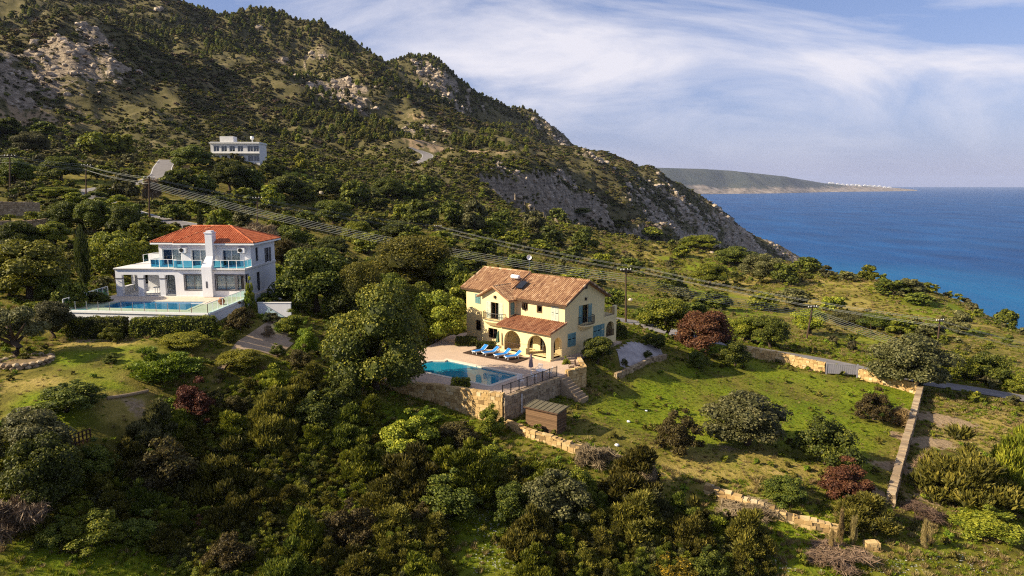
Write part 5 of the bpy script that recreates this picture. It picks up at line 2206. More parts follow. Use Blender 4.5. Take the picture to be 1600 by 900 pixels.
def trunk_mesh(name, rs, top=0.55, r=0.04, limbs=5, lean=0.05, spread=0.3):
    m = MB()
    pts = [(0, 0, -0.06)]
    x = y = 0.0
    for k in range(1, 5):
        x += rs.randn() * lean * 0.4
        y += rs.randn() * lean * 0.4
        pts.append((x, y, top * 0.6 * k / 4))
    m.tube(pts, [r * 1.35, r * 1.05, r * 0.95, r * 0.88, r * 0.8], 7)
    for k in range(limbs):
        a = 6.28 * k / limbs + rs.rand()
        z0 = top * (0.35 + 0.25 * rs.rand())
        p0 = (x * 0.7, y * 0.7, z0)
        p1 = (x + math.cos(a) * spread * 0.5, y + math.sin(a) * spread * 0.5, z0 + top * 0.28)
        p2 = (x + math.cos(a) * spread, y + math.sin(a) * spread, z0 + top * 0.6)
        m.tube([p0, p1, p2], [r * 0.62, r * 0.42, r * 0.18], 5)
    return np_mesh(name, m.v, m.f, M['bark'], True, tint=m.t)


PROTO = {}


def protos():
    for k in range(4):
        rs = np.random.RandomState(100 + k)
        PROTO['tree', k] = (crown_mesh('crown', norm_blobs(round_blobs(rs, 34, 0.95), 0.03, 1.0), 12500, 0.034, rs), trunk_mesh('trunk', rs, 0.5, 0.035))
        rs = np.random.RandomState(120 + k)
        PROTO['far', k] = (crown_mesh('crown', norm_blobs(round_blobs(rs, 18, 0.95), -0.06, 1.0), 1700, 0.10, rs), trunk_mesh('trunk', rs, 0.4, 0.035, 3))
        rs = np.random.RandomState(140 + k)
        PROTO['bush', k] = (crown_mesh('foliage', norm_blobs(np.concatenate([mound_blobs(rs, 26), round_blobs(rs, 12, 0.7, 0) * np.array([.62, .62, .6, .62]) + np.array([0, 0, .35, 0])]), -0.06, 1.0), 8500, 0.040, rs, 'leaf', 0.66, spread=0.4), trunk_mesh('stem', rs, 0.35, 0.03, 4))
        rs = np.random.RandomState(160 + k)
        PROTO['spray', k] = (crown_mesh('foliage', norm_blobs(mound_blobs(rs, 44), -0.08, 0.92), 11000, 0.072, rs, 'spray', 0.62, spread=0.45), trunk_mesh('stem', rs, 0.3, 0.025, 5))
        rs = np.random.RandomState(180 + k)
        PROTO['scrub', k] = (crown_mesh('foliage', norm_blobs(round_blobs(rs, 8, 0.6, 1), -0.08, 1.0), 330, 0.20, rs, 'leaf', 0.75), None)
    for k in range(2):
        rs = np.random.RandomState(200 + k)
        B = round_blobs(rs, 20, 0.8, 0)
        B[:, 3] *= 0.85
        PROTO['open', k] = (crown_mesh('crown', norm_blobs(B, 0.24, 1.0), 9500, 0.038, rs, 'leaf', 0.55, spread=0.5), trunk_mesh('trunk', rs, 0.6, 0.055, 6, 0.12, 0.34))
        rs = np.random.RandomState(210 + k)
        B = []
        for i in range(46):
            z = rs.rand() ** 0.8
            a = rs.rand() * 6.28
            w = 0.46 * math.sqrt(max(0.05, 1 - (z - 0.35) ** 2 / 0.48)) * (0.55 + 0.45 * rs.rand())
            B.append([math.cos(a) * w, math.sin(a) * w, z * 1.25, 0.15 + 0.11 * rs.rand()])
        PROTO['big', k] = (crown_mesh('crown', norm_blobs(B, 0.04, 1.0), 28000, 0.024, rs), trunk_mesh('trunk', rs, 0.5, 0.03, 6))
        rs = np.random.RandomState(220 + k)
        PROTO['twig', k] = (crown_mesh('twigs', norm_blobs(round_blobs(rs, 14, 0.7), -0.05, 1.0), 2600, 0.26, rs, 'twig', 0.0, spread=0.9), trunk_mesh('stem', rs, 0.5, 0.022, 7))
        rs = np.random.RandomState(230 + k)
        PROTO['column', k] = (crown_mesh('crown', norm_blobs(column_blobs(rs), 0.03, 1.0), 3600, 0.10, rs, 'spray', 0.8), trunk_mesh('trunk', rs, 0.2, 0.06, 2))
        rs = np.random.RandomState(240 + k)
        B = []
        for i in range(12):
            z = i / 11
            for j in range(3):
                a = rs.rand() * 6.28
                w = (0.46 * (1 - z) ** 0.45 + 0.03) * (0.6 + 0.7 * rs.rand())
                B.append([math.cos(a) * w * 0.7, math.sin(a) * w * 0.7, 0.12 + z, 0.12 + 0.10 * rs.rand()])
        PROTO['pine', k] = (crown_mesh('crown', norm_blobs(B, 0.12, 1.0), 700, 0.13, rs, 'leaf', 0.7), trunk_mesh('trunk', rs, 0.5, 0.03, 2))
    for k in range(4):
        rs = np.random.RandomState(280 + k)
        V, F = ico((0, 0, 0.15), np.array([0.5, 0.38 + 0.1 * rs.rand(), 0.34 + 0.12 * rs.rand()]), rs, 2)
        V = np.round(V * 4.5 + rs.rand(3)) / 4.5 * 0.55 + V * 0.45
        me = bpy.data.meshes.new('rock')
        me.from_pydata(V.tolist(), [], F)
        at = me.attributes.new('tint', 'FLOAT', 'POINT')
        at.data.foreach_set('value', np.clip(0.5 + 0.2 * rs.randn(len(V)), 0, 1).astype(np.float32))
        me.materials.append(LM['limestone'])
        me.update()
        PROTO['rock', k] = (me, None)
    # grass tufts
    for k in range(3):
        rs = np.random.RandomState(260 + k)
        n = 46
        a = rs.rand(n) * 6.28
        rr = 0.35 * np.sqrt(rs.rand(n))
        base = np.stack([np.cos(a) * rr, np.sin(a) * rr, np.zeros(n)], 1)
        A = unit(np.stack([np.cos(a) * 0.45, np.sin(a) * 0.45, np.ones(n)], 1) + 0.25 * rs.randn(n, 3))
        ln = 0.55 + 0.5 * rs.rand(n)
        B = unit(np.cross(A, rs.randn(n, 3)))
        V, F = quad_leaves(base + A * (ln * 0.45)[:, None], A, B, ln, ln * 0.11)
        me = np_mesh('blades', V, F, LM['grass'], tint=np.repeat(np.clip(rs.rand(n), 0, 1), 4))
        PROTO['tuft', k] = (me, None)


protos()
NPROTO = {'tree': 4, 'far': 4, 'bush': 4, 'spray': 4, 'scrub': 4, 'open': 2, 'big': 2, 'twig': 2, 'column': 2, 'pine': 2, 'tuft': 3}
PART = {'tree': ('crown', 'trunk'), 'far': ('crown', 'trunk'), 'open': ('crown', 'trunk'), 'big': ('crown', 'trunk'), 'column': ('crown', 'trunk'), 'pine': ('crown', 'trunk'),
        'bush': ('foliage', 'stem'), 'spray': ('foliage', 'stem'), 'twig': ('twigs', 'stem')}
for _k in list(PROTO):
    # one slot per mesh, the leaf colour is set on the object
    pass
PR = random.Random(5)


def plant(name, kind, mat, loc, w, h, label, cat, group=None, seed=None, rz=None, tilt=0.0):
    k = (seed if seed is not None else PR.randrange(100)) % NPROTO[kind]
    cr, tk = PROTO[kind, k]
    r = empty(name, tuple(loc), rz if rz is not None else PR.random() * 6.28)
    r.rotation_euler[0] = tilt
    r.scale = (w * PR.uniform(0.9, 1.12), w * PR.uniform(0.88, 1.1), h)
    tag(r, label, cat, group)
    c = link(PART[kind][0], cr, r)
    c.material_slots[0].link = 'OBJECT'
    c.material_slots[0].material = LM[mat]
    if tk is not None:
        link(PART[kind][1], tk, r)
    PLANTS.append((loc[0], loc[1], w * 0.5))
    return r


PLANTS = []


def px_plant(name, kind, mat, u, vt, vb, wpx, label, cat, group=None, seed=None, lift=0.0):
    p = hit(u, vb)
    dep = project(p)[2]
    # the lowest visible edge of a round crown lies in front of its axis
    w = wpx / FPX * dep
    back = 0.28 * w
    p = np.array([p[0] * (1 + back / max(20, p[1])), p[1] + back, 0])
    p[2] = H(p[0], p[1]) + lift
    u2, v2, dep = project(p)
    h = max(0.5, (v2 - vt) / FPX * dep * (1.14 if kind in ('bush', 'spray') else 1.06))
    return plant(name, kind, mat, p, w, h, label, cat, group, seed)


ORD = ['first', 'second', 'third', 'fourth', 'fifth', 'sixth', 'seventh', 'eighth', 'ninth', 'tenth', 'eleventh', 'twelfth', 'thirteenth', 'fourteenth', 'fifteenth', 'sixteenth', 'seventeenth', 'eighteenth', 'nineteenth', 'twentieth']
for _t in ('twenty', 'thirty', 'forty', 'fifty'):
    ORD += [f'{_t}-{_o}' for _o in ORD[:9]] + [{'twenty': 'thirtieth', 'thirty': 'fortieth', 'forty': 'fiftieth', 'fifty': 'sixtieth'}[_t]]

YARD_PX = [(962, 578), (960, 548), (985, 534), (1030, 540), (1042, 554), (1000, 572)]
PATH_PX = [(330, 580), (350, 548), (385, 520), (415, 498), (440, 497), (452, 520), (462, 545), (430, 560), (395, 552), (370, 556), (345, 585)]
# ---- garden and house plants, each with a label of its own
NEAR = [
    ('olive_tree', 'open', 'olive', 30, 480, 570, 100, 'gnarled olive tree rising from a round stone planter on the lawn', 'tree'),
    ('olive_tree', 'tree', 'olive', 88, 470, 535, 62, 'grey-green olive tree behind the planter olive, beside the pool hedge', 'tree'),
    ('shrub', 'bush', 'green', 177, 507, 537, 36, 'small rounded shrub between the two clipped hedges', 'shrub'),
    ('shrub', 'tree', 'yellow', 288, 522, 556, 78, 'rounded yellow-green shrub below the white villa pool wall', 'shrub'),
    ('pine_bush', 'spray', 'bright', 258, 546, 612, 128, 'soft bright green feathery bush at the edge of the lawn', 'bush'),
    ('shrub', 'tree', 'yellow', 378, 546, 588, 76, 'wide yellow-green shrub beside the beige garden path', 'shrub'),
    ('shrub', 'bush', 'dark', 434, 537, 560, 28, 'small clipped dark ball shrub on the beige path', 'shrub'),
    ('shrub', 'bush', 'green', 358, 512, 542, 28, 'small round shrub at the corner of the white terrace wall', 'shrub'),
    ('shrub', 'bush', 'rust', 376, 474, 522, 44, 'rusty green shrub against the right side of the white terrace wall', 'shrub'),
    ('climber', 'bush', 'green', 391, 437, 487, 17, 'slender leafy climber at the front corner of the white villa', 'climber'),
    ('shrub', 'bush', 'dark', 112, 598, 678, 112, 'glossy dark broad shrub standing alone on the lawn', 'shrub'),
    ('shrub', 'bush', 'dark', 173, 553, 570, 26, 'tiny dark shrub in the middle of the lawn', 'shrub'),
    ('shrub', 'bush', 'green', 455, 487, 527, 54, 'leafy green shrub behind the path, below the white garden wall', 'shrub'),
    ('shrub', 'bush', 'olive', 425, 485, 508, 26, 'pale flowering shrub next to the white garden wall', 'shrub'),
    ('shrub', 'bush', 'bright', 478, 505, 562, 44, 'bright green bush at the right edge of the beige path', 'shrub'),
    ('shrub', 'twig', 'bare', 420, 508, 530, 24, 'bare twiggy shrub standing on the beige path', 'shrub'),
    ('shrub', 'bush', 'rust', 470, 540, 582, 46, 'dark reddish shrub below the bright bush by the path', 'shrub'),
    ('acacia_tree', 'big', 'poolside', 590, 450, 628, 176, 'tall dense acacia with yellowing top beside the pool', 'tree'),
    ('acacia_tree', 'big', 'acacia', 640, 374, 470, 150, 'broad yellow-brown acacia behind the big poolside tree', 'tree'),
    ('carob_tree', 'tree', 'green', 684, 455, 552, 96, 'dark leafy tree shading the far end of the villa pool', 'tree'),
    ('carob_tree', 'tree', 'dark', 492, 386, 500, 142, 'large dark round tree to the right of the white villa', 'tree'),
    ('acacia_tree', 'big', 'acacia', 560, 415, 520, 84, 'yellowish acacia joining the round dark tree and the tall poolside tree', 'tree'),
    ('carob_tree', 'tree', 'green', 650, 440, 530, 84, 'green tree filling the gap behind the tall poolside tree', 'tree'),
    ('carob_tree', 'tree', 'dark', 545, 430, 520, 80, 'dark tree squeezed between the round tree and the acacia', 'tree'),
    ('carob_tree', 'tree', 'dark', 705, 405, 480, 62, 'dark tree directly behind the left end of the yellow villa', 'tree'),
    ('poolside_shrub', 'bush', 'dark', 645, 560, 600, 42, 'dark shrub overhanging the left tip of the turquoise pool', 'shrub'),
    ('acacia_tree', 'tree', 'acacia', 48, 372, 480, 138, 'wide yellow-green tree at the far left behind the lawn', 'tree'),
    ('cypress_tree', 'column', 'cypress', 133, 362, 450, 25, 'tall dark cypress standing left of the white villa', 'tree'),
    ('cypress_tree', 'column', 'cypress', 314, 327, 375, 8, 'slim cypress tip rising behind the orange roof', 'tree'),
    ('cypress_tree', 'column', 'cypress', 337, 336, 372, 9, 'second slim cypress just behind the orange roof', 'tree'),
    ('garden_tree', 'tree', 'green', 182, 362, 445, 92, 'mid green bushy tree beside the tall cypress', 'tree'),
    ('garden_tree', 'bush', 'green', 225, 372, 420, 50, 'light green shrubby tree close behind the white porch', 'tree'),
    ('bare_tree', 'twig', 'bare', 405, 345, 392, 58, 'leafless brown tree behind the right end of the orange roof', 'tree'),
    ('bare_tree', 'twig', 'rust', 440, 372, 420, 60, 'reddish brown leafless thicket right of the white villa', 'tree'),
    ('garden_tree', 'tree', 'dark', 455, 352, 398, 62, 'dark tree behind the leafless thicket', 'tree'),
    ('hedge_shrub', 'bush', 'dark', 420, 455, 480, 40, 'low dark shrub below the side door of the white villa', 'shrub'),
    ('garden_tree', 'tree', 'dark', 932, 527, 580, 56, 'small dark tree in front of the yellow gable', 'tree'),
    ('potted_shrub', 'bush', 'green', 885, 557, 585, 20, 'small green shrub on the wall corner beside the pool fence', 'shrub'),
    ('shrub', 'bush', 'dark', 966, 503, 530, 30, 'dark shrub beside the rear arch of the yellow villa', 'shrub'),
    ('yard_shrub', 'bush', 'dark', 1012, 548, 562, 16, 'tiny dark shrub in the middle of the gravel yard', 'shrub'),
    ('yard_shrub', 'bush', 'olive', 976, 560, 575, 15, 'tiny grey shrub at the front of the gravel yard', 'shrub'),
    ('terebinth_tree', 'tree', 'red', 1100, 484, 560, 96, 'red-leaved tree at the corner of the green field', 'tree'),
    ('carob_tree', 'tree', 'green', 1038, 466, 528, 84, 'green tree between the utility pole and the red tree', 'tree'),
    ('shrub', 'bush', 'dark', 1148, 528, 578, 62, 'dark green shrub to the right of the red tree', 'shrub'),
    ('shrub', 'bush', 'dark', 1092, 545, 582, 50, 'dark undergrowth shrub below the red tree', 'shrub'),
    ('shrub', 'bush', 'dark', 1022, 518, 548, 42, 'low dark shrub at the back of the gravel yard', 'shrub'),
    ('olive_tree', 'tree', 'olive', 1425, 520, 620, 128, 'big spreading olive tree at the meeting of the field walls', 'tree'),
    ('round_bush', 'tree', 'olive', 1166, 610, 712, 132, 'large round grey-green bush in the middle of the field', 'bush'),
    ('shrub', 'bush', 'rust', 1060, 643, 722, 84, 'brownish red shrub left of the large round bush', 'shrub'),
    ('shrub', 'bush', 'dark', 1290, 650, 742, 118, 'dark leafy shrub right of the large round bush', 'shrub'),
    ('shrub', 'bush', 'red', 1322, 722, 790, 84, 'shrub with wine-red leaves below the dark leafy shrub', 'shrub'),
    ('shrub', 'bush', 'rust', 1364, 610, 662, 60, 'brownish shrub near the top of the right field wall', 'shrub'),
    ('dry_tuft', 'twig', 'straw', 1405, 634, 668, 40, 'dry rust-coloured grass clump beside the right field wall', 'grass clump'),
    ('bush', 'spray', 'heath', 1495, 678, 800, 150, 'big tawny green bush to the right of the field wall', 'bush'),
    ('bush', 'spray', 'green', 1585, 665, 800, 100, 'tall green bush at the right edge of the picture', 'bush'),
    ('bush', 'bush', 'green', 1535, 790, 845, 112, 'low fresh green bush under the big tawny bush', 'bush'),
    ('bush', 'bush', 'dark', 1225, 747, 800, 92, 'low blue-green bush behind the broken front wall', 'bush'),
    ('bush', 'spray', 'heath', 1350, 775, 848, 110, 'tawny upright bush at the end of the broken front wall', 'bush'),
    ('round_bush', 'bush', 'olive', 868, 738, 838, 124, 'round pale grey-green bush below the broken wall', 'bush'),
    ('bush', 'spray', 'heath', 985, 700, 800, 120, 'tall tawny bush growing over the gap in the broken wall', 'bush'),
    ('dead_bush', 'twig', 'bare', 1010, 720, 790, 50, 'pinkish leafless bush inside the tall tawny bush', 'bush'),
    ('dead_bush', 'twig', 'bare', 36, 768, 866, 92, 'round leafless grey bush at the lower left', 'bush'),
    ('bush', 'bush', 'green', 150, 800, 880, 100, 'leafy green bush right of the leafless grey bush', 'bush'),
    ('olive_bush', 'tree', 'olive', 55, 640, 760, 130, 'tall silvery olive bush at the left below the lawn', 'bush'),
    ('shade_bush', 'tree', 'dark', 75, 672, 830, 130, 'tall dark bush added for the deep shade it casts below the olive bush', 'bush'),  # extra bush put in to throw the deep shade here
    ('yellow_bush', 'bush', 'yellow', 12, 682, 760, 90, 'yellow-tipped bush at the left edge under the olive bush', 'bush'),
    ('flowering_bush', 'bush', 'flower', 1052, 866, 915, 90, 'yellow flowering bush at the bottom edge', 'bush'),
    ('dead_bush', 'twig', 'bare', 1310, 858, 895, 100, 'tangle of grey dead branches at the foot of the broken wall', 'dead brush'),
    ('dead_bush', 'twig', 'bare', 1165, 782, 815, 100, 'heap of pale dead brush along the broken wall', 'dead brush'),
    ('dead_bush', 'twig', 'bare', 930, 692, 740, 56, 'dry brushwood heap on the broken wall right of the shed', 'dead brush'),
    ('dead_bush', 'twig', 'bare', 1440, 790, 814, 66, 'flattened dead brush in the shade of the right field wall', 'dead brush'),
    ('dead_bush', 'twig', 'bare', 1452, 700, 760, 46, 'strip of dry brush along the outside of the right field wall', 'dead brush'),
    ('bush', 'bush', 'green', 1490, 542, 595, 64, 'green bush behind the lane, right of the spreading olive', 'bush'),
    ('bush', 'bush', 'dark', 1540, 545, 602, 74, 'dark bush with orange leaves beyond the lane at the right', 'bush'),
    ('bush', 'bush', 'green', 1590, 582, 615, 56, 'low green bush at the right edge beyond the lane', 'bush'),
    ('dry_stalk', 'twig', 'straw', 1312, 788, 852, 12, 'tall dry stalk standing at the end of the broken front wall', 'dry stalk'),
    ('dry_stalk', 'twig', 'straw', 1332, 796, 855, 12, 'slanting dry stalk right of the tall one by the broken wall', 'dry stalk'),
    ('dry_stalk', 'twig', 'straw', 1446, 805, 862, 16, 'branched dry stalk in the shade right of the field wall', 'dry stalk'),
    ('dry_stalk', 'twig', 'straw', 1300, 820, 862, 10, 'short dry stalk in front of the broken wall', 'dry stalk'),
    ('bush', 'bush', 'rust', 715, 655, 712, 80, 'rusty brown bush below the sunlit stone retaining wall', 'bush'),
    ('bush', 'bush', 'green', 768, 630, 690, 52, 'green bush against the corner of the stone retaining wall', 'bush'),
    ('bush', 'bush', 'bright', 668, 636, 668, 50, 'bright green weeds bush under the retaining wall', 'bush'),
]
for rec in NEAR:
    px_plant(*rec)

# ---- trees of the middle distance
MID = [(10, 185, 218, 44, 'dark'), (52, 205, 243, 62, 'olive'), (68, 190, 218, 44, 'dark'), (150, 206, 245, 52, 'green'), (188, 208, 246, 50, 'green'), (205, 240, 258, 26, 'olive'), (303, 226, 270, 66, 'dark'),
       (25, 246, 292, 62, 'dark'), (98, 244, 286, 62, 'dark'), (165, 258, 278, 32, 'green'), (92, 292, 314, 72, 'green'), (200, 268, 314, 42, 'olive'), (170, 288, 310, 46, 'green'), (238, 276, 316, 34, 'bare'),
       (105, 314, 366, 66, 'dark'), (150, 312, 370, 70, 'dark'), (195, 320, 376, 60, 'dark'), (275, 264, 304, 52, 'dark'), (316, 272, 308, 48, 'dark'), (360, 250, 302, 62, 'dark'), (392, 262, 306, 52, 'dark'), (386, 292, 326, 50, 'green'),
       (345, 326, 362, 38, 'green'), (378, 328, 362, 44, 'olive'), (220, 346, 382, 36, 'green'), (262, 350, 376, 44, 'yellow'), (60, 330, 350, 40, 'green'),
       (470, 238, 266, 24, 'yellow'), (425, 244, 280, 40, 'dark'), (452, 271, 316, 58, 'dark'), (424, 288, 328, 48, 'green'), (515, 272, 310, 44, 'dark'), (555, 282, 326, 52, 'dark'), (606, 277, 315, 60, 'dark'), (640, 282, 316, 48, 'dark'),
       (672, 274, 306, 42, 'dark'), (525, 313, 356, 72, 'dark'), (662, 312, 358, 54, 'dark'), (706, 314, 356, 48, 'dark'), (742, 311, 368, 48, 'olive'), (590, 330, 362, 52, 'green'), (622, 344, 378, 62, 'dark'), (575, 362, 400, 50, 'green'),
       (690, 360, 392, 52, 'green'), (755, 372, 402, 50, 'dark'), (800, 360, 386, 44, 'green'),
       (832, 329, 360, 42, 'olive'), (872, 324, 350, 36, 'dark'), (904, 325, 348, 42, 'dark'), (860, 352, 384, 46, 'dark'), (914, 354, 391, 42, 'dark'), (963, 342, 362, 44, 'green'), (842, 374, 396, 52, 'green'), (892, 384, 410, 38, 'dark'),
       (940, 395, 418, 40, 'green'), (985, 402, 428, 46, 'dark'), (900, 420, 444, 50, 'green'),
       (1016, 354, 378, 44, 'green'), (1065, 383, 405, 32, 'green'), (1095, 367, 391, 66, 'green'), (1150, 384, 418, 62, 'dark'), (1190, 397, 444, 66, 'olive'), (1228, 410, 448, 48, 'dark'), (1110, 411, 448, 66, 'green'), (1050, 425, 456, 52, 'dark'),
       (1262, 401, 430, 46, 'dark'), (1290, 414, 436, 28, 'olive'), (1326, 424, 441, 26, 'olive'), (1355, 413, 440, 32, 'green'), (1395, 436, 465, 54, 'dark'), (1422, 434, 468, 38, 'olive'), (1450, 441, 459, 36, 'green'), (1434, 458, 479, 50, 'dark'),
       (1515, 455, 478, 46, 'green'), (1546, 463, 481, 30, 'olive'),
       (1205, 494, 548, 72, 'dark'), (1265, 482, 524, 62, 'green'), (1325, 485, 510, 66, 'olive'), (1366, 489, 516, 66, 'dark'), (1410, 497, 524, 48, 'green'), (1452, 503, 530, 44, 'olive'), (1570, 482, 514, 36, 'dark'), (1497, 484, 524, 50, 'olive'),
       (470, 415, 470, 60, 'dark'), (432, 412, 460, 50, 'green'), (608, 425, 480, 66, 'dark'), (722, 425, 486, 44, 'green'), (18, 415, 470, 60, 'green'), (92, 425, 478, 60, 'dark'), (240, 340, 366, 40, 'dark'), (160, 385, 432, 56, 'dark'), (208, 385, 425, 50, 'green'), (112, 440, 492, 52, 'dark'), (66, 470, 500, 50, 'green'), (150, 455, 488, 46, 'dark'), (30, 345, 392, 70, 'dark'), (85, 345, 388, 66, 'green'), (520, 368, 405, 60, 'dark'), (560, 345, 385, 56, 'green'), (480, 330, 360, 50, 'dark'), (440, 335, 365, 46, 'green'), (600, 395, 430, 56, 'dark'), (640, 350, 384, 52, 'dark'), (735, 395, 425, 50, 'dark'), (780, 330, 360, 44, 'dark'), (810, 395, 422, 46, 'dark'), (655, 395, 425, 50, 'green'), (350, 305, 335, 44, 'dark'), (310, 310, 340, 46, 'green'), (270, 318, 345, 44, 'dark'), (475, 290, 320, 46, 'green'), (585, 300, 330, 46, 'dark'), (630, 318, 345, 44, 'green'), (770, 345, 372, 44, 'green'), (1010, 480, 512, 46, 'dark'), (1080, 470, 500, 50, 'dark'), (1240, 450, 480, 50, 'olive'), (1300, 462, 488, 44, 'green'),
       (150, 298, 328, 46, 'dark'), (186, 304, 336, 44, 'green'), (212, 318, 346, 40, 'dark'), (118, 300, 322, 36, 'green'),
       (1575, 522, 538, 20, 'dark'), (960, 450, 478, 42, 'dark'), (1162, 494, 536, 60, 'green'), (1120, 455, 484, 50, 'dark'), (1190, 458, 486, 50, 'green'), (1065, 448, 476, 44, 'olive')]
KINDN = {'dark': ('carob_tree', 'dark green round carob tree'), 'green': ('wild_tree', 'mid green bushy wild tree'), 'olive': ('olive_tree', 'grey-green olive tree'), 'yellow': ('broom_tree', 'yellowish broom tree'), 'bare': ('bare_tree', 'grey leafless tree')}


def area(u, v):
    if u < 420 and v < 312:
        return 'beside the hill road'
    if u < 420:
        return 'on the slope behind the white villa'
    if u < 780:
        return 'on the green terraces in mid slope'
    if u < 1000:
        return 'in the scrub below the eroded cliff'
    if v < 485 and u < 1240:
        return 'on the open slope above the lane'
    if v < 485:
        return 'on the clifftop by the sea'
    return 'just across the lane from the field'


byarea = {}
for rec in MID:
    byarea.setdefault((rec[4], area(rec[0], rec[2])), []).append(rec)
for (kd, ar), recs in byarea.items():
    recs.sort()
    for i, (u, vt, vb, w, _) in enumerate(recs):
        nm, ds = KINDN[kd]
        if len(recs) == 1:
            lab = f'{ds} {ar}'
        elif i == 0:
            lab = f'leftmost {ds} {ar}'
        elif i == len(recs) - 1:
            lab = f'rightmost {ds} {ar}'
        else:
            lab = f'{ORD[i]} {ds} from the left {ar}'
        px_plant(nm, 'twig' if kd == 'bare' else ('far' if w < 56 else 'tree'), kd, u, vt, vb, w, lab, 'tree', 'trees ' + ar)

# ---- thicket in the foreground: bushes nothing tells apart inside one kind
THICK = region([(0, 752), (150, 745), (222, 690), (300, 640), (380, 612), (450, 602), (520, 622), (560, 658), (640, 690), (700, 708), (770, 712), (835, 745), (900, 775), (960, 815), (1080, 812), (1180, 835), (1200, 899), (830, 930), (800, 800), (730, 785), (690, 820), (700, 930), (330, 930), (250, 850), (60, 850), (0, 830)])
RIGHTT = region([(1440, 700), (1600, 680), (1600, 840), (1480, 830), (1450, 780)])
TL = {('spray', 'heath'): 'tawny heath bush',
      ('bush', 'dark'): 'dark leafy bush',
      ('spray', 'green'): 'green feathery bush',
      ('bush', 'rust'): 'rusty brown bush',
      ('spray', 'olive'): 'pale silvery bush',
      ('bush', 'green'): 'fresh green leafy bush',
      ('spray', 'dark'): 'dark feathery bush', ('spray', 'bright'): 'bright green feathery bush', ('bush', 'red'): 'wine-red leafy bush'}


def thicket():
    rnd = random.Random(77)
    xs = [p[0] for p in THICK]
    ys = [p[1] for p in THICK]
    done = []
    todo = []
    for _ in range(16000):
        x, y = rnd.uniform(min(xs), max(xs)), rnd.uniform(min(ys), max(ys))
        if not poly_mask(np.array([x]), np.array([y]), THICK)[0]:
            continue
        w = rnd.choice([1.4, 2.0, 2.6, 3.2, 4.0, 5.2])
        if any((x - a) ** 2 + (y - b) ** 2 < (0.255 * (w + c)) ** 2 for a, b, c in done):
            continue
        if any((x - a) ** 2 + (y - b) ** 2 < (0.55 * c + 0.3 * w) ** 2 for a, b, c in PL0):
            continue
        if poly_dist(np.array([x]), np.array([y]), YDECK)[0] < w * 0.45 + 0.3:
            continue
        done.append((x, y, w))
        u, v, dep = project((x, y, H(x, y)))
        k = rnd.random()
        if u > 620 and v < 790:
            kind = ('spray', 'green') if k < 0.5 else ('bush', 'green') if k < 0.64 else ('spray', 'heath') if k < 0.92 else ('bush', 'rust')
        else:
            kind = ('spray', 'heath') if k < 0.44 else ('bush', 'dark') if k < 0.57 else ('spray', 'green') if k < 0.80 else ('spray', 'dark') if k < 0.85 else ('spray', 'olive') if k < 0.90 else ('bush', 'rust') if k < 0.94 else ('spray', 'bright') if k < 0.97 else ('bush', 'red')
        h = w * rnd.uniform(0.62, 1.0)
        nm = {'heath': 'heath_bush', 'dark': 'leafy_bush', 'green': 'green_bush', 'rust': 'rusty_bush', 'olive': 'silvery_bush', 'bright': 'bright_bush', 'red': 'red_bush'}[kind[1]]
        todo.append((nm, kind, x, y, w, h, u, v))
    rows = {}
    for q in todo:
        b = 'top' if q[7] < 660 else 'upper' if q[7] < 715 else 'middle' if q[7] < 770 else 'lower' if q[7] < 830 else 'bottom'
        rows.setdefault((q[1], b), []).append(q)
    for (kind, b), qs in rows.items():
        qs.sort(key=lambda q: q[6])
        for i, (nm, kd, x, y, w, h, u, v) in enumerate(qs):
            which = 'only' if len(qs) == 1 else 'leftmost' if i == 0 else 'rightmost' if i == len(qs) - 1 else ORD[i]
            lab = f'{which} {TL[kind]}' + (' from the left' if which in ORD else '') + f' in the {b} row of the front thicket'
            plant(nm, kd[0], kd[1], (x, y, H(x, y) - 0.1), w, h, lab, 'bush', 'bushes of the foreground thicket')


PL0 = list(PLANTS)
thicket()

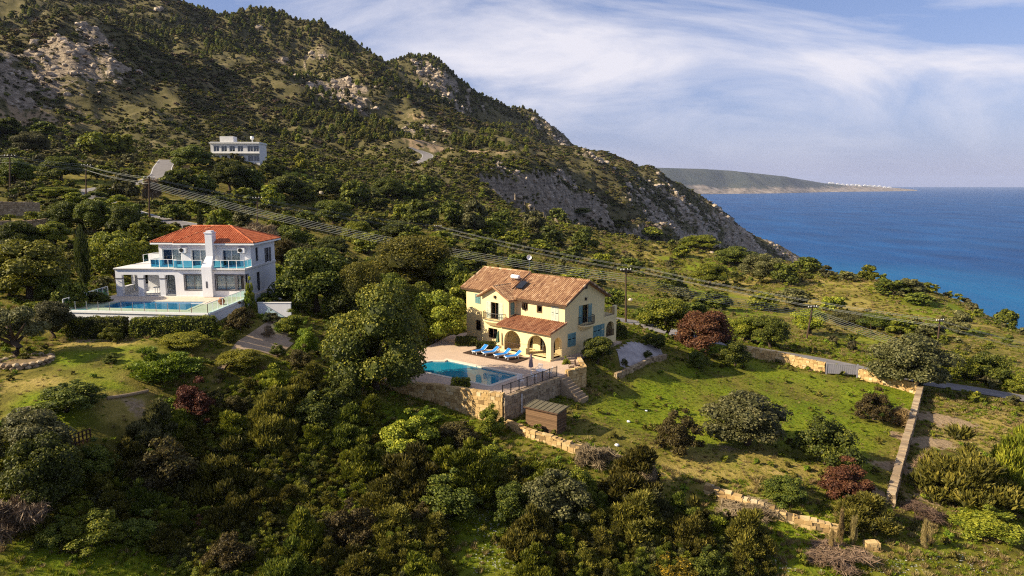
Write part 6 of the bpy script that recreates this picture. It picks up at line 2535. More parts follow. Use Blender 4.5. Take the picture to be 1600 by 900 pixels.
# ---- clipped hedges
def hedge(label, c, L, Wd, h, ang, mat, z=None, seed=1, name='hedge', n=None):
    rs = np.random.RandomState(seed)
    r = empty(name, (c[0], c[1], (H(*c[:2]) if z is None else z) - 0.1), ang)
    tag(r, label, 'hedge')
    n = n or int(900 * (L * h * 2 + L * Wd + Wd * h * 2) / 6)
    P = rs.rand(n, 3) * 2 - 1
    ax = rs.choice(3, n, p=np.array([Wd * h * 2, L * h * 2, L * Wd]) / (Wd * h * 2 + L * h * 2 + L * Wd))
    sg = rs.choice([-1, 1], n)
    nor = np.zeros((n, 3))
    for k in range(3):
        m = ax == k
        P[m, k] = 1.0 if k == 2 else sg[m]
        nor[m, k] = 1.0 if k == 2 else sg[m]
    # round the long edges and make the faces uneven
    q = P.copy()
    q[:, 1] *= 1 - 0.18 * np.clip(P[:, 2], 0, 1) ** 4
    q[:, 0] *= 1 - 0.06 * np.clip(P[:, 2], 0, 1) ** 4
    C = np.stack([q[:, 0] * L / 2, q[:, 1] * Wd / 2, (q[:, 2] + 1) / 2 * h], 1)
    lump = fbm(C[:, 0] * 1.1 + 9 + seed, C[:, 1] * 1.1 + C[:, 2] * 1.3, 3)
    C += nor * (lump * 0.22 - 0.05 + 0.06 * rs.randn(n))[:, None]
    nr = unit(nor + 0.7 * rs.randn(n, 3))
    A = unit(np.cross(nr, rs.randn(n, 3)))
    B = unit(np.cross(nr, A))
    ln = 0.15 * (0.6 + 0.8 * rs.rand(n))
    V, F = quad_leaves(C, A, B, ln, ln * 0.6)
    T = np.repeat(np.clip(0.35 + 0.8 * lump + 0.2 * rs.randn(n) + 0.12 * nor[:, 2], 0.02, 1), 4)
    link('foliage', np_mesh('foliage', V, F, LM[mat], tint=T), r)
    MB().box(-L / 2 + .12, L / 2 - .12, -Wd / 2 + .14, Wd / 2 - .14, 0.0, h - 0.14, 0.05).build('core', LM['cypress'], r)
    return r


def hedge_px(label, u0, u1, vb, h, Wd, mat, z=None, seed=1):
    a = at_z(u0, vb, z) if z is not None else hit(u0, vb)
    b = at_z(u1, vb, z) if z is not None else hit(u1, vb)
    d = b - a
    c = (a + b) / 2
    ang = math.atan2(d[1], d[0])
    n_ = np.array([-math.sin(ang), math.cos(ang)]) * Wd / 2
    return hedge(label, (c[0] + n_[0], c[1] + n_[1]), float(np.hypot(d[0], d[1])), Wd, h, ang, mat, None if z is None else z, seed)


hedge_px('long clipped dark hedge in front of the white terrace, beside the olive', 105, 193, 530, 1.9, 1.6, 'green', None, 2)
hedge_px('clipped dark hedge below the glass fence of the white terrace', 202, 334, 530, 1.8, 1.5, 'green', None, 3)
hedge_px('square clipped yellowish box hedge on the edge of the pool terrace', 705, 734, 607, 0.95, 0.9, 'yellow', DZ, 4)
hedge_px('dark clipped hedge under the left wing of the yellow villa', 712, 745, 541, 1.1, 1.2, 'dark', DZ, 5)
hedge_px('dark clipped hedge behind the blue loungers', 744, 774, 546, 0.95, 0.9, 'dark', DZ, 6)

# ------------------------------------------------------------------ scattered cover nobody could count
PCOL = {}


def scatter(name, label, kinds, pts, scl, idx, zscale=1.0):
    """kinds: list of (proto key, material); instances through geometry nodes"""
    pts = np.asarray(pts, dtype=np.float32)
    n = len(pts)
    rs = np.random.RandomState(len(name) * 7 + n % 97)
    me = bpy.data.meshes.new(name)
    me.vertices.add(n)
    me.vertices.foreach_set('co', pts.ravel())
    a = me.attributes.new('scl', 'FLOAT_VECTOR', 'POINT')
    s = np.asarray(scl, dtype=np.float32)
    sv = np.stack([s, s, s * zscale * (0.75 + 0.5 * rs.rand(n))], 1).astype(np.float32)
    a.data.foreach_set('vector', sv.ravel())
    a = me.attributes.new('rot', 'FLOAT_VECTOR', 'POINT')
    rv = np.stack([rs.randn(n) * 0.06, rs.randn(n) * 0.06, rs.rand(n) * 6.283], 1).astype(np.float32)
    a.data.foreach_set('vector', rv.ravel())
    a = me.attributes.new('kind_index', 'INT', 'POINT')
    a.data.foreach_set('value', np.asarray(idx, dtype=np.int32))
    o = link(name, me)
    tag(o, label, None, None, 'stuff')
    col = bpy.data.collections.new(name + '_shapes')
    for i, (key, mat) in enumerate(kinds):
        po = bpy.data.objects.new('shape_%02d' % i, PROTO[key][0])
        po.material_slots[0].link = 'OBJECT'
        po.material_slots[0].material = LM[mat]
        col.objects.link(po)
    ng = bpy.data.node_groups.new(name, 'GeometryNodeTree')
    ng.interface.new_socket('Geometry', in_out='INPUT', socket_type='NodeSocketGeometry')
    ng.interface.new_socket('Geometry', in_out='OUTPUT', socket_type='NodeSocketGeometry')
    N, Lk = ng.nodes, ng.links
    gi, go = N.new('NodeGroupInput'), N.new('NodeGroupOutput')
    ci = N.new('GeometryNodeCollectionInfo')
    ci.inputs['Collection'].default_value = col
    ci.inputs['Separate Children'].default_value = True
    ci.inputs['Reset Children'].default_value = True
    ip = N.new('GeometryNodeInstanceOnPoints')
    ip.inputs['Pick Instance'].default_value = True

    def named(nm, typ):
        nd = N.new('GeometryNodeInputNamedAttribute')
        nd.data_type = typ
        nd.inputs['Name'].default_value = nm
        return nd.outputs[0]
    Lk.new(gi.outputs[0], ip.inputs['Points'])
    Lk.new(ci.outputs[0], ip.inputs['Instance'])
    Lk.new(named('kind_index', 'INT'), ip.inputs['Instance Index'])
    Lk.new(named('rot', 'FLOAT_VECTOR'), ip.inputs['Rotation'])
    Lk.new(named('scl', 'FLOAT_VECTOR'), ip.inputs['Scale'])
    Lk.new(ip.outputs[0], go.inputs[0])
    md = o.modifiers.new('scatter', 'NODES')
    md.node_group = ng
    return o


RS = np.random.RandomState(3)


def ground_samples(n, r0, r1, a0=-45, a1=44, power=1.0):
    """random ground points; power 1 = even in log distance, 2 = even in area"""
    t = RS.rand(n)
    r = np.exp(np.log(r0) + t * (np.log(r1) - np.log(r0))) if power == 1 else np.sqrt(r0 ** 2 + t * (r1 ** 2 - r0 ** 2)) if power == 2 else (r0 ** power + t * (r1 ** power - r0 ** power)) ** (1 / power)
    a = np.radians(RS.uniform(a0, a1, n))
    return r * np.sin(a), r * np.cos(a)


def keep_off(x, y, pad=0.5):
    ok = np.ones(len(x), bool)
    for nm, ln, hw in ROADS:
        d, _ = seg_dist(x, y, ln)
        ok &= d > hw + 0.7
    for poly in (YDECK, WDECK):
        ok &= poly_dist(x, y, poly) > pad
    for poly in (YARD, PATHP):
        ok &= poly_dist(x, y, poly) > 0.1
    return ok


YARD = region(YARD_PX)
PATHP = region(PATH_PX)


# scrub over the hill
x, y = ground_samples(190000, 235, 1180, -45, 30, 1.35)
z = gsample(GZ, x, y)
rk, so_, hl_ = gsample(rock, x, y), gsample(soil, x, y), gsample(hill, x, y)
dn = fbm(x / 38, y / 38, 4)
ok = keep_off(x, y) & (z > SEA + 6) & (RS.rand(len(x)) < np.clip(0.72 + 1.5 * dn + 1.3 * fbm(x / 105 + 11, y / 105, 2), 0.10, 1)) & (RS.rand(len(x)) > rk * 0.93) & (RS.rand(len(x)) > so_ * 1.2) & (RS.rand(len(x)) < 0.25 + 0.75 * hl_)
x, y, z = x[ok], y[ok], z[ok]
rr_ = np.hypot(x, y)
forest = fbm(x / 130 + 2.2, y / 130, 3)
pine = (forest + 0.0011 * (rr_ - 520) > 0.12) & (rr_ > 430) & (x < 40) & (RS.rand(len(x)) < 0.22)
sc = np.where(pine, RS.uniform(2.6, 4.8, len(x)), (1.0 + 2.6 * RS.rand(len(x)) ** 2.2) * np.clip(rr_ / 420, 0.75, 1.35))
kk = RS.randint(0, 8, len(x))
kk = np.where((rr_ < 430) & (RS.rand(len(x)) < 0.55), 8 + RS.randint(0, 3, len(x)), kk)
KH = [(('scrub', 0), 'scrub'), (('scrub', 1), 'dark'), (('scrub', 2), 'scrub'), (('scrub', 3), 'heath'), (('scrub', 0), 'heath'), (('scrub', 1), 'scrub'), (('scrub', 2), 'dark'), (('scrub', 3), 'bare'), (('scrub', 0), 'green'), (('scrub', 1), 'olive'), (('scrub', 2), 'green')]
scatter('hillside_scrub', 'low dark scrub covering the mountainside', KH, np.stack([x, y, z], 1)[~pine], sc[~pine], kk[~pine], 0.56)
KP = [(('pine', 0), 'pine'), (('pine', 1), 'pine'), (('pine', 0), 'green'), (('pine', 1), 'dark')]
scatter('pine_forest', 'far pine wood along the upper mountainside', KP, np.stack([x, y, z - 0.3], 1)[pine], sc[pine], RS.randint(0, 4, int(pine.sum())), 1.25)
print('hill', (~pine).sum(), pine.sum())

# low scrub on the middle slopes and the clifftop
x, y = ground_samples(42000, 92, 420, -44, 43, 1.2)
z = gsample(GZ, x, y)
lu, so_ = gsample(np.clip(lush, 0, 1), x, y), gsample(soil, x, y)
dn = fbm(x / 16 + 4, y / 16, 4)
ok = keep_off(x, y, 1.5) & (z > 20) & (dn > -0.12) & (RS.rand(len(x)) > lu * 1.1) & (RS.rand(len(x)) > so_) & (poly_dist(x, y, FIELD) > 1.0)
ok &= RS.rand(len(x)) < np.where(x > 15, 0.17, 0.6)
x, y, z = x[ok], y[ok], z[ok]
sc = (0.5 + 1.9 * RS.rand(len(x)) ** 2.2) * np.clip(np.hypot(x, y) / 170, 0.8, 1.4)
KM = [(('scrub', 0), 'green'), (('scrub', 1), 'dark'), (('scrub', 2), 'heath'), (('scrub', 3), 'olive'), (('scrub', 0), 'heath'), (('scrub', 1), 'green'), (('scrub', 2), 'scrub'), (('scrub', 3), 'dark')]
scatter('slope_scrub', 'low scattered scrub on the slopes and the clifftop', KM, np.stack([x, y, z], 1), sc, RS.randint(0, 8, len(x)), 0.8)
print('slope', len(x))

# rough pasture on the plateau
x, y = ground_samples(60000, 118, 340, -30, 43, 1.3)
z = gsample(GZ, x, y)
ok = keep_off(x, y, 1.5) & (z > 25) & (poly_dist(x, y, FIELD) > 0.5) & (fbm(x / 9, y / 9, 3) > -0.15)
x, y, z = x[ok], y[ok], z[ok]
KR = [(('tuft', 0), 'straw'), (('tuft', 1), 'grass'), (('tuft', 2), 'heath'), (('tuft', 0), 'yellow'), (('scrub', 1), 'olive'), (('scrub', 2), 'heath')]
kk = RS.choice(6, len(x), p=[0.38, 0.27, 0.15, 0.14, 0.03, 0.03])
scatter('pasture_grass', 'rough mottled grass and herbs on the open slope above the sea', KR, np.stack([x, y, z - 0.03], 1), RS.uniform(0.25, 0.65, len(x)) * np.clip(np.hypot(x, y) / 180, 0.8, 1.4), kk, 0.8)
print('pasture', len(x))

# grass
x, y = ground_samples(90000, 30, 125, -43, 42, 1.4)
z = gsample(GZ, x, y)
lu, dr_ = gsample(np.clip(lush, 0, 1), x, y), gsample(np.clip(dry, 0, 1), x, y)
rough = poly_mask(x, y, region([(1445, 620), (1600, 625), (1600, 900), (1150, 900), (1120, 800), (1330, 850), (1400, 790)]))
lawnm = poly_mask(x, y, LAWN)
inner = poly_mask(x, y, FIELD)
ok = keep_off(x, y, 0.4) & (RS.rand(len(x)) > 1.1 * gsample(np.clip(soil, 0, 1), x, y)) & (RS.rand(len(x)) < np.where(lawnm, 0.12, np.where(inner, 0.5, 0.75)))
x, y, z, dr_, lu, rough, lawnm, inner = (q[ok] for q in (x, y, z, dr_, lu, rough, lawnm, inner))
straw = RS.rand(len(x)) < np.where(rough, 0.40, np.where(inner, 0.03, 0.08) + 0.45 * dr_)
sc = np.where(straw, RS.uniform(0.2, 0.5, len(x)), RS.uniform(0.14, 0.36, len(x))) * np.where(lawnm | inner, 0.6, 1.0)
kk = np.where(straw, 3 + RS.randint(0, 3, len(x)), RS.randint(0, 3, len(x)))
weed = RS.rand(len(x)) < np.where(inner, 0.035, 0.05)
kk = np.where(weed, 6 + RS.randint(0, 3, len(x)), kk)
sc = np.where(weed, RS.uniform(0.25, 0.75, len(x)), sc)
KG = [(('tuft', 0), 'grass'), (('tuft', 1), 'grass'), (('tuft', 2), 'bright'), (('tuft', 0), 'straw'), (('tuft', 1), 'straw'), (('tuft', 2), 'straw'), (('scrub', 0), 'green'), (('scrub', 1), 'heath'), (('scrub', 2), 'bright')]
scatter('grass', 'green and straw-coloured grass on the field, lawn and rough ground', KG, np.stack([x, y, z - 0.02], 1), sc, kk, 1.0)
print('grass', len(x))

# low growth that closes the gaps of the thicket
x, y = ground_samples(26000, 28, 66, -42, 30, 1.2)
ok = poly_mask(x, y, THICK) & keep_off(x, y, 0.6)
x, y = x[ok][:3200], y[ok][:3200]
KU = [(('spray', 0), 'heath'), (('spray', 1), 'green'), (('spray', 2), 'heath'), (('spray', 3), 'dark'), (('bush', 1), 'green'), (('spray', 0), 'olive')]
scatter('undergrowth', 'low tangled undergrowth between the bushes of the foreground thicket', KU, np.stack([x, y, gsample(GZ, x, y) - 0.08], 1), RS.uniform(0.7, 1.7, len(x)), RS.randint(0, 6, len(x)), 0.85)
print('undergrowth', len(x))

# daisies
x, y = ground_samples(16000, 34, 62, -12, 38, 1.3)
fl = poly_mask(x, y, region([(1040, 830), (1300, 850), (1420, 880), (1560, 860), (1560, 899), (1000, 899)])) | poly_mask(x, y, region([(740, 790), (800, 800), (830, 899), (740, 899)]))
fl &= fbm(x / 4, y / 4, 3) > -0.02
x, y = x[fl][:1600], y[fl][:1600]
LM['daisy'] = leafmat('white_daisy', (0.55, 0.55, 0.50), (0.72, 0.72, 0.68), (0.8, 0.8, 0.78))
scatter('daisies', 'tiny white daisies in the rough grass at the bottom', [(('tuft', 0), 'daisy'), (('tuft', 1), 'daisy')], np.stack([x, y, gsample(GZ, x, y) + 0.1], 1), RS.uniform(0.05, 0.11, len(x)), RS.randint(0, 2, len(x)), 0.5)

# broken rock on the bare faces
x, y = ground_samples(60000, 250, 1150, -45, 28, 1.5)
z = gsample(GZ, x, y)
rk = gsample(rock, x, y)
ok = (z > SEA - 1) & (RS.rand(len(x)) < np.clip(rk * 1.3 - 0.25, 0.004, 0.75)) & keep_off(x, y)
x, y, z = x[ok], y[ok], z[ok]
sc = (0.9 + 5.0 * RS.rand(len(x)) ** 3) * np.clip(np.hypot(x, y) / 520, 0.6, 1.5)
scatter('rocks', 'broken pale limestone on the bare faces of the mountain and headland', [(('rock', k), 'limestone') for k in range(4)], np.stack([x, y, z - sc * 0.12], 1), sc, RS.randint(0, 4, len(x)), 1.0)
print('rocks', len(x))

# ------------------------------------------------------------------ field walls, gate, shed
def ground_line(pix, step=2.0):
    P = [hit(u, v)[:2] for u, v in pix]
    out = [P[0]]
    for a, b in zip(P[:-1], P[1:]):
        n = max(1, int(np.hypot(*(b - a)) / step))
        for k in range(1, n + 1):
            out.append(a + (b - a) * k / n)
    return out


def field_wall(label, pix, h, thick, mat, seed, ragged=0.0, size=0.36, name='stone_wall'):
    ln = ground_line(pix)
    ft = [H(*p) for p in ln]
    rnd = random.Random(seed)
    tp = [f + h + rnd.uniform(-0.06, 0.06) - ragged * rnd.random() * h * 0.6 for f in ft]
    return stone_wall(name, ln, tp, ft, thick, mat, label, 'wall', None, seed, True, size, ragged * 0.6)


field_wall('long straight dry stone wall on the right side of the field', [(1437, 617), (1418, 690), (1391, 792)], 1.1, 0.6, M['greystone'], 31)
field_wall('sunlit ochre stone wall along the lane, left of the gate', [(1150, 553), (1220, 566), (1289, 583)], 1.35, 0.5, M['stone'], 32)
field_wall('sunlit ochre stone wall to the right of the gate', [(1341, 592), (1390, 604), (1432, 616)], 1.3, 0.5, M['stone'], 33)
field_wall('low crumbling stone wall running down from the shed', [(792, 668), (830, 684), (900, 708), (972, 728)], 0.75, 0.5, M['stone'], 34, 0.3)
field_wall('broken ochre stone wall at the front of the field', [(1102, 770), (1170, 795), (1240, 818), (1312, 838)], 0.85, 0.55, M['stone'], 35, 0.35, 0.42)
field_wall('square stump of ochre stone wall at the lower field corner', [(1352, 856), (1372, 860)], 0.6, 0.55, M['stone'], 36, 0.25, 0.38)
field_wall('low dark stone edging beside the gravel yard', [(962, 592), (1000, 575), (1040, 560)], 0.5, 0.35, M['greystone'], 37, 0.1)
field_wall('upper grey-brown garden wall at the far left of the slope', [(-30, 336), (20, 337), (62, 337)], 2.3, 0.5, M['greystone'], 38)
field_wall('lower grey-brown garden wall at the far left of the slope', [(-30, 372), (30, 371), (80, 366)], 2.5, 0.5, M['greystone'], 39)
field_wall('short ruined ochre wall beside the hill road', [(281, 266), (296, 266)], 1.8, 0.6, M['stone'], 40, 0.4)


def gate():
    a, b = hit(1291, 585), hit(1339, 592)
    r = empty('driveway_gate', tuple(a), math.atan2(b[1] - a[1], b[0] - a[0]))
    tag(r, 'grey metal double gate in the stone wall along the lane', 'gate')
    L = float(np.hypot(*(b - a)[:2]))
    for x in (0.0, L):
        MB().box(x - .07, x + .07, -.07, .07, -.3, 1.5).build('post', M['galv'], r)
    for k in range(2):
        x0, x1 = (0.1, L / 2 - 0.02) if k == 0 else (L / 2 + 0.02, L - 0.1)
        m = MB()
        for z in (0.15, 1.32):
            m.bar((x0, 0, z), (x1, 0, z), 0.06)
        for x in (x0, x1):
            m.bar((x, 0, 0.15), (x, 0, 1.32), 0.06)
        lf = m.build('leaf_frame', M['galv'], r)
        MB().box(x0 + .03, x1 - .03, -.012, .012, 0.18, 1.29).build('sheet_panel', M['galv'], lf)
        n = 7
        for j in range(1, n):
            x = x0 + (x1 - x0) * j / n
            MB().box(x - .015, x + .015, -.03, -.012, 0.18, 1.29).build('rib', M['galv'], lf)


gate()


def shed():
    p = hit(870, 682)
    q = at_z(822, 669.5, p[2])
    s = at_z(888, 674, p[2])
    a = (q - p)[:2]
    W_ = float(np.hypot(*a))
    ang = math.atan2(-a[1], -a[0])
    D_ = float(np.hypot(*(s - p)[:2]))
    r = empty('garden_shed', (p[0], p[1], p[2]), ang)
    tag(r, 'small brown wooden shed with flat grey-green roof below the terrace', 'shed')
    h = 2.05
    m = MB()
    m.box(-W_, 0, 0, D_, -0.8, h - 0.02, 0.2)
    m.build('wall', M['shedwood'], r)
    rnd = random.Random(4)
    bd = MB()
    z = -0.3
    while z < h - 0.1:
        t = rnd.random()
        bd.box(-W_ - .025, 0.0, -0.028, -0.002, z, z + 0.135, t)
        bd.box(0.002, 0.028, -0.02, D_ + .02, z, z + 0.135, rnd.random())
        bd.box(-W_ - .028, -W_ - .002, -0.02, D_ + .02, z, z + 0.135, rnd.random())
        z += 0.15
    bd.build('boards', M['shedwood'], r, kind='stuff')
    M['shedroof'] = simple('shed_roof_sheet', (0.115, 0.100, 0.062), 0.8, 0.3, 0.2, 2.0)
    rf = MB()
    q4 = [(-W_ - .15, -.18, h + 0.02), (.15, -.18, h + 0.02), (.15, D_ + .18, h + 0.2), (-W_ - .15, D_ + .18, h + 0.2)]
    slab(rf, q4, 0.09)
    ro = rf.build('roof', M['shedroof'], r)
    n = 7
    rb = MB()
    for k in range(n + 1):
        x = -W_ - .12 + (W_ + .24) * k / n
        rb.bar((x, -.17, h + 0.035), (x, D_ + .17, h + 0.215), 0.05)
    rb.build('roof_ribs', M['shedroof'], ro, kind='stuff')
    MB().box(-W_ - .17, .17, -.21, -.18, h - 0.07, h + 0.05).build('fascia', M['woodframe'], ro)


shed()

# ------------------------------------------------------------------ terrace furniture
o = empty('sun_deck', tuple(at_z(765, 557, DZ)), YANG)
tag(o, 'dark brown timber sun deck under the blue loungers', 'deck')
dk = [tuple(np.array(at_z(u, v, DZ))) for u, v in ((723, 552), (805, 568))]
dL = float(np.hypot(dk[1][0] - dk[0][0], dk[1][1] - dk[0][1]))
o.location = (dk[0][0], dk[0][1], DZ)
o.rotation_euler[2] = math.atan2(dk[1][1] - dk[0][1], dk[1][0] - dk[0][0])
for k in range(14):
    y0 = k * 0.17
    MB().box(0, dL, y0 + 0.004, y0 + 0.164, 0.0, 0.09, PR.random()).build('plank', M['deckwood'], o)
DECK_O = o


def lounger(loc, rz, label):
    r = empty('sun_lounger', loc, rz)
    tag(r, label, 'lounger', 'blue loungers on the sun deck')
    f = MB()
    for x in (-0.32, 0.32):
        f.bar((x, -0.95, 0.32), (x, 0.35, 0.32), 0.06)
        f.bar((x, 0.35, 0.32), (x, 0.95, 0.78), 0.06)
        f.bar((x, 0.62, 0.5), (x, 0.5, 0.30), 0.05)
    f.bar((-0.32, -0.95, 0.32), (0.32, -0.95, 0.32), 0.06)
    f.bar((-0.32, 0.95, 0.78), (0.32, 0.95, 0.78), 0.06)
    f.build('frame', M['whiteplastic'], r)
    for x in (-0.32, 0.32):
        for y in (-0.75, 0.5):
            MB().bar((x, y, 0.0), (x, y, 0.32), 0.06).build('leg', M['whiteplastic'], r)
    s = MB()
    slab(s, [(-0.3, -0.92, 0.375), (0.3, -0.92, 0.375), (0.3, 0.35, 0.375), (-0.3, 0.35, 0.375)], 0.04)
    s.build('seat_sling', M['bluefab'], r)
    b = MB()
    slab(b, [(-0.3, 0.35, 0.375), (0.3, 0.35, 0.375), (0.3, 0.94, 0.835), (-0.3, 0.94, 0.835)], 0.04)
    b.build('back_sling', M['bluefab'], r)
    return r


da = DECK_O.rotation_euler[2]
for k, (u, v, lb) in enumerate(((750, 551.5, 'leftmost blue sun lounger on the dark deck'), (766.5, 554, 'second blue sun lounger from the left on the dark deck'),
                                (785, 557.5, 'third blue sun lounger from the left on the dark deck'), (801.5, 560.5, 'rightmost blue sun lounger, nearest the arched porch'))):
    p = at_z(u, v, DZ + 0.09)
    lounger((p[0], p[1], DZ + 0.092), da + R((-12, -24, -20, -26)[k]), lb)


def parasol(loc, h, mat, label, lean=0.0):
    r = empty('parasol', loc)
    r.rotation_euler = (0, lean, 0)
    tag(r, label, 'parasol')
    MB().tube([(0, 0, 0), (0, 0, h)], 0.025, 8).build('pole', M['whiteplastic'], r)
    c = MB()
    n = 24
    prof = [(0.03, h + 0.05), (0.07, h - 0.05), (0.11, h * 0.82), (0.15, h * 0.62), (0.19, h * 0.45), (0.10, h * 0.42)]
    base = len(c.v)
    for rr, z in prof:
        for j in range(n):
            t = 2 * math.pi * j / n
            q = rr * (1.0 + (0.28 if j % 3 == 0 else -0.1))
            c.v.append((q * math.cos(t), q * math.sin(t), z))
            c.t.append(0.5)
    for k in range(len(prof) - 1):
        for j in range(n):
            j2 = (j + 1) % n
            c.f.append([base + k * n + j2, base + k * n + j, base + (k + 1) * n + j, base + (k + 1) * n + j2])
    c.f.append([base + j for j in range(n)])
    c.build('folded_canopy', mat, r)
    MB().lathe([(0.26, 0.0), (0.26, 0.06), (0.06, 0.10), (0.05, 0.3), (0.0, 0.3)], n=16).build('base', M['coping'], r)


p = at_z(829.5, 588.5, DZ)
parasol(tuple(p), 2.25, M['greyfab'], 'closed mauve parasol beside the pool fence')
p = at_z(776.5, 548, DZ)
parasol((p[0], p[1], DZ), 2.3, M['greenfab'], 'closed green parasol behind the blue loungers', 0.08)


def chair(loc, rz, label, mat):
    r = empty('garden_chair', loc, rz)
    tag(r, label, 'chair', 'chairs around the pool terrace')
    s = MB()
    slab(s, [(-.24, -.24, .45), (.24, -.24, .45), (.24, .24, .45), (-.24, .24, .45)], 0.04)
    s.build('seat', mat, r)
    for x in (-.22, .22):
        for y in (-.22, .22):
            MB().bar((x, y, 0), (x * .92, y * .92, .42), 0.035).build('leg', mat, r)
    b = MB()
    for x in (-.23, .23):
        b.bar((x, .23, .42), (x, .33, .95), 0.035)
    b.bar((-.23, .33, .95), (.23, .33, .95), 0.04)
    for x in (-.12, -.04, .04, .12):
        b.bar((x, .235, .45), (x, .325, .94), 0.025)
    b.build('backrest', mat, r)
    a = MB()
    for x in (-.26, .26):
        a.bar((x, .25, .66), (x, -.2, .66), 0.035)
        a.bar((x, -.2, .66), (x, -.2, .43), 0.03)
    a.build('armrest', mat, r)


p = at_z(846, 589.5, DZ)
t_ = empty('garden_table', (p[0], p[1], DZ), YANG)
tag(t_, 'round white garden table beside the pool fence', 'table')
MB().lathe([(0.0, .70), (0.52, .70), (0.55, .72), (0.55, .745), (0.0, .75)], n=20).build('top', M['whiteplastic'], t_)
for k in range(4):
    a = k * math.pi / 2 + 0.4
    MB().bar((.4 * math.cos(a), .4 * math.sin(a), 0), (.15 * math.cos(a), .15 * math.sin(a), .7), 0.04).build('leg', M['whiteplastic'], t_)
for u, v, rz, lb in ((835, 594, 2.3, 'white garden chair left of the round table'), (858, 588, -1.0, 'white garden chair right of the round table'), (814, 601, 1.2, 'white garden chair alone by the fence near the pool'), (842, 584, 0.2, 'white garden chair behind the round table')):
    p = at_z(u, v, DZ)
    chair((p[0], p[1], DZ), YANG + rz, lb, M['whiteplastic'])
for u, v, rz, lb in ((893, 580, 0.4, 'dark chair on the planted corner of the terrace'), (903, 577, 2.0, 'second dark chair near the yellow gable')):
    p = at_z(u, v, DZ)
    chair((p[0], p[1], DZ), YANG + rz, lb, M['woodframe'])
for lx, lb in ((-4.9, 'dark porch chair under the left arch'), (-1.6, 'dark porch chair under the right arch')):
    w_ = yw(lx, -1.2)
    chair((w_[0], w_[1], YO[2] + 0.05), YANG + 2.6, lb, M['woodframe'])
dp = MB()
q = at_z(817, 611.5, DZ)
dp.tube([(q[0] - .1, q[1] - .45, DZ - 0.1), (q[0] - .1, q[1] - .45, DZ - 1.9)], 0.05, 8)
dpo = dp.build('drain_pipe', M['whiteplastic'], None)
tag(dpo, 'white drain pipe on the shaded retaining wall', 'pipe')
# garden steps down from the terrace
s0, s1 = np.array(at_z(873, 589.5, DZ)[:2]), np.array(at_z(886, 584.5, DZ)[:2])
dr = (s1 - s0) / np.hypot(*(s1 - s0))
ou = np.array([dr[1], -dr[0]])
gs = empty('garden_steps', (*s0, DZ))
tag(gs, 'stone steps leading down from the pool terrace to the field', 'steps')
for k in range(8):
    a0 = ou * (0.32 * k)
    m = MB()
    b0, b1 = a0, a0 + dr * float(np.hypot(*(s1 - s0)))
    b2, b3 = b1 + ou * 0.34, b0 + ou * 0.34
    m.prism([tuple(b0), tuple(b3), tuple(b2), tuple(b1)][::-1] if np.cross(b3 - b0, b1 - b0) < 0 else [tuple(b0), tuple(b3), tuple(b2), tuple(b1)], -3.0, -0.22 * (k + 1))
    m.build('step', M['greystone'], gs)

# ------------------------------------------------------------------ yards and paths laid on the ground
def drape(name, pix, mat, label, lift=0.05, step=0.6):
    poly = region(pix)
    xs, ys = [p[0] for p in poly], [p[1] for p in poly]
    nx, ny = int((max(xs) - min(xs)) / step) + 2, int((max(ys) - min(ys)) / step) + 2
    X, Y = np.meshgrid(np.linspace(min(xs), max(xs), nx), np.linspace(min(ys), max(ys), ny))
    ins = poly_mask(X, Y, poly).astype(int)
    Z = gsample(GZ, X, Y) + lift
    V = np.stack([X, Y, Z], -1).reshape(-1, 3)
    F = []
    for i in range(ny - 1):
        for j in range(nx - 1):
            if ins[i, j] + ins[i + 1, j] + ins[i, j + 1] + ins[i + 1, j + 1] >= 3:
                F.append([i * nx + j, i * nx + j + 1, (i + 1) * nx + j + 1, (i + 1) * nx + j])
    me = np_mesh(name, V, F, mat, True)
    if me.polygons and me.polygons[0].normal.z < 0:
        me.flip_normals()
    return tag(link(name, me), label, None, None, 'structure')


drape('gravel_yard', YARD_PX, M['gravel'], 'pale gravel yard to the right of the yellow villa')
drape('path', PATH_PX, M['path'], 'beige garden path below the white villa')


def ring_planter():
    p = hit(24, 574)
    r = empty('stone_planter', (p[0], p[1] + 1.2, p[2] - 0.1))
    tag(r, 'round stone ring planter at the foot of the olive tree', 'planter')
    rnd = random.Random(8)
    n = 22
    for c in range(2):
        for k in range(n):
            a = 2 * math.pi * (k + 0.5 * c) / n
            m = MB()
            v, f = ico((1.9 * math.cos(a), 1.9 * math.sin(a), 0.14 + 0.26 * c), (0.3, 0.3, 0.19), np.random.RandomState(k + 40 * c))
            m.v, m.f, m.t = [tuple(q) for q in v], f, [rnd.random()] * len(v)
            m.build('stone', M['greystone'], r)
    MB().lathe([(1.75, -0.3), (1.75, 0.36), (0.0, 0.42)], n=20).build('soil', M['mortar'], r)


ring_planter()


def edging(label, pix):
    P = [hit(u, v) for u, v in pix]
    m = MB()
    m.tube([tuple(p + np.array([0, 0, 0.12])) for p in P], 0.14, 8)
    o_ = m.build('edging_log', M['shedwood'], None)
    tag(o_, label, 'log')


M['palelog'] = woodmat('pale_log', (0.20, 0.14, 0.08), (0.42, 0.32, 0.20))
edging('pale edging log across the lower lawn', [(167, 625), (200, 620), (231, 614)])
edging('short edging log at the left of the lawn', [(32, 643), (46, 641), (60, 639)])
for o_ in bpy.data.objects:
    if o_.name.startswith('edging_log'):
        o_.data.materials[0] = M['palelog']


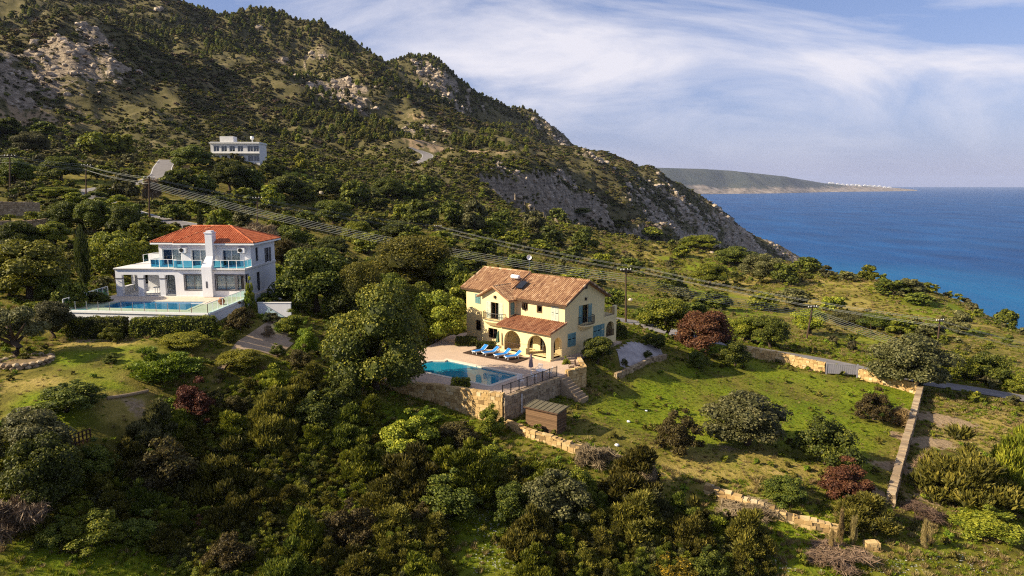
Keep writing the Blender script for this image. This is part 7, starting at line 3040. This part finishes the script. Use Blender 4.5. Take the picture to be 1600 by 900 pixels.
def lattice():
    a, b = hit(100, 706), hit(142, 690)
    r = empty('garden_fence', tuple(a))
    tag(r, 'short brown wooden lattice fence at the lower end of the lawn', 'fence')
    d = (b - a)
    n = 7
    for k in range(n + 1):
        p = d * k / n
        MB().bar((p[0], p[1], p[2] - .2), (p[0], p[1], p[2] + 0.95), 0.08).build('post', M['woodframe'], r)
    for z in (0.25, 0.6, 0.9):
        MB().bar((0, 0, z), (d[0], d[1], d[2] + z), 0.06).build('rail', M['woodframe'], r)


lattice()

# ------------------------------------------------------------------ power line
def pole(u, vt, vb, label, arm=True, du=0.0, r0=0.16, dish=False):
    b = hit(u + du, vb)
    dep = project(b)[2]
    t = at_y(u, vt, b[1])
    r = empty('utility_pole', tuple(b))
    tag(r, label, 'pole')
    d = t - b
    MB().tube([(0, 0, -0.4), tuple(d)], [r0, r0 * 0.7], 10).build('post', M['polewood'], r)
    if arm:
        m = MB()
        m.bar((d[0] - 0.9, d[1] - 0.35, d[2] - 0.25), (d[0] + 0.9, d[1] + 0.35, d[2] - 0.25), 0.13)
        m.build('crossarm', M['polewood'], r)
        for k in (-0.8, -0.3, 0.3, 0.8):
            i = MB()
            i.lathe([(0.05, 0), (0.09, 0.05), (0.06, 0.12), (0.08, 0.16), (0.04, 0.24), (0.0, 0.25)], (d[0] + k, d[1] + k * 0.39, d[2] - 0.19), 8)
            i.build('insulator', M['insul'], r)
    return t


T1 = pole(978, 420, 504, 'tall utility pole just behind the yellow villa')
T2 = pole(233, 276, 348, 'tall utility pole on the slope above the orange roof')
T3 = pole(15, 242, 303, 'utility pole at the far left of the slope')
T4 = pole(134, 257, 309, 'dark utility pole beside the bend of the hill road')
T5 = pole(402, 308, 352, 'utility pole half hidden by trees above the white villa')
T6 = pole(684, 352, 384, 'utility pole among the terraces above the yellow villa')
T7 = pole(1270, 478, 530, 'leaning utility pole on the verge across the lane', True, -10)
T8 = pole(1469, 499, 536, 'utility pole above the spreading olive tree', True, -4)
pole(1333, 514, 533, 'thin fence post in the grass beyond the gate, left one', False, 0, 0.06)
pole(1361, 504, 528, 'thin fence post in the grass beyond the gate, right one', False, 0, 0.06)
pole(801, 384, 408, 'small pole in the scrub behind the yellow villa roof', False, 0, 0.07)
pole(38, 285, 302, 'thin post near the far left utility pole', False, 0, 0.07)
T0 = at_y(-60, 232, 185.0)
T9 = at_y(1010, 418, 150.0)
TR = at_y(1700, 556, 118.0)
TR2 = at_y(1720, 612, 96.0)


def cable(knots, sag, off, drop, label, group):
    pts = []
    for a, b in zip(knots[:-1], knots[1:]):
        a = np.array(a) + np.array([off, off * 0.39, -drop])
        b = np.array(b) + np.array([off, off * 0.39, -drop])
        L = np.linalg.norm(b - a)
        n = 24
        for k in range(n + (1 if b is knots[-1] else 0)):
            t = k / n
            p = a * (1 - t) + b * t
            p[2] -= sag * L * 4 * t * (1 - t)
            pts.append(tuple(p))
    pts.append(tuple(np.array(knots[-1]) + np.array([off, off * 0.39, -drop])))
    m = MB()
    m.tube(pts, 0.026, 4)
    o_ = m.build('power_cable', M['cable'], None)
    tag(o_, label, 'cable', group)


UPK = [T0, T3, T4, T2, T5, T6, T9, T8, TR]
for off, drop, lb in ((-0.5, 0.0, 'topmost of four upper cables strung over the terraces'), (0.5, 0.45, 'second of four upper cables strung over the terraces'), (-0.5, 0.95, 'third of four upper cables strung over the terraces'), (0.5, 1.4, 'lowest of four upper cables strung over the terraces')):
    cable(UPK, 0.012, off, drop, lb, 'upper power cables')
LOK = [T2, T1, T7 + np.array([0, 0, 0.4]), TR2]
for k, (drop, lb) in enumerate(((0.9, 'topmost of five lower cables passing behind the yellow villa'), (1.2, 'second of five lower cables passing behind the yellow villa'), (1.5, 'middle one of five lower cables passing behind the yellow villa'), (1.8, 'fourth of five lower cables passing behind the yellow villa'), (2.1, 'lowest of five lower cables passing behind the yellow villa'))):
    cable(LOK, 0.017, 0.0, drop, lb, 'lower power cables')

# ------------------------------------------------------------------ stones, rubbish and the far village
def rock_thing(u, v, w, label, mat=None, name='boulder', h=0.7):
    p = hit(u, v)
    V, F = ico((0, 0, w * 0.22), np.array([1, 0.8, h]) * w / 2, np.random.RandomState(int(u)), 2)
    o_ = link(name, np_mesh(name, V, F, mat or M['coping'], tint=np.full(len(V), 0.8)))
    o_.location = tuple(p)
    tag(o_, label, 'rock')


rock_thing(500, 305, 2.4, 'pale boulder on the green terrace in mid slope')
rock_thing(985, 470, 0.9, 'white stone on the verge behind the utility pole')
rock_thing(982, 660, 0.35, 'small white stone on the left of the green field', M['whiteplastic'], 'white_stone')
rock_thing(964, 697, 0.4, 'white stone near the crumbling wall and the shed', M['whiteplastic'], 'white_stone')
rock_thing(1010, 643, 0.3, 'tiny white stone near the top left of the field', M['whiteplastic'], 'white_stone')
rock_thing(810, 811, 0.5, 'white stone in the grass beside the round pale bush', M['whiteplastic'], 'white_stone')

HV = []
Pp = PEN[:, 1:13].reshape(-1, 3)
uv = np.array([project(p)[:2] for p in Pp])
lst = [(1297, 286.5, 60), (1303, 287, 40), (1318, 288, 60), (1326, 288.6, 40), (1334, 289, 60), (1342, 289.3, 70), (1350, 289.8, 50), (1358, 290.2, 70), (1366, 290.8, 60), (1374, 291.8, 60), (1390, 294, 60), (1345, 291, 40), (1311, 288, 40), (1382, 293, 50)]
VN = ['leftmost', 'second', 'third', 'fourth', 'fifth', 'sixth', 'seventh', 'eighth', 'ninth', 'tenth', 'eleventh', 'twelfth', 'thirteenth', 'rightmost']
for k, (u, v, wd) in enumerate(sorted(lst)):
    i = int(np.argmin((uv[:, 0] - u) ** 2 + (2.0 * (uv[:, 1] - v)) ** 2 + 1e-9 * Pp[:, 1]))
    c = Pp[i]
    r = empty('far_building', tuple(c))
    tag(r, f'{VN[k]}{"" if k in (0, 13) else " from the left"} of the tiny white buildings on the far peninsula', 'building', 'village on the far peninsula')
    m = MB()
    m.box(-wd / 2, wd / 2, -14, 14, -25, 17)
    m.box(-wd / 5, wd / 4, -10, 12, 17, 25)
    m.build('wall', M['white'], r)
    MB().box(-wd / 2 - 1, wd / 2 + 1, -15, 15, 15.5, 17.5).build('roof', M['offwhite'], r)

# ------------------------------------------------------------------ air
t = NT('haze')
pv = t.node('ShaderNodeVolumePrincipled', out=None)
pv.inputs['Color'].default_value = (0.62, 0.72, 1.0, 1)
pv.inputs['Density'].default_value = 2.7e-5
pv.inputs['Anisotropy'].default_value = 0.1
t.l.new(pv.outputs[0], t.out.inputs['Volume'])
hzo = MB().box(-34600, 34600, -34600, 34600, SEA - 90, 460).build('haze', t.m)
tag(hzo, 'thin blue sea haze over the coast', None, None, 'stuff')
